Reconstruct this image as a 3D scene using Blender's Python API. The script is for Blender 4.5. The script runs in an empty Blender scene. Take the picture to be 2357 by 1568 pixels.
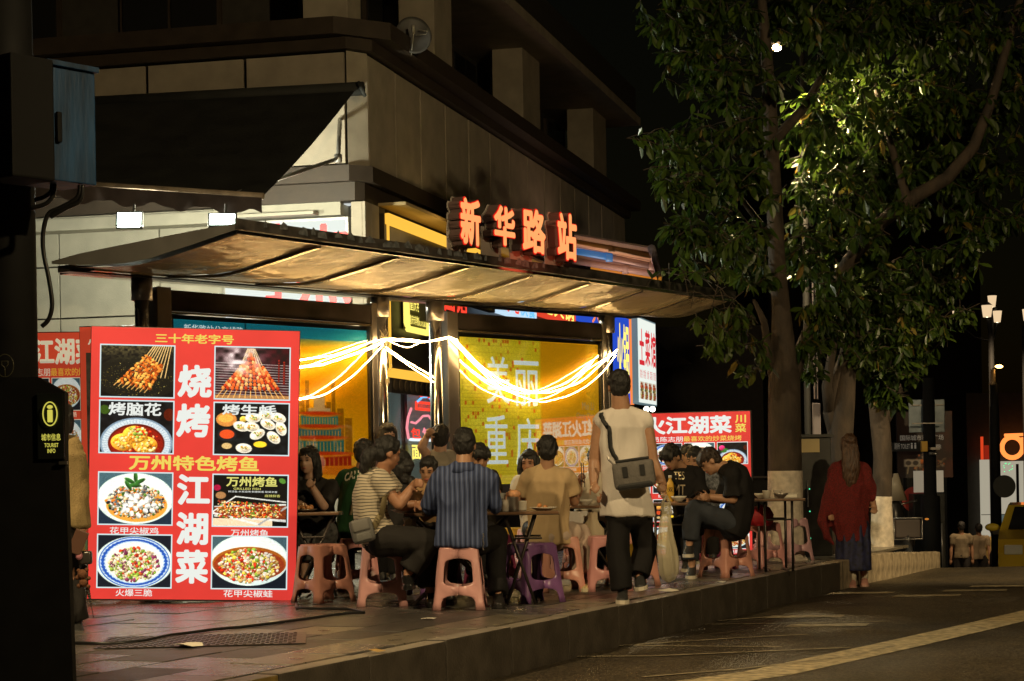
import bpy, bmesh, random, math
import numpy as np
from mathutils import Vector, Matrix, noise
from mathutils.bvhtree import BVHTree
from math import sin, cos, pi, radians, sqrt, atan2
random.seed(7)
S = bpy.context.scene
C = S.collection
# ------------------------------------------------------------ camera
FP, ROLL, CX, CY, EYE = 4583.0, 0.0175, 1178.5, 1086.0, 1.0
cd = bpy.data.cameras.new('camera')
cd.sensor_width = 36; cd.lens = FP/2357*36
cd.shift_y = (CY-784.0)/2357
cd.clip_end = 900; cd.clip_start = 0.1
cam = bpy.data.objects.new('camera', cd); C.objects.link(cam)
cam.location = (0, 0, EYE)
_r = Vector((cos(ROLL), 0, -sin(ROLL))); _u = Vector((sin(ROLL), 0, cos(ROLL))); _b = Vector((0, -1, 0))
cam.matrix_world = Matrix(((_r.x, _u.x, _b.x, 0), (_r.y, _u.y, _b.y, 0), (_r.z, _u.z, _b.z, EYE), (0, 0, 0, 1)))
S.camera = cam
# ------------------------------------------------------------ world, moonless city night
w = bpy.data.worlds.new('World'); S.world = w; w.use_nodes = True
nt = w.node_tree; bg = nt.nodes['Background']
sky = nt.nodes.new('ShaderNodeTexSky'); sky.sky_type = 'NISHITA'; sky.sun_disc = False
sky.sun_elevation = radians(3); sky.sun_rotation = radians(150)
mixw = nt.nodes.new('ShaderNodeMix'); mixw.data_type = 'RGBA'; mixw.blend_type = 'MULTIPLY'
mixw.inputs[0].default_value = 1.0; mixw.inputs[7].default_value = (1.0, 0.8, 0.5, 1)
nt.links.new(sky.outputs[0], mixw.inputs[6]); nt.links.new(mixw.outputs[2], bg.inputs[0])
bg.inputs[1].default_value = 0.0012
def lamp(kind, name, loc, energy, color, size=0.1, target=None, spot=None, blend=0.6):
    l = bpy.data.lights.new(name, kind); l.energy = energy; l.color = color
    if kind == 'AREA': l.size = size
    elif kind == 'SUN': l.angle = size
    else: l.shadow_soft_size = size
    if spot: l.spot_size = radians(spot); l.spot_blend = blend
    o = bpy.data.objects.new(name, l); C.objects.link(o); o.location = loc
    if target is not None:
        o.rotation_euler = (Vector(target)-Vector(loc)).to_track_quat('-Z', 'Y').to_euler()
    return o
SODIUM = (1.0, 0.74, 0.38)
lamp('SUN', 'moon', (0, 0, 30), 0.002, (1.0, 0.8, 0.6), 0.02, (4, 20, 0))
# street lamps of the road: one high in the nearer tree, two outside the frame
LAMPS = dict(tree=1000, right=5000, behind=2100, cross=6500)
S.view_settings.view_transform = 'Standard'; S.view_settings.look = 'None'
S.view_settings.exposure = 0; S.view_settings.gamma = 1
S.view_settings.use_curve_mapping = False
S.render.engine = 'CYCLES'
cy = S.cycles
cy.use_denoising = True; cy.max_bounces = 6; cy.diffuse_bounces = 3; cy.glossy_bounces = 3
cy.transparent_max_bounces = 12; cy.sample_clamp_indirect = 4; cy.caustics_reflective = False; cy.caustics_refractive = False
# ------------------------------------------------------------ pixel <-> place helpers
def D(u, v):
    xc = (u-CX)/FP; yc = (CY-v)/FP
    return xc*cos(ROLL)+yc*sin(ROLL), -xc*sin(ROLL)+yc*cos(ROLL)
def P(u, v, Y):
    a, b = D(u, v); return Vector((a*Y, Y, EYE+b*Y))
def G(u, v, h=0.0):
    a, b = D(u, v); Y = (h-EYE)/b; return Vector((a*Y, Y, h))
def onplane(u, v, pt, n):
    a, b = D(u, v); d = Vector((a, 1, b)); o = Vector((0, 0, EYE))
    t = (Vector(pt)-o).dot(n)/d.dot(n); return o+d*t
# ------------------------------------------------------------ materials
MATS = {}
def mat(name, col, rough=0.6, metal=0.0, var=0.0, vscale=8.0, bump=0.0, bscale=60.0, emis=None, estr=0.0, spec=0.5, coat=0.0, alpha=1.0, trans=0.0, sheen=0.0, stretch=(1, 1, 1)):
    if name in MATS: return MATS[name]
    m = bpy.data.materials.new(name); m.use_nodes = True; nt = m.node_tree; p = nt.nodes['Principled BSDF']
    p.inputs['Base Color'].default_value = (*col, 1); p.inputs['Roughness'].default_value = rough
    p.inputs['Metallic'].default_value = metal; p.inputs['Specular IOR Level'].default_value = spec
    p.inputs['Coat Weight'].default_value = coat; p.inputs['Alpha'].default_value = alpha
    p.inputs['Transmission Weight'].default_value = trans; p.inputs['Sheen Weight'].default_value = sheen
    if emis: p.inputs['Emission Color'].default_value = (*emis, 1); p.inputs['Emission Strength'].default_value = estr
    if var or bump:
        tc = nt.nodes.new('ShaderNodeTexCoord'); mp = nt.nodes.new('ShaderNodeMapping')
        mp.inputs['Scale'].default_value = stretch
        nt.links.new(tc.outputs['Object'], mp.inputs[0])
    if var:
        n = nt.nodes.new('ShaderNodeTexNoise'); n.inputs['Scale'].default_value = vscale; n.inputs['Detail'].default_value = 6
        nt.links.new(mp.outputs[0], n.inputs['Vector'])
        r = nt.nodes.new('ShaderNodeValToRGB'); r.color_ramp.elements[0].position = .3; r.color_ramp.elements[1].position = .7
        r.color_ramp.elements[0].color = (*[c*(1-var) for c in col], 1); r.color_ramp.elements[1].color = (*[min(1, c*(1+var)) for c in col], 1)
        nt.links.new(n.outputs[0], r.inputs[0]); nt.links.new(r.outputs[0], p.inputs['Base Color'])
        rr = nt.nodes.new('ShaderNodeMapRange'); rr.inputs[3].default_value = max(0, rough-.12); rr.inputs[4].default_value = min(1, rough+.12)
        nt.links.new(n.outputs[0], rr.inputs[0]); nt.links.new(rr.outputs[0], p.inputs['Roughness'])
    if bump:
        n2 = nt.nodes.new('ShaderNodeTexNoise'); n2.inputs['Scale'].default_value = bscale; n2.inputs['Detail'].default_value = 5
        nt.links.new(mp.outputs[0], n2.inputs['Vector'])
        b = nt.nodes.new('ShaderNodeBump'); b.inputs['Strength'].default_value = bump; b.inputs['Distance'].default_value = 0.01
        nt.links.new(n2.outputs[0], b.inputs['Height']); nt.links.new(b.outputs[0], p.inputs['Normal'])
    MATS[name] = m; return m
def glow(name, col, strength):
    if name in MATS: return MATS[name]
    m = bpy.data.materials.new(name); m.use_nodes = True; nt = m.node_tree; nt.nodes.clear()
    e = nt.nodes.new('ShaderNodeEmission'); o = nt.nodes.new('ShaderNodeOutputMaterial')
    e.inputs[0].default_value = (*col, 1); e.inputs[1].default_value = strength
    nt.links.new(e.outputs[0], o.inputs[0]); MATS[name] = m; return m
def printmat(name, estr, rough=0.35, coat=0.0):
    """flat print: colours from the mesh's own ink attribute, lit from behind when estr > 0"""
    if name in MATS: return MATS[name]
    m = bpy.data.materials.new(name); m.use_nodes = True; nt = m.node_tree; p = nt.nodes['Principled BSDF']
    a = nt.nodes.new('ShaderNodeAttribute'); a.attribute_name = 'ink'
    p.inputs['Roughness'].default_value = rough; p.inputs['Coat Weight'].default_value = coat
    nt.links.new(a.outputs['Color'], p.inputs['Base Color'])
    if estr: nt.links.new(a.outputs['Color'], p.inputs['Emission Color']); p.inputs['Emission Strength'].default_value = estr
    MATS[name] = m; return m
# ------------------------------------------------------------ objects
def tag(o, label=None, cat=None, group=None, kind=None):
    if label: o['label'] = label
    if cat: o['category'] = cat
    if group: o['group'] = group
    if kind: o['kind'] = kind
    return o
def empty(name, loc, label=None, cat=None, group=None, rz=0.0):
    o = bpy.data.objects.new(name, None); C.objects.link(o); o.location = loc; o.rotation_euler.z = rz
    o.empty_display_size = .1
    return tag(o, label, cat, group)
def link(name, me, m=None, parent=None, loc=None, rot=None):
    o = bpy.data.objects.new(name, me); C.objects.link(o)
    if m is not None:
        for x in (m if isinstance(m, (list, tuple)) else [m]): me.materials.append(x)
    if parent: o.parent = parent
    if loc is not None: o.location = loc
    if rot is not None: o.rotation_euler = rot
    return o
class MB:
    """collects shapes in one mesh"""
    def __init__(s): s.v = []; s.f = []; s.mi = []; s.cur = 0
    def add(s, vs, fs):
        k = len(s.v); s.v += [tuple(x) for x in vs]; s.f += [tuple(i+k for i in f) for f in fs]; s.mi += [s.cur]*len(fs); return s
    def box(s, a, b, M=None, bev=0.0):
        x0, y0, z0 = a; x1, y1, z1 = b
        if bev <= 0:
            vs = [Vector(p) for p in ((x0,y0,z0),(x1,y0,z0),(x1,y1,z0),(x0,y1,z0),(x0,y0,z1),(x1,y0,z1),(x1,y1,z1),(x0,y1,z1))]
            fs = [(0,3,2,1),(4,5,6,7),(0,1,5,4),(1,2,6,5),(2,3,7,6),(3,0,4,7)]
        else:
            bm = bmesh.new(); bmesh.ops.create_cube(bm, size=1)
            for v in bm.verts: v.co = Vector(((x0+x1)/2+v.co.x*(x1-x0), (y0+y1)/2+v.co.y*(y1-y0), (z0+z1)/2+v.co.z*(z1-z0)))
            bmesh.ops.bevel(bm, geom=bm.edges[:], offset=bev, segments=2, affect='EDGES', profile=.6)
            bm.verts.index_update(); vs = [v.co.copy() for v in bm.verts]; fs = [tuple(v.index for v in f.verts) for f in bm.faces]; bm.free()
        if M is not None: vs = [M @ v for v in vs]
        return s.add(vs, fs)
    def quad(s, *p): return s.add(p, [tuple(range(len(p)))])
    def loft(s, rings, seg=12, caps=True, start=0.0):
        """rings: (centre, axis1*r1, axis2*r2)"""
        vs = []; fs = []
        for c, a, b in rings:
            for i in range(seg):
                t = start+2*pi*i/seg; vs.append(c+a*cos(t)+b*sin(t))
        n = len(rings)
        for j in range(n-1):
            for i in range(seg):
                i2 = (i+1) % seg; fs.append((j*seg+i, j*seg+i2, (j+1)*seg+i2, (j+1)*seg+i))
        if caps:
            k = len(vs); vs += [rings[0][0], rings[-1][0]]
            for i in range(seg):
                i2 = (i+1) % seg; fs.append((k, i2, i)); fs.append((k+1, (n-1)*seg+i, (n-1)*seg+i2))
        return s.add(vs, fs)
    def tube(s, pts, r, seg=8, caps=True, flat=1.0, up=Vector((0, 0, 1)), round_=False):
        pts = [Vector(p) for p in pts]
        n = len(pts); rr = r if isinstance(r, (list, tuple)) else [r]*n
        T = [(pts[min(i+1, n-1)]-pts[max(i-1, 0)]).normalized() for i in range(n)]
        a = T[0].cross(up)
        if a.length < .05: a = T[0].cross(Vector((1, 0, 0)))
        a.normalize(); rings = []
        for i in range(n):
            a = (a-T[i]*a.dot(T[i])).normalized(); b = T[i].cross(a)
            if round_ and i == 0:
                for k in (.15, .6): rings.append((pts[i]-T[i]*rr[i]*(1-k)*.9, a*rr[i]*sqrt(1-(1-k)**2), b*rr[i]*flat*sqrt(1-(1-k)**2)))
            rings.append((pts[i], a*rr[i], b*rr[i]*flat))
            if round_ and i == n-1:
                for k in (.6, .15): rings.append((pts[i]+T[i]*rr[i]*(1-k)*.9, a*rr[i]*sqrt(1-(1-k)**2), b*rr[i]*flat*sqrt(1-(1-k)**2)))
        return s.loft(rings, seg, caps)
    def ball(s, c, r, A=None, seg=12, rg=8):
        c = Vector(c); rx, ry, rz = r if isinstance(r, (list, tuple)) else (r, r, r)
        A = A or Matrix.Identity(3); X, Y, Z = A.col[0], A.col[1], A.col[2]
        rings = []
        for j in range(1, rg):
            t = pi*j/rg; rings.append((c-Z*cos(t)*rz, X*rx*sin(t), Y*ry*sin(t)))
        rings = [(c-Z*rz*.995, X*rx*.02, Y*ry*.02)]+rings+[(c+Z*rz*.995, X*rx*.02, Y*ry*.02)]
        return s.loft(rings, seg)
    def mesh(s, name, smooth=False):
        me = bpy.data.meshes.new(name); me.from_pydata(s.v, [], s.f); me.update()
        if any(s.mi): me.polygons.foreach_set('material_index', s.mi)
        if smooth: me.polygons.foreach_set('use_smooth', [True]*len(me.polygons))
        return me
    def build(s, name, m=None, parent=None, smooth=False, loc=None, rot=None, kind=None):
        o = link(name, s.mesh(name, smooth), m, parent, loc, rot)
        if kind: o['kind'] = kind
        return o
def vadd(me, P_): 
    return me
_txt = {}
def textmesh(body, bold=0.012, extrude=0.0, bevel=0.0):
    key = (body, bold, extrude, bevel)
    if key in _txt: return _txt[key]
    c = bpy.data.curves.new('lettering', 'FONT'); c.body = body; c.size = 1; c.extrude = extrude; c.bevel_depth = bevel; c.resolution_u = 3
    o = bpy.data.objects.new('lettering', c); C.objects.link(o)
    me = bpy.data.meshes.new_from_object(o.evaluated_get(bpy.context.evaluated_depsgraph_get()))
    bpy.data.objects.remove(o); bpy.data.curves.remove(c)
    v = np.empty(len(me.vertices)*3); me.vertices.foreach_get('co', v); v = v.reshape(-1, 3)
    f = [tuple(p.vertices) for p in me.polygons]; n = 1 if bold < .004 else (4 if bold < .02 else 8)
    if n > 1:
        v = np.concatenate([v+np.array((bold*cos(2*pi*(k+.5)/n)*.9, bold*sin(2*pi*(k+.5)/n)*.9, k*.0002)) for k in range(n)]); m0 = len(v)//n; f = [tuple(i+k*m0 for i in q) for k in range(n) for q in f]
    _txt[key] = (v, f); return _txt[key]
def text(body, x, z, w_, h_, m, parent, y=0.0, bold=0.012, depth=0.0, name='lettering', slant=0.0, mirror=False):
    """lettering standing in the local xz plane facing -y, fitted to the box x..x+w, z..z+h"""
    v, f = textmesh(body, bold, 0.05 if depth else 0.0)
    lo = v.min(0); hi = v.max(0); q = np.zeros_like(v)
    fx = (v[:, 0]-lo[0])/(hi[0]-lo[0]); fz = (v[:, 1]-lo[1])/(hi[1]-lo[1])
    if mirror: fx = 1-fx
    q[:, 0] = x+fx*w_+slant*fz*h_; q[:, 2] = z+fz*h_
    q[:, 1] = y-(v[:, 2]*depth/0.1 if depth else v[:, 2])
    me = bpy.data.meshes.new(name); me.from_pydata(q.tolist(), [], f); me.update()
    return link(name, me, m, parent)
# ------------------------------------------------------------ painted prints
class Ink:
    """a small canvas painted in code; becomes a print of coloured cells"""
    def __init__(s, w_, h_, col):
        s.w = w_; s.h = h_; s.a = np.empty((h_, w_, 3)); s.a[:] = col
        s.yy, s.xx = np.mgrid[0:h_, 0:w_]; s.xx = (s.xx+.5)/w_; s.yy = (s.yy+.5)/h_; s.r = np.random.RandomState(w_*7+h_)
    def nz(s, sc, seed=0):
        r = np.random.RandomState(seed+11); n = max(2, int(sc)); g = r.rand(n+2, n+2)
        x = s.xx*n; y = s.yy*n; xi = x.astype(int); yi = y.astype(int); fx = x-xi; fy = y-yi; fx = fx*fx*(3-2*fx); fy = fy*fy*(3-2*fy)
        return (g[yi, xi]*(1-fx)+g[yi, xi+1]*fx)*(1-fy)+(g[yi+1, xi]*(1-fx)+g[yi+1, xi+1]*fx)*fy
    def put(s, mask, col):
        mask = np.clip(mask, 0, 1)[..., None]; s.a = s.a*(1-mask)+np.array(col)*mask
    def ell(s, cx_, cy_, rx, ry, col, ang=0.0, soft=None, shade=0.0):
        asp = s.w/s.h
        dx = (s.xx-cx_)*asp; dy = s.yy-cy_; c, sn = cos(ang), sin(ang)
        u = (dx*c+dy*sn)/(rx*asp); v = (-dx*sn+dy*c)/ry
        d = np.sqrt(u*u+v*v); e = soft or 1.2/(min(rx*s.w, ry*s.h)+.01)
        m = np.clip((1-d)/e+.5, 0, 1)
        col = np.array(col)
        if shade: s.put2(m, col*(1+shade*(-u*.5-v*.8))[..., None])
        else: s.put(m, col)
    def put2(s, m, cols): m = m[..., None]; s.a = s.a*(1-m)+np.clip(cols, 0, 1)*m
    def rect(s, x0, y0, x1, y1, col):
        e = 1.0
        m = np.clip((s.xx-x0)*s.w/e+.5, 0, 1)*np.clip((x1-s.xx)*s.w/e+.5, 0, 1)*np.clip((s.yy-y0)*s.h/e+.5, 0, 1)*np.clip((y1-s.yy)*s.h/e+.5, 0, 1); s.put(m, col)
    def line(s, x0, y0, x1, y1, wd, col):
        asp = s.w/s.h; ax, ay, bx, by = x0*asp, y0, x1*asp, y1; dx, dy = bx-ax, by-ay; L = dx*dx+dy*dy+1e-9
        t = np.clip(((s.xx*asp-ax)*dx+(s.yy-ay)*dy)/L, 0, 1); d = np.hypot(s.xx*asp-ax-t*dx, s.yy-ay-t*dy)
        s.put(np.clip((wd-d)*s.h+.5, 0, 1), col)
    def bits(s, cx_, cy_, rx, ry, pal, n, r0, r1, shade=.55):
        for i in range(n):
            t = s.r.rand()*2*pi; q = sqrt(s.r.rand()); x = cx_+rx*q*cos(t); y = cy_+ry*q*sin(t)
            c = np.array(pal[s.r.randint(len(pal))])*(.75+.5*s.r.rand()); r = r0+(r1-r0)*s.r.rand()
            s.small(x, y, r, r*(.4+.5*s.r.rand()), c, s.r.rand()*3.1, shade)
    def small(s, x, y, r, r2, c, ang, shade=.5):
        W = int(r*s.h)+3; px = int(x*s.w); py = int(y*s.h)
        x0, x1, y0, y1 = max(0, px-W), min(s.w, px+W), max(0, py-W), min(s.h, py+W)
        if x1 <= x0 or y1 <= y0: return
        xx = (s.xx[y0:y1, x0:x1]-x)*s.w/s.h; yy = s.yy[y0:y1, x0:x1]-y; cc, sn = cos(ang), sin(ang)
        u = (xx*cc+yy*sn)/r; v = (-xx*sn+yy*cc)/r2; d = np.sqrt(u*u+v*v); m = np.clip((1.05-d)*r*s.h*.8, 0, 1)[..., None]
        col = np.clip(c*(1+shade*(-.5*xx/r-.8*yy/r))[..., None], 0, 1)*(1-.35*np.clip(d, 0, 1)**3)[..., None]
        s.a[y0:y1, x0:x1] = s.a[y0:y1, x0:x1]*(1-m)+col*m
    def build(s, name, w_, h_, m, parent, x, z, y=0.0, n=0.06):
        """w_,h_ metres; lower left corner x,z in the local xz plane facing -y"""
        a = np.clip(s.a*(1+n*(s.r.rand(s.h, s.w, 1)-.5)*2), 0, 1)**2.2   # painted in display values
        W, H = s.w, s.h
        gx = np.linspace(0, w_, W+1)+x; gz = np.linspace(h_, 0, H+1)+z
        X, Z = np.meshgrid(gx, gz); vs = np.stack([X.ravel(), np.full(X.size, y), Z.ravel()], 1)
        i = np.arange(H)[:, None]*(W+1)+np.arange(W)[None]; i = i.ravel()
        f = np.stack([i+W+1, i+W+2, i+1, i], 1)
        me = bpy.data.meshes.new(name); me.vertices.add(len(vs)); me.vertices.foreach_set('co', vs.ravel().astype(np.float32))
        me.loops.add(f.size); me.loops.foreach_set('vertex_index', f.ravel().astype(np.int32))
        me.polygons.add(len(f)); me.polygons.foreach_set('loop_start', np.arange(0, f.size, 4, dtype=np.int32)); me.polygons.foreach_set('loop_total', np.full(len(f), 4, dtype=np.int32))
        me.update(calc_edges=True)
        at = me.attributes.new('ink', 'FLOAT_COLOR', 'FACE'); col = np.ones((len(f), 4), np.float32); col[:, :3] = a.reshape(-1, 3)
        at.data.foreach_set('color', col.ravel())
        return link(name, me, m, parent)
# ============================================================ THE SETTING
class Frame:
    def __init__(s, o, deg, k=1.0):
        s.k = k; s.o = Vector(o); s.rz = radians(deg); s.ex = Vector((cos(s.rz), sin(s.rz), 0)); s.ey = Vector((-sin(s.rz), cos(s.rz), 0))
    def w(s, x, y, z): return s.o+(s.ex*x+s.ey*y+Vector((0, 0, z)))*s.k
    def hit(s, u, v, y=0.0):
        p = onplane(u, v, s.o+s.ey*y*s.k, s.ey)-s.o; return p.dot(s.ex)/s.k, p.z/s.k
    def loc(s, p):
        q = (Vector(p)-s.o)/s.k; return Vector((q.dot(s.ex), q.dot(s.ey), q.z))
def noise_edit(m, fn): fn(m.node_tree); return m
# --- road surface: runs level, crests about 25 m away and falls towards the crossing
asph = mat('asphalt', (0.06, 0.052, 0.043), .5, var=.65, vscale=26, bump=1.0, bscale=48, spec=.6)
def asphalt_grain(m):
    t = m.node_tree; p = t.nodes['Principled BSDF']; tc = t.nodes.new('ShaderNodeTexCoord'); n = t.nodes.new('ShaderNodeTexNoise'); n.inputs['Scale'].default_value = 62; n.inputs['Detail'].default_value = 3
    n2 = t.nodes.new('ShaderNodeTexNoise'); n2.inputs['Scale'].default_value = .9; n2.inputs['Detail'].default_value = 6
    r = t.nodes.new('ShaderNodeValToRGB'); e = r.color_ramp.elements; e[0].position = .42; e[0].color = (.026, .021, .014, 1); e[1].position = .66; e[1].color = (.16, .13, .085, 1)
    r2 = t.nodes.new('ShaderNodeValToRGB'); r2.color_ramp.elements[0].position = .35; r2.color_ramp.elements[0].color = (.55, .52, .48, 1); r2.color_ramp.elements[1].position = .65; r2.color_ramp.elements[1].color = (1.15, 1.1, 1, 1)
    mx = t.nodes.new('ShaderNodeMix'); mx.data_type = 'RGBA'; mx.blend_type = 'MULTIPLY'; mx.inputs[0].default_value = 1
    for q in (n, n2): t.links.new(tc.outputs['Object'], q.inputs['Vector'])
    t.links.new(n.outputs[0], r.inputs[0]); t.links.new(n2.outputs[0], r2.inputs[0]); t.links.new(r.outputs[0], mx.inputs[6]); t.links.new(r2.outputs[0], mx.inputs[7]); t.links.new(mx.outputs[2], p.inputs['Base Color'])
asphalt_grain(asph)
def road_z(y): return -.3 if y < 25 else (-.3-.083*(y-25)*min(1, (y-25)/3+.3) if y < 60 else -3.2)
ys = [-8, 0, 6, 10, 14, 18, 22, 24, 25, 26, 27, 28, 30, 34, 40, 48, 60, 90, 400]; xs = [-200, -14, -4, -1, 2, 5, 8, 14, 30, 200]
m_ = MB(); m_.add([(x, y, road_z(y)) for y in ys for x in xs], [(j*len(xs)+i, j*len(xs)+i+1, (j+1)*len(xs)+i+1, (j+1)*len(xs)+i) for j in range(len(ys)-1) for i in range(len(xs)-1)])
tag(m_.build('road', asph), kind='structure')
# road markings, worn thermoplastic sheets 4 mm above the asphalt
worn = mat('worn_marking', (0.42, 0.34, 0.2), .55, var=.55, vscale=14, bump=.4, bscale=120)
faint = mat('faint_marking', (0.3, 0.25, 0.16), .6, var=.5, vscale=10, bump=.4, bscale=120)
def stripe(name, pts, wd, m, z=-.296):
    b = MB(); P2 = [G(u, v, -.3) for u, v in pts]
    for i in range(len(P2)-1):
        d = (P2[i+1]-P2[i]).normalized(); n = Vector((-d.y, d.x, 0))*wd/2
        n0 = n; b.quad(*[Vector((q.x, q.y, z)) for q in (P2[i]-n0, P2[i+1]-n0, P2[i+1]+n0, P2[i]+n0)])
    return tag(b.build(name, m), kind='structure')
stripe('lane_line', [(1560, 1580), (1760, 1552), (2060, 1487), (2230, 1448), (2420, 1403)], .36, worn)
for k, (pts, wd) in enumerate([([(1130, 1470), (1440, 1487), (1800, 1490)], .05), ([(1480, 1440), (1800, 1436), (2050, 1431)], .05), ([(1330, 1452), (1560, 1437), (1800, 1419)], .05),
                               ([(1480, 1560), (1700, 1542), (1960, 1512), (2060, 1487)], .05), ([(1150, 1514), (1500, 1512), (1960, 1492)], .05), ([(1400, 1490), (1700, 1470), (1860, 1462)], .04)]):
    stripe('hatch_line', pts, wd, faint, -.2955+k*.0006)
for k, (u, v) in enumerate([(1850, 1420), (1980, 1366), (2130, 1372), (2240, 1360), (1900, 1440), (2300, 1350)]):
    q = G(u, v, -.3); b = MB(); b.quad(*[q+Vector((a, c, .0052)) for a, c in ((-.35, -.12), (.3, -.16), (.38, .1), (-.25, .16))]); tag(b.build('worn_patch', faint), kind='structure')
# --- pavement
kd = Vector((4.65, 10.92, 0)).normalized(); kn = Vector((kd.y, -kd.x, 0))      # along / towards the road
K0 = Vector((-1.33, 9.73, 0))
pave_base = mat('pavement_bed', (0.05, 0.045, 0.04), .9)
line = [K0+kd*t for t in (-14, 11.8)]; curve = [G(1985, 1282), G(2060, 1279)+Vector((0, .6, 0)), Vector((5.4, 25.2, -.12)), Vector((5.6, 27.5, -.3)), Vector((4.6, 40, -1.3))]
edge = line+curve
b = MB(); n = len(edge)
for i in range(n-1):
    a, c = edge[i]-kn*.06, edge[i+1]-kn*.06
    b.quad((a.x, a.y, a.z-.03), (c.x, c.y, c.z-.03), (c.x-70, c.y+18, c.z-.03), (a.x-70, a.y+18, a.z-.03))
tag(b.build('pavement', pave_base), kind='structure')
slab_m = [mat('paving_'+k, c, r, var=.35, vscale=5, bump=.5, bscale=55, spec=.6) for k, c, r in (('slate', (.085, .078, .072), .26), ('worn', (.11, .1, .09), .22), ('dark', (.05, .045, .04), .42), ('tan', (.14, .12, .09), .3))]
pv = bpy.data.objects.new('paving', None); C.objects.link(pv); pv['kind'] = 'structure'; pv.name = 'paving_course'
def slab_mesh(w_, l_, k):
    b = MB(); c = .004
    b.add([(0, 0, -.03), (w_, 0, -.03), (w_, l_, -.03), (0, l_, -.03), (0, 0, -c), (w_, 0, -c), (w_, l_, -c), (0, l_, -c), (c, c, 0), (w_-c, c, 0), (w_-c, l_-c, 0), (c, l_-c, 0)],
          [(0, 1, 5, 4), (1, 2, 6, 5), (2, 3, 7, 6), (3, 0, 4, 7), (4, 5, 9, 8), (5, 6, 10, 9), (6, 7, 11, 10), (7, 4, 8, 11), (8, 9, 10, 11)])
    me = b.mesh('paver'); me.materials.append(slab_m[k]); return me
SL = [slab_mesh(.392, .592, k) for k in range(4)]
rz = atan2(kd.y, kd.x)-pi/2; R = Matrix.Rotation(rz, 3, 'Z'); cells = []
for i in range(26):
    for j in range(-3, 34):
        x = -.16-.4*(i+1); y = -4+.6*j+(.3 if i % 2 else 0); p = K0+R @ Vector((x, y, 0)); c_ = K0+R @ Vector((x+.2, y+.3, 0))
        if c_.y < 8.5 or c_.y > 25 or c_.x < -c_.y*.28 or c_.x > c_.y*.27: continue
        k = 2 if i in (1, 2, 3) and j % 7 else (3 if i == 0 else (1 if c_.y < 15 and i > 3 else 0))
        if random.random() < .14: k = random.randrange(4)
        cells.append((c_.y, p, k))
cells.sort(key=lambda t: t[0]); rest = MB()
for n, (yy, p, k) in enumerate(cells):
    dz = random.uniform(-.003, .002)
    if n < 290:
        o = bpy.data.objects.new('paver', SL[k]); C.objects.link(o); o.parent = pv; o.location = p+Vector((0, 0, dz)); o.rotation_euler = (random.uniform(-.004, .004), random.uniform(-.004, .004), rz)
    else:
        rest.cur = k; me = SL[k]; rest.add([R @ v.co+p+Vector((0, 0, dz)) for v in me.vertices], [tuple(f.vertices) for f in me.polygons])
rest.build('distant_paver', slab_m, pv, kind='stuff')
# tactile cover plate with studs and a drain frame beside it
steel_d = mat('worn_iron', (.12, .11, .1), .35, .8, var=.3, vscale=12, bump=.3)
q0 = G(470, 1475); r_ = MB(); r_.box((-.62, -.42, .0), (.62, .42, .006), bev=.002)
for i in range(22):
    for j in range(14): r_.box((-.6+i*.053+(j % 2)*.026, -.39+j*.057, .006), (-.6+i*.053+(j % 2)*.026+.022, -.39+j*.057+.026, .010))
o = r_.build('access_cover', steel_d, None, loc=(q0.x, q0.y, 0), rot=(0, 0, rz+.5)); tag(o, 'studded iron access cover set in the pavement near the kerb', 'manhole cover')
# --- kerb stones
kerb = bpy.data.objects.new('kerb', None); C.objects.link(kerb); kerb['kind'] = 'structure'
gran = mat('kerb_granite', (.055, .046, .035), .55, var=.4, vscale=3.5, bump=.6, bscale=45)
gran_y = mat('kerb_granite_paint', (.13, .085, .02), .55, var=.6, vscale=6, bump=.6, bscale=45)
def kerbstone(L, h): 
    b = MB(); b.box((.003, 0, -h-.06), (L-.006, .14, .0), bev=.012); return b.mesh('kerbstone', False)
gtop = mat('kerb_top_painted_light', (.24, .21, .17), .4, var=.3, vscale=9, bump=.4, bscale=60)  # paler colour on the top faces stands in for lamplight along the kerb
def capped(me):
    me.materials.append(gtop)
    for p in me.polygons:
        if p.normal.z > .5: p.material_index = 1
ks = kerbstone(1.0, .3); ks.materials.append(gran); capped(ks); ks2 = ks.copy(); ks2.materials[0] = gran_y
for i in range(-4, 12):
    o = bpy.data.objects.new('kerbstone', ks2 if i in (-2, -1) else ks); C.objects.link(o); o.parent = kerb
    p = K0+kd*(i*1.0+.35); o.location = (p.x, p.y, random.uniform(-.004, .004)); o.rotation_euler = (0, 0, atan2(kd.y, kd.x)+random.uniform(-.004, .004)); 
pts = [line[1]]+curve[:4]; seg_ = []
for a, c in zip(pts[:-1], pts[1:]):
    m = max(1, round((c-a).length/.42)); seg_ += [(a+(c-a)*i/m, a+(c-a)*(i+1)/m) for i in range(m)]
for a, c in seg_:
    L = (c-a).length; b = MB(); b.box((.004, 0, -.36), (L-.004, .14, 0), bev=.012)
    o = b.build('kerbstone', mat('kerb_pale', (.3, .24, .16), .6, var=.5, vscale=7, bump=.5, bscale=30), kerb, loc=a+Vector((0, 0, random.uniform(-.006, .004))), rot=(0, 0, atan2(c.y-a.y, c.x-a.x)))
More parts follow.
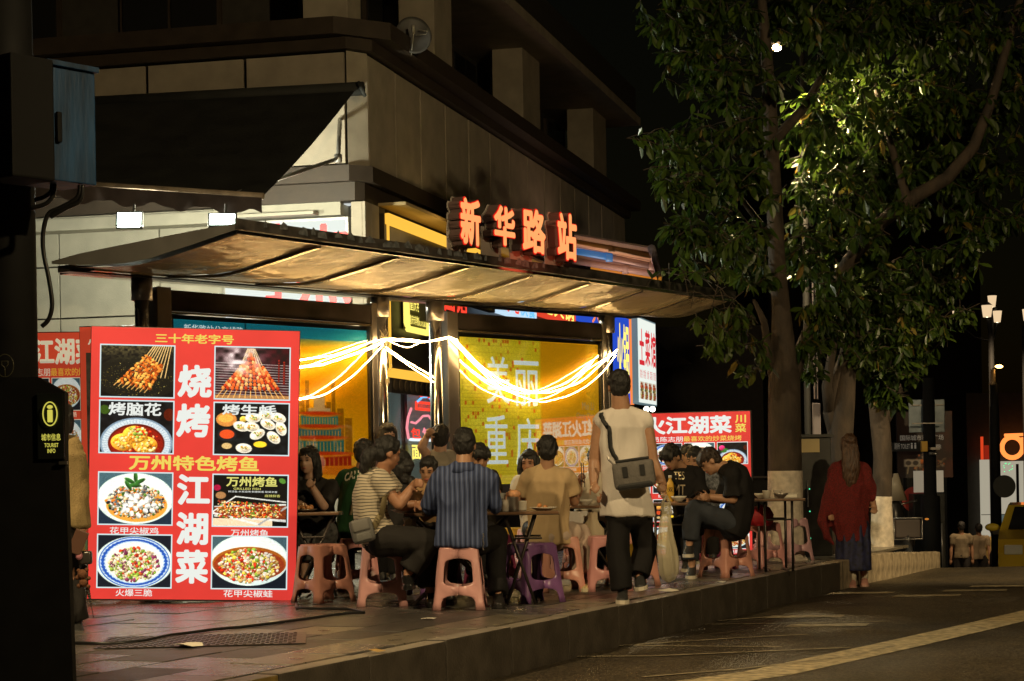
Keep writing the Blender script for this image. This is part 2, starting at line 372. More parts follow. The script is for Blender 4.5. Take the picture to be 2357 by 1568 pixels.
# --- night sky dome is the world; the dark hillside of unlit buildings behind
# ============================================================ CORNER BUILDING
BL = Frame((-1.85, 25.5, 0), -14); BR = Frame((-1.85, 25.5, 0), 76)
stone = mat('cladding_stone', (.42, .37, .29), .7, var=.16, vscale=3, bump=.35, bscale=70)
stone_w = mat('wall_stone', (.42, .4, .33), .75, var=.1, vscale=4, bump=.5, bscale=90)
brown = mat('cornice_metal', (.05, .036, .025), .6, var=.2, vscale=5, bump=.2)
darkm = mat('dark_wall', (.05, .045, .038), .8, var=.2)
dglass = mat('dark_window', (.02, .02, .02), .15, spec=.6)
bld = empty('corner_building', BL.o, 'stone clad corner building rising behind the lit bus shelter', 'building', rz=BL.rz)
rside = bpy.data.objects.new('street_facade', None); C.objects.link(rside); rside.parent = bld; rside.rotation_euler.z = pi/2
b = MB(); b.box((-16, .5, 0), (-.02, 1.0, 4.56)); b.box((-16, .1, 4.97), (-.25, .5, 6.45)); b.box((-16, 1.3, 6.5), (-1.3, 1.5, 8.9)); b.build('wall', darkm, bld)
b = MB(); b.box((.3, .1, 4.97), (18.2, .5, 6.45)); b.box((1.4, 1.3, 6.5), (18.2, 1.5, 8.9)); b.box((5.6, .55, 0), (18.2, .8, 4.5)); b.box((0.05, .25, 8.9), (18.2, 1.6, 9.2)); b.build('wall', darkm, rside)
def panels(parent, xs_, z0, z1, m, y=0.0, th=.05, name='cladding_panel', gap=.026, sgn=1):
    for a, c in zip(xs_[:-1], xs_[1:]):
        b = MB(); b.box((a+gap, y+random.uniform(-.004, .004), z0+gap), (c-gap, y+th, z1-gap), bev=.004); b.build(name, m, parent)
panels(bld, [-15.38+1.38*i for i in range(12)][:-1]+[-.2], 4.97, 6.45, stone)
panels(rside, [.28]+[.28+1.2*i for i in range(1, 3)]+[2.68+1.29*i for i in range(1, 13)], 4.97, 6.45, stone)
b = MB(); b.add([BL.loc(q) for q in (BL.w(-.19, .0, 4.98), BL.w(.0, .27, 4.98), BL.w(.0, .27, 6.44), BL.w(-.19, .0, 6.44))], [(0, 1, 2, 3)]); b.build('cladding_panel', stone, bld)
# cornices, mitred round the corner
def cornice(name, z0, z1, out, m, depth=.6):
    b = MB(); o = out; pl = [(-16, -o), (-.12-o*.4, -o), (o, .16+o*.4), (o, 18.3), (-depth, 18.3), (-depth, depth), (-16, depth)]
    n = len(pl); b.add([(x, y, z0) for x, y in pl]+[(x, y, z1) for x, y in pl], [tuple(range(n))[::-1], tuple(range(n, 2*n))]+[(i, (i+1) % n, n+(i+1) % n, n+i) for i in range(n)]); b.build(name, m, bld)
cornice('cornice', 6.452, 6.60, .10, brown); cornice('cornice', 6.603, 6.82, .32, brown, 1.6)
cornice('cornice', 4.76, 4.967, .08, brown); cornice('cornice', 4.52, 4.757, -.02, brown, 1.2)
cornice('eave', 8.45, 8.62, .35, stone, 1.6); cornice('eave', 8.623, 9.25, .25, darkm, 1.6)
def pillar(fr, parent, u0, u1, v, z0=6.82, z1=8.45, yo=.2):
    x0, _ = fr.hit(u0, v, yo); x1, _ = fr.hit(u1, v, yo)
    b = MB(); b.box((x0, yo, z0), (x1, yo+.55, z1), bev=.01); b.build('pillar', stone, parent)
for u0, u1, v in ((1000, 1040, 90), (1204, 1243, 230), (1366, 1395, 320)): pillar(BR, rside, u0, u1, v)
pillar(BL, bld, 697, 800, 30)
for i in range(7):
    x = 1.7+i*2.4; b = MB(); b.box((x, 1.24, 6.95), (x+1.5, 1.3, 8.35)); w_ = b.build('window', brown, rside)
    for q in (0, 1): b = MB(); b.box((x+.06+q*.72, 1.21, 7.0), (x+.72+q*.72, 1.238, 8.3)); b.build('pane', dglass, w_)
for i in range(5):
    x = -3.9-i*2.4; b = MB(); b.box((x, 1.24, 6.95), (x+1.5, 1.3, 8.35)); w_ = b.build('window', brown, bld)
    for q in (0, 1): b = MB(); b.box((x+.06+q*.72, 1.21, 7.0), (x+.72+q*.72, 1.238, 8.3)); b.build('pane', dglass, w_)
# ground floor of the left face: big wall stones
jx = [BL.hit(u, 700, .45)[0] for u in (138, 369)]; st = jx[1]-jx[0]
z_j = [BL.hit(138, v, .45)[1] for v in (734, 615)]; dz = z_j[1]-z_j[0]
for i in range(-5, 6):
    x0 = jx[0]+i*st; x1 = x0+st
    if x0 > -.1: break
    for k in range(-5, 3):
        z0 = z_j[0]+k*dz; z1 = z0+dz
        if z1 > 4.52: z1 = 4.51
        if z1 <= .02 or z0 >= 4.4: continue
        b = MB(); b.box((x0+.011, .45+random.uniform(-.003, .003), max(0, z0)+.011), (min(x1, -.03)-.011, .5, z1-.011), bev=.004); b.build('wall_stone', stone_w, bld)
# ledge above the floods, and corner pier
b = MB(); x0, z0 = BL.hit(95, 528, .3); x1, _ = BL.hit(560, 500, .3); b.box((x0-2, .1, z0-.06), (x1, .445, z0+.1), bev=.01); b.box((x0-2, .2, z0+.103), (x1, .445, z0+.16)); b.build('ledge', stone_w, bld)
for u0, u1 in ((812, 832), (834, 862), (864, 880)):
    pass
xs_ = [.02, .3, .62, .82]
for a, c in zip(xs_[:-1], xs_[1:]):
    for z0, z1 in ((0, 1.2), (1.2, 2.6), (2.6, 4.51)):
        b = MB(); b.box((a+.008, -.02+.06*(a > .5), z0+.008), (c-.008, .16, z1-.008), bev=.004); b.build('pier_stone', stone, rside)
b = MB(); b.box((-.17, .02, 0), (-.02, .44, 4.5), bev=.01); b.build('corner_pier', stone, bld)
# satellite dish on the cornice
c_ = P(950, 85, 26.6); dish = empty('satellite_dish', (c_.x, c_.y, 6.82), 'grey satellite dish on an arm above the cornice', 'satellite dish')
b = MB(); rings = []
nrm = Vector((.25, -.95, .18)).normalized(); a_ = nrm.cross(Vector((0, 0, 1))).normalized(); b_ = nrm.cross(a_)
cc = c_-dish.location
for k in range(7):
    r = .255*k/6+.002; rings.append((cc+nrm*(r*r*.9), a_*r*.96, b_*r*1.02))
for k in (6, 4, 2, 0):
    r = .255*k/6+.002; rings.append((cc+nrm*(r*r*.9-.008), a_*r*.95, b_*r))
b.loft(rings, 32, False); b.build('reflector', mat('dish_grey', (.11, .11, .11), .5, var=.2, bump=.1), dish, True)
b = MB(); b.tube([cc+Vector((-.02, -.04, -.25)), cc+nrm*.26+Vector((-.04, 0, -.03))], .008); b.tube([cc+nrm*.23+Vector((-.04, 0, -.05)), cc+nrm*.28+Vector((-.05, 0, .05))], .022); b.build('feed_arm', mat('pale_metal', (.5, .48, .42), .4, .3), dish, True)
b = MB(); b.tube([cc+Vector((0, .05, 0)), Vector((0, .05, 0))], .02); b.tube([Vector((.04, -.06, .02)), Vector((.18, -.06, .03)), Vector((.2, -.06, .07)), Vector((.08, -.06, .09))], .006); b.build('mast', MATS['pale_metal'], dish, True)
# ---------------------------------------------------------- white sign with red characters, left face
wh = glow('lightbox_white', (.86, .92, .84), 1.0); redp = mat('red_acrylic', (.7, .03, .04), .4, emis=(.75, .03, .04), estr=.9)
alu = mat('aluminium', (.45, .44, .41), .38, .7, var=.12, vscale=6)
x0, z1 = BL.hit(592, 508, .1); x1, _ = BL.hit(802, 500, .1); _, zb = BL.hit(802, 728, .1)
s_ = empty('wall_lightbox', BL.w(x0-.5, .1, 0), 'white lit wall sign with big red characters behind the shelter roof', 'sign', rz=BL.rz); ww = x1-x0+.5
b = MB(); b.box((0, .0, zb), (ww, .33, z1), bev=.01); b.build('case', alu, s_)
b = MB(); b.quad((.04, -.004, zb+.04), (ww-.04, -.004, zb+.04), (ww-.04, -.004, z1-.04), (.04, -.004, z1-.04)); b.build('light_face', wh, s_)
for ch, uu in (('小', 640), ('点', 747)):
    xc, _ = BL.hit(uu, 600, .1); zt = BL.hit(uu, 515, .1)[1]; z0 = BL.hit(uu, 705, .1)[1]
    text(ch, xc-(x0-.5)-.36, z0, .72, zt-z0, redp, s_, y=-.012, bold=.03)
b = MB(); zt = BL.hit(700, 458, .1)[1]; b.box((.25, -.22, z1+.02), (ww-.4, -.02, z1+.06)); b.box((.25, -.02, z1+.02), (ww-.1, .3, zt-.04)); b.build('top_ledge', stone_w, s_)
b = MB(); b.box((0, .12, z1+.18), (ww, .3, 4.5)); b.build('upper_face', glow('lightbox_dimmer', (.8, .84, .8), .75), s_)
for k in (.52, .72, 1.02): 
    b = MB(); b.box((ww*.3+k, .112, z1+.2), (ww*.3+k+.09, .118, 4.45)); b.build('red_stroke', redp, s_)
# ---------------------------------------------------------- big dark awning with two flood lamps
canv = mat('awning_canvas', (.03, .032, .03), .75, var=.3, vscale=3, bump=.4, bscale=30); bar = mat('awning_bar', (.42, .34, .25), .5, var=.3, vscale=8)
aw = empty('shop_awning', BL.w(-4, 0, 4), 'big dark folding arm awning over the shop front at the corner', 'awning')
hp_ = lambda u, v, y: (lambda h: BL.w(h[0], y, h[1]))(BL.hit(u, v, y)); TR = hp_(818, 208, -.12); TL = hp_(60, 246, -.12); FRr = hp_(603, 452, -3.0); FL_ = hp_(50, 415, -3.0); o_ = aw.location
b = MB(); N = 14; M_ = 6
for top in (0, 1):
    vs = []
    for i in range(N+1):
        for j in range(M_+1):
            t = i/N; q = j/M_; p = (TL+(TR-TL)*t)*(1-q)+(FL_+(FRr-FL_)*t)*q
            p = p+Vector((0, 0, -.05*sin(pi*q)+.012*sin(i*2.1)*q+(.012 if top else 0))); vs.append(p-o_)
    b.add(vs, [((i+1)*(M_+1)+j, i*(M_+1)+j, i*(M_+1)+j+1, (i+1)*(M_+1)+j+1) for i in range(N) for j in range(M_)])
b.build('canvas', canv, aw, True)
b = MB(); b.tube([TL-o_, TR-o_+Vector((.1, 0, .02))], .09, 12); b.tube([TR-o_+Vector((.06, -.02, .0)), TR-o_+Vector((.1, -.02, .02))], .11, 12); b.build('roller', canv, aw, True)
b = MB(); d = (FRr-FL_).normalized(); b.tube([FL_-o_, FRr-o_+d*.02], .033, 8, flat=1.2); b.build('front_bar', bar, aw, True)
b = MB(); vs = []
for i in range(61):
    t = i/60; p = FL_+(FRr-FL_)*t-o_; dz = .2+.035*sin(t*31)+.01*sin(t*77); vs += [p+Vector((0, -.03, -.02)), p+Vector((.0, -.035+.02*sin(t*40), -dz))]
b.add(vs, [(2*i, 2*i+1, 2*i+3, 2*i+2) for i in range(60)]); b.build('valance', mat('valance_canvas', (.09, .07, .065), .7, var=.2), aw, True)
for t in (.12, .93):
    w0 = (TL+(TR-TL)*t)+Vector((.1, .05, -.35)); w1 = (FL_+(FRr-FL_)*(t-.03))+Vector((0, .05, .03)); mid = (w0+w1)/2+Vector((.55 if t > .5 else -.5, .1, -.05))
    b = MB(); b.tube([w0-o_, mid-o_], .028); b.tube([mid-o_, w1-o_], .024); b.tube([mid-o_-Vector((0, 0, .05)), mid-o_+Vector((0, 0, .05))], .05); b.build('folding_arm', alu, aw, True)
def flood(u, v, wd, hh, label, tiltx):
    p = P(u, v, 22.2); f = empty('flood_lamp', p, label, 'flood lamp', 'flood lamps under the awning')
    b = MB(); b.box((-wd/2-.02, -.02, -hh/2-.02), (wd/2+.02, .05, hh/2+.02), bev=.008); c_ = b.build('housing', mat('lamp_housing', (.08, .08, .08), .5), f, rot=(tiltx, 0, .05))
    b = MB(); b.quad((-wd/2, -.024, -hh/2), (wd/2, -.024, -hh/2), (wd/2, -.024, hh/2), (-wd/2, -.024, hh/2)); b.build('lens', glow('flood_glow', (.8, 1.0, .86), 14), c_)
    b = MB(); b.tube([(0, .05, 0), (0, .25, .05), (0, .3, .22)], .015); b.build('bracket', MATS['lamp_housing'], f)
    return p
fa = flood(298, 506, .26, .15, 'cool white flood lamp hanging under the awning, the one further from its end', -.35)
fb = flood(512, 507, .28, .13, 'cool white flood lamp hanging under the awning end beside the shelter roof', -.3)
for p in (fa, fb): lamp('AREA', 'flood_light', p+Vector((0, -.1, 0)), 130, (.85, 1, .88), .25, p+Vector((.3, -3, -2.2)))
for p in (fa, fb): lamp('POINT', 'flood_spill', p+Vector((0, .9, .0)), 360, (1, .97, .72), .12)
# ---------------------------------------------------------- lit shop signs along the street side
yel = glow('led_yellow', (1.0, .52, .06), 1.1); yell2 = glow('neon_yellow', (1.0, .82, .16), 1.3); redn = glow('neon_red', (1.0, .06, .03), 1.2); pinkn = glow('neon_pink', (1.0, .3, .35), 1.1); bluen = glow('neon_blue', (.15, .5, 1.0), 1.3); whn = glow('neon_white', (.85, .95, 1.0), 1.1)
YO = -.06
def hr(u, v, y=YO): return BR.hit(u, v, y)
xa = hr(886, 600)[0]; zt = hr(886, 492)[1]; zb = hr(890, 868)[1]; xe = hr(1456, 700)[0]
sb = empty('shop_sign_board', BR.w(0, YO, 0), 'long dark shop sign board edged with yellow light along the street', 'sign', rz=BR.rz)
b = MB(); b.box((xa, .0, zb), (xe, .5, zt)); b.build('board', mat('sign_black', (.035, .03, .025), .5, var=.2), sb)
def strip(name, pts, r, m, parent, y=-.02): 
    b = MB(); b.tube([(x, y, z) for x, z in pts], r, 6); return b.build(name, m, parent, True)
b = MB(); b.box((xa, -.07, zt-.14), (xe, -.01, zt)); b.build('light_strip', yel, sb)
b = MB(); b.box((xa, -.05, zb), (xa+3.5, -.01, zb+.12)); b.build('light_strip', yel, sb)
strip('light_strip', [(xa+.0, zb), (xa+.0, zt)], .02, yel, sb, -.05)
b = MB(); b.box((xa, -.3, zt+.1), (xe, .3, zt+.14)); b.build('soffit', mat('soffit_cream', (.55, .42, .2), .6), sb)
zz = zb-.005
b = MB(); b.box((xa, -.06, zb-.2), (xa+3.6, .0, zb-.01)); gr_ = b.build('grille', mat('grille_dark', (.06, .05, .045), .5), sb)
for i in range(14): b = MB(); b.tube([(xa+.15+i*.25, -.075, zb-.1), (xa+.15+i*.25, -.06, zb-.1)], .075, 12); b.build('grille_hole', mat('grille_hole', (.16, .12, .08), .6), sb)
# framed yellow neon
def fit(u0, u1, v0, v1, y=YO):
    a, za = hr(u0, v0, y); c, zc = hr(u1, v1, y); return a, zc, c-a, za-zc
x, z, w_, h_ = fit(922, 974, 672, 768)
nf = empty('neon_frame_sign', BR.w(0, YO-.03, 0), 'yellow neon plaque with eight heritage characters in a bright frame', 'sign', rz=BR.rz)
b = MB(); b.tube([(x, -.05, z+.08), (x+.05, -.05, z), (x+w_-.05, -.05, z), (x+w_, -.05, z+.08), (x+w_, -.05, z+h_), (x, -.05, z+h_), (x, -.05, z+.08)], .045, 6); b.build('neon_border', yell2, nf)
text('重庆老字号', x+w_*.12, z+h_*.52, w_*.76, h_*.38, yell2, nf, -.06); text('重庆市非物质文化遗产', x+w_*.1, z+h_*.14, w_*.8, h_*.26, yell2, nf, -.06)
b = MB(); b.box((x, -.03, z), (x+w_, -.0, z+h_)); b.build('backing', mat('plaque_olive', (.12, .11, .03), .5), nf)
# red neon character and the others in a row above the header
def band(name, label, u0, u1, v0, v1, back, items, yo=-.34):
    x, z, w_, h_ = fit(u0, u1, v0, v1, yo); o = empty(name, BR.w(0, yo, 0), label, 'sign', 'shop signs in the row above the shelter panels', rz=BR.rz)
    b = MB(); b.box((x, -.0, z), (x+w_, .1, z+h_), bev=.01); b.build('panel', back, o)
    for s, fx, fz, fw, fh, m in items: text(s, x+w_*fx, z+h_*fz, w_*fw, h_*fh, m, o, -.012, bold=.025)
    return o
darkp = MATS['sign_black']
band('neon_shop_sign', 'red neon characters glowing beside the shelter column', 978, 1076, 600, 762, darkp, [('老', .02, .05, .3, .8, redn), ('面馆', .4, .25, .58, .6, redn)])
band('neon_shop_sign', 'small yellow boxed neon sign just above the right advert panel', 1085, 1140, 650, 720, mat('sign_umber', (.1, .07, .02), .5), [('面', .15, .1, .7, .8, yell2)])
band('lit_shop_sign', 'pale blue and white lit sign with red lettering above the panel', 1148, 1236, 655, 745, glow('sign_pale', (.6, .82, 1.0), .95), [('小吃', .14, .12, .35, .7, redn), ('快餐', .52, .12, .42, .7, bluen)])
band('lit_shop_sign', 'red lit sign with yellow characters above the panel', 1240, 1326, 665, 752, glow('sign_red', (.9, .07, .03), .85), [('老火锅', .08, .12, .84, .76, yell2)])
band('lit_shop_sign', 'deep blue lit sign with an orange drop above the panel end', 1330, 1404, 676, 760, glow('sign_blue', (.03, .1, .75), .75), [('人', .4, .05, .28, .8, glow('neon_orange', (1, .25, .06), 1.1))])
o = band('lit_shop_sign', 'tall blue sign with yellow hotpot characters beside the white sign', 1414, 1452, 722, 932, MATS['sign_blue'], [('火锅', .1, .12, .8, .8, yell2)], -.45)
x, z, w_, h_ = fit(1414, 1452, 722, 932, -.45); strip('neon_border', [(x+w_, z), (x+w_, z+h_)], .05, glow('neon_orange', (1, .3, .06), 1.1), o)
# white wall sign 土菜馆
xo = -.95; x, z, w_, h_ = fit(1466, 1512, 727, 936, xo); o = empty('tall_lightbox', BR.w(0, xo, 0), 'white lit sign box with red characters and small dish pictures', 'sign', rz=BR.rz)
b = MB(); b.box((x-.02, .0, z), (x+w_, .11, z+h_), bev=.01); b.build('case', mat('case_blue', (.35, .5, .55), .4, emis=(.3, .45, .5), estr=.35), o)
b = MB(); b.quad((x+.05, -.005, z+.03), (x+w_-.05, -.005, z+.03), (x+w_-.05, -.005, z+h_-.03), (x+.05, -.005, z+h_-.03)); b.build('light_face', wh, o)
for k, ch in enumerate('土菜馆'): text(ch, x+w_*(.06+.31*k), z+h_*.45, w_*.27, h_*.42, redp, o, -.012, bold=.03)
for k in range(5): text('家常炒菜'[k % 4]+'香', x+w_*(.08+.18*k), z+h_*.3, w_*.13, h_*.1, redp, o, -.012, bold=.0)
for k in range(4):
    I = Ink(12, 30, (.85, .8, .7)); I.bits(.5, .5, .5, .5, [(.7, .3, .15), (.85, .7, .4), (.3, .4, .2), (.6, .15, .1)], 60, .05, .12); I.build('dish_print', w_*.19, h_*.2, printmat('print_lit', .8), o, x+w_*(.08+.22*k), z+h_*.06, -.012)
for uu in (1488, 1502):
    q = P(uu, 942, 38.5); b = MB(); b.ball(q, .055); tag(b.build('spot_bulb', glow('bulb', (1, .95, .8), 6), None, True), 'small round spotlight under the white sign box, '+('first of two' if uu == 1488 else 'second of two'), 'light')
# folding awnings over the street shops, lit from below
aw2_m = mat('awning_beige', (.55, .38, .26), .7, var=.12, vscale=3, bump=.2)
for k, (Y0, Y1, up, lab) in enumerate(((33.5, 37.8, 0, 'beige folding awning glowing from the shop signs beneath it'),)):
    root = P(1320, 545, Y0); A = P(1322, 541, Y0); B = P(1500, 572, Y0-.4); Cc = P(1330, 600, Y1); Dd = P(1517, 637, Y1-.4); a2 = empty('street_awning', root, lab, 'awning')
    L_ = lambda q: q-root
    b = MB(); b.add([L_(A), L_(B), L_(Dd), L_(Cc)]+[L_(q)+Vector((0, 0, .03)) for q in (A, B, Dd, Cc)], [(0, 1, 2, 3), (7, 6, 5, 4), (0, 4, 5, 1), (1, 5, 6, 2), (2, 6, 7, 3), (3, 7, 4, 0)]); b.build('canvas', aw2_m, a2)
    b = MB(); b.tube([L_(B), L_(Dd)], .07, 8); b.quad(L_(B), L_(Dd), L_(Dd)-Vector((0, 0, .2)), L_(B)-Vector((0, 0, .2))); b.build('front_bar', mat('bar_lilac', (.5, .42, .45), .4), a2, True)
    for pts_, mcol, rr_ in (([(1318, 552, 34.2), (1408, 570, 34.0), (1498, 588, 33.8)], mat('arm_ochre', (.45, .28, .08), .4), .055), ([(1318, 577, 35.4), (1402, 592, 35.2)], mat('arm_blue_light_tint', (.08, .28, .6), .35, emis=(.05, .25, .7), estr=.3), .06), ([(1402, 592, 35.2), (1502, 612, 35.0)], MATS['bar_lilac'], .055), ([(1318, 600, 36.6), (1440, 620, 36.4), (1508, 632, 36.2)], MATS['bar_lilac'], .06), ([(1360, 616, 37.2), (1515, 641, 37.0)], mat('edge_orange', (.6, .25, .04), .4, emis=(.8, .3, .03), estr=.4), .03)):  # blue arm's colour and glow stand in for neon sign light on it
        b = MB(); b.tube([L_(P(*q)) for q in pts_], rr_, 8); q = L_(P(*pts_[len(pts_)//2])); b.tube([q-Vector((.06, 0, 0)), q+Vector((.06, 0, 0))], rr_*1.4, 8); b.build('folding_arm', mcol, a2, True)
    lamp('AREA', 'awning_light', (A+Dd)/2-Vector((.3, 0, 1.2)), 22, (1, .6, .4), 1.2, (A+Dd)/2)
lamp('POINT', 'sign_wash', BR.w(2.2, -.6, 4.3), 6, (1, .62, .2), .2)
# ---------------------------------------------------------- the lit shop seen between the two panels
cream = mat('shop_ceiling', (.7, .62, .58), .5, spec=.5); teal = mat('shop_wall', (.45, .62, .62), .35)
b = MB(); b.box((.85, .5, 2.36), (5.6, 4.2, 2.45)); b.build('shop_ceiling', cream, rside)
b = MB(); b.box((.85, .5, 0), (5.6, 4.2, .02)); b.build('shop_floor', mat('shop_floor', (.25, .22, .2), .3), rside)
b = MB(); b.box((.85, 4.2, 0), (5.6, 4.3, 2.36)); b.box((5.55, .55, 0), (5.6, 4.2, 2.36)); b.build('shop_wall', teal, rside)
for q in range(3):
    b = MB(); b.box((1.6+q*1.3, 1.4, 2.33), (2.2+q*1.3, 1.55, 2.357)); b.build('ceiling_light', glow('tube_white', (.9, 1, .95), 7), rside)
b = MB(); b.box((3.9, 3.7, 1.55), (4.25, 3.9, 2.0)); b.build('lit_lantern', glow('lantern_white', (.95, 1, .9), 3.5), rside)
gl = mat('shop_glass', (.8, .9, .9), .03, spec=.6, alpha=.12)
b = MB(); b.box((1.5, .5, 0), (1.62, .56, 2.36)); b.box((3.3, .5, 0), (3.42, .56, 2.36)); b.box((5.0, .5, 0), (5.1, .56, 2.36)); b.build('shop_frame', mat('frame_brown', (.1, .07, .06), .5), rside)
b = MB(); b.box((1.62, .52, .02), (5.5, .53, 2.34)); b.build('shop_pane', gl, rside)
x, z, w_, h_ = fit(956, 999, 926, 946, .45)
ns = empty('window_neon', BR.w(0, .45, 0), 'red pink and yellow neon characters in the shop window', 'neon sign', rz=BR.rz)
for (u0, u1, v0, v1), m in (((958, 998, 926, 945), redn), ((944, 1000, 1012, 1014), whn)):
    x, z, w_, h_ = fit(u0, u1, v0, v1, .45); b = MB(); b.tube([(x, 0, z), (x+w_, 0, z), (x+w_, 0, z+h_), (x, 0, z+h_), (x, 0, z)], .022, 5); b.build('neon_tube', m, ns)
x, z, w_, h_ = fit(960, 997, 929, 942, .45); text('回心回', x+.05, z, w_-.1, h_, redn, ns, -.01)
for ch, bx, m in (('包', (944, 967, 984, 1010), redn), ('饺', (970, 998, 984, 1010), pinkn), ('面', (946, 969, 1024, 1058), yell2)):
    x, z, w_, h_ = fit(*bx, .45); text(ch, x, z, w_, h_, m, ns, -.01, bold=.03)
def npath(pts, m, r=.018):
    q = [hr(u, v, .45) for u, v in pts]; b = MB(); b.tube([(x, -.01, z) for x, z in q], r, 5); b.build('neon_tube', m, ns, True)
npath([(945, 972), (955, 975), (965, 966), (972, 958), (985, 957), (992, 967), (1002, 972)], pinkn); npath([(958, 926), (971, 914), (985, 914), (996, 926)], bluen)
npath([(945, 940), (938, 960), (935, 985), (939, 1010)], pinkn, .02); npath([(966, 911), (1000, 917)], redn, .02)
# ============================================================ BUS SHELTER
KS = 1.12; SH = Frame((-2.81*KS, 15.25*KS, 1-KS), 50, KS)
sh = empty('bus_shelter', SH.o, 'steel bus shelter with a curved canopy and two advert panels', 'bus shelter', rz=SH.rz); sh.scale = (KS,)*3
steel = mat('brushed_steel', (.55, .53, .5), .2, 1.0, var=.08, vscale=20, stretch=(1, 1, .05))
gunm = mat('dark_steel', (.05, .045, .04), .3, .6, var=.3, vscale=5); plate_m = mat('post_steel', (.34, .31, .29), .35, .8, var=.15, vscale=4)
for x in (0, 2.63, 3.34, 5.87):
    b = MB(); b.tube([(x, 0, .1), (x, 0, 2.5)], .058, 24); c_ = b.build('column', steel, sh, True)
    b = MB(); b.tube([(x, 0, 2.36), (x, 0, 2.545)], .082, 24); b.build('collar', plate_m, c_, True)
# canopy: rings across from the rear beam (y .07) to the front edge
def yf(x): return -1.94+(x+.787)/7.34*.90
TZ = [(0, 2.592, 2.612), (.15, 2.56, 2.64), (.3, 2.54, 2.655), (.42, 2.53, 2.665), (.55, 2.54, 2.675), (.66, 2.57, 2.685), (.8, 2.605, 2.695), (.9, 2.635, 2.70), (1, 2.66, 2.705)]
X0, X1 = -.787, 6.57
def und(x, t):
    for (a, za, _), (c, zc, _) in zip(TZ[:-1], TZ[1:]):
        if t <= c: return za+(zc-za)*(t-a)/(c-a)
    return TZ[-1][1]
b = MB(); nx = 16; T = len(TZ)
vs = [(x, .07+(yf(x)-.07)*t, z+(.0)) for x in [X0+(X1-X0)*i/nx for i in range(nx+1)] for t, _, z in TZ]
b.add(vs, [(i*T+j, (i+1)*T+j, (i+1)*T+j+1, i*T+j+1) for i in range(nx) for j in range(T-1)])
for x in (X0, X1):
    k = [(x, .07+(yf(x)-.07)*t, z) for t, _, z in TZ]+[(x, .07+(yf(x)-.07)*t, z) for t, z, _ in TZ][::-1]; b.add(k, [tuple(range(len(k)))] if x == X0 else [tuple(range(len(k)))[::-1]])
b.build('canopy_shell', mat('canopy_grey', (.17, .165, .155), .45, .5, var=.15, vscale=3), sh, True)
sh.children[-1].data.polygons.foreach_set('use_smooth', [False]*len(sh.children[-1].data.polygons))
# translucent ribbed sheets under it, one between each pair of ribs
def sheetmat():
    m = bpy.data.materials.new('ribbed_sheet'); m.use_nodes = True; t = m.node_tree; p = t.nodes['Principled BSDF']
    p.inputs['Base Color'].default_value = (.52, .44, .32, 1); p.inputs['Roughness'].default_value = .2; p.inputs['Metallic'].default_value = .25
    tc = t.nodes.new('ShaderNodeTexCoord'); n = t.nodes.new('ShaderNodeTexNoise'); n.inputs['Scale'].default_value = 2.6; n.inputs['Detail'].default_value = 3
    wv = t.nodes.new('ShaderNodeTexWave'); wv.inputs['Scale'].default_value = 28; wv.inputs['Distortion'].default_value = 1.2; wv.inputs['Detail'].default_value = 1; wv.bands_direction = 'X'
    b1 = t.nodes.new('ShaderNodeBump'); b1.inputs['Strength'].default_value = .75; b1.inputs['Distance'].default_value = .12
    b2 = t.nodes.new('ShaderNodeBump'); b2.inputs['Strength'].default_value = .35; b2.inputs['Distance'].default_value = .004
    t.links.new(tc.outputs['Object'], n.inputs['Vector']); t.links.new(tc.outputs['Object'], wv.inputs['Vector'])
    t.links.new(n.outputs[0], b1.inputs['Height']); t.links.new(wv.outputs[1], b2.inputs['Height']); t.links.new(b1.outputs[0], b2.inputs['Normal']); t.links.new(b2.outputs[0], p.inputs['Normal'])
    n2 = t.nodes.new('ShaderNodeTexNoise'); n2.inputs['Scale'].default_value = 1.3; n2.inputs['Detail'].default_value = 5; t.links.new(tc.outputs['Object'], n2.inputs['Vector'])
    r = t.nodes.new('ShaderNodeValToRGB'); r.color_ramp.elements[0].position = .35; r.color_ramp.elements[1].position = .7
    r.color_ramp.elements[0].color = (.42, .34, .2, 1); r.color_ramp.elements[1].color = (.68, .57, .36, 1); t.links.new(n2.outputs[0], r.inputs[0]); t.links.new(r.outputs[0], p.inputs['Base Color'])
    return m
shm = sheetmat(); ribx = [X0+.05]+[X0+.93*i for i in range(1, 8)]+[X1-.02]
for a, c in zip(ribx[:-1], ribx[1:]):
    b = MB(); q = 8; vs = []
    for i in range(q+1):
        x = a+.02+(c-a-.04)*i/q
        for j in range(13):
            t = .02+.95*j/12; vs.append((x, .07+(yf(x)-.07)*t, und(x, t)-.012-.012*sin(pi*i/q)*sin(pi*t)))
    b.add(vs, [(i*13+j, i*13+j+1, (i+1)*13+j+1, (i+1)*13+j) for i in range(q) for j in range(12)]); b.build('roof_sheet', shm, sh, True)
for x in ribx[1:-1]:
    b = MB(); vs = []
    for j in range(13):
        t = .02+.96*j/12; y = .07+(yf(x)-.07)*t; z = und(x, t)-.016; vs += [(x-.02, y, z), (x+.02, y, z), (x-.02, y, z-.022), (x+.02, y, z-.022)]
    fs = []
    for j in range(12): k = j*4; fs += [(k+2, k+3, k+7, k+6), (k, k+2, k+6, k+4), (k+1, k+5, k+7, k+3)]
    b.add(vs, fs); b.build('roof_rib', mat('rib_steel', (.3, .27, .22), .22, .9), sh)
def fasc(name, z0, z1, o, m, x0=X0-.01, x1=X1+.01, w_=.03):
    b = MB(); b.add([(x, yf(x)-o+q, z) for q in (0, w_) for x, z in ((x0, z0), (x1, z0), (x1, z1), (x0, z1))], [(0, 1, 2, 3), (7, 6, 5, 4), (0, 4, 5, 1), (1, 5, 6, 2), (2, 6, 7, 3), (3, 7, 4, 0)]); return b.build(name, m, sh)
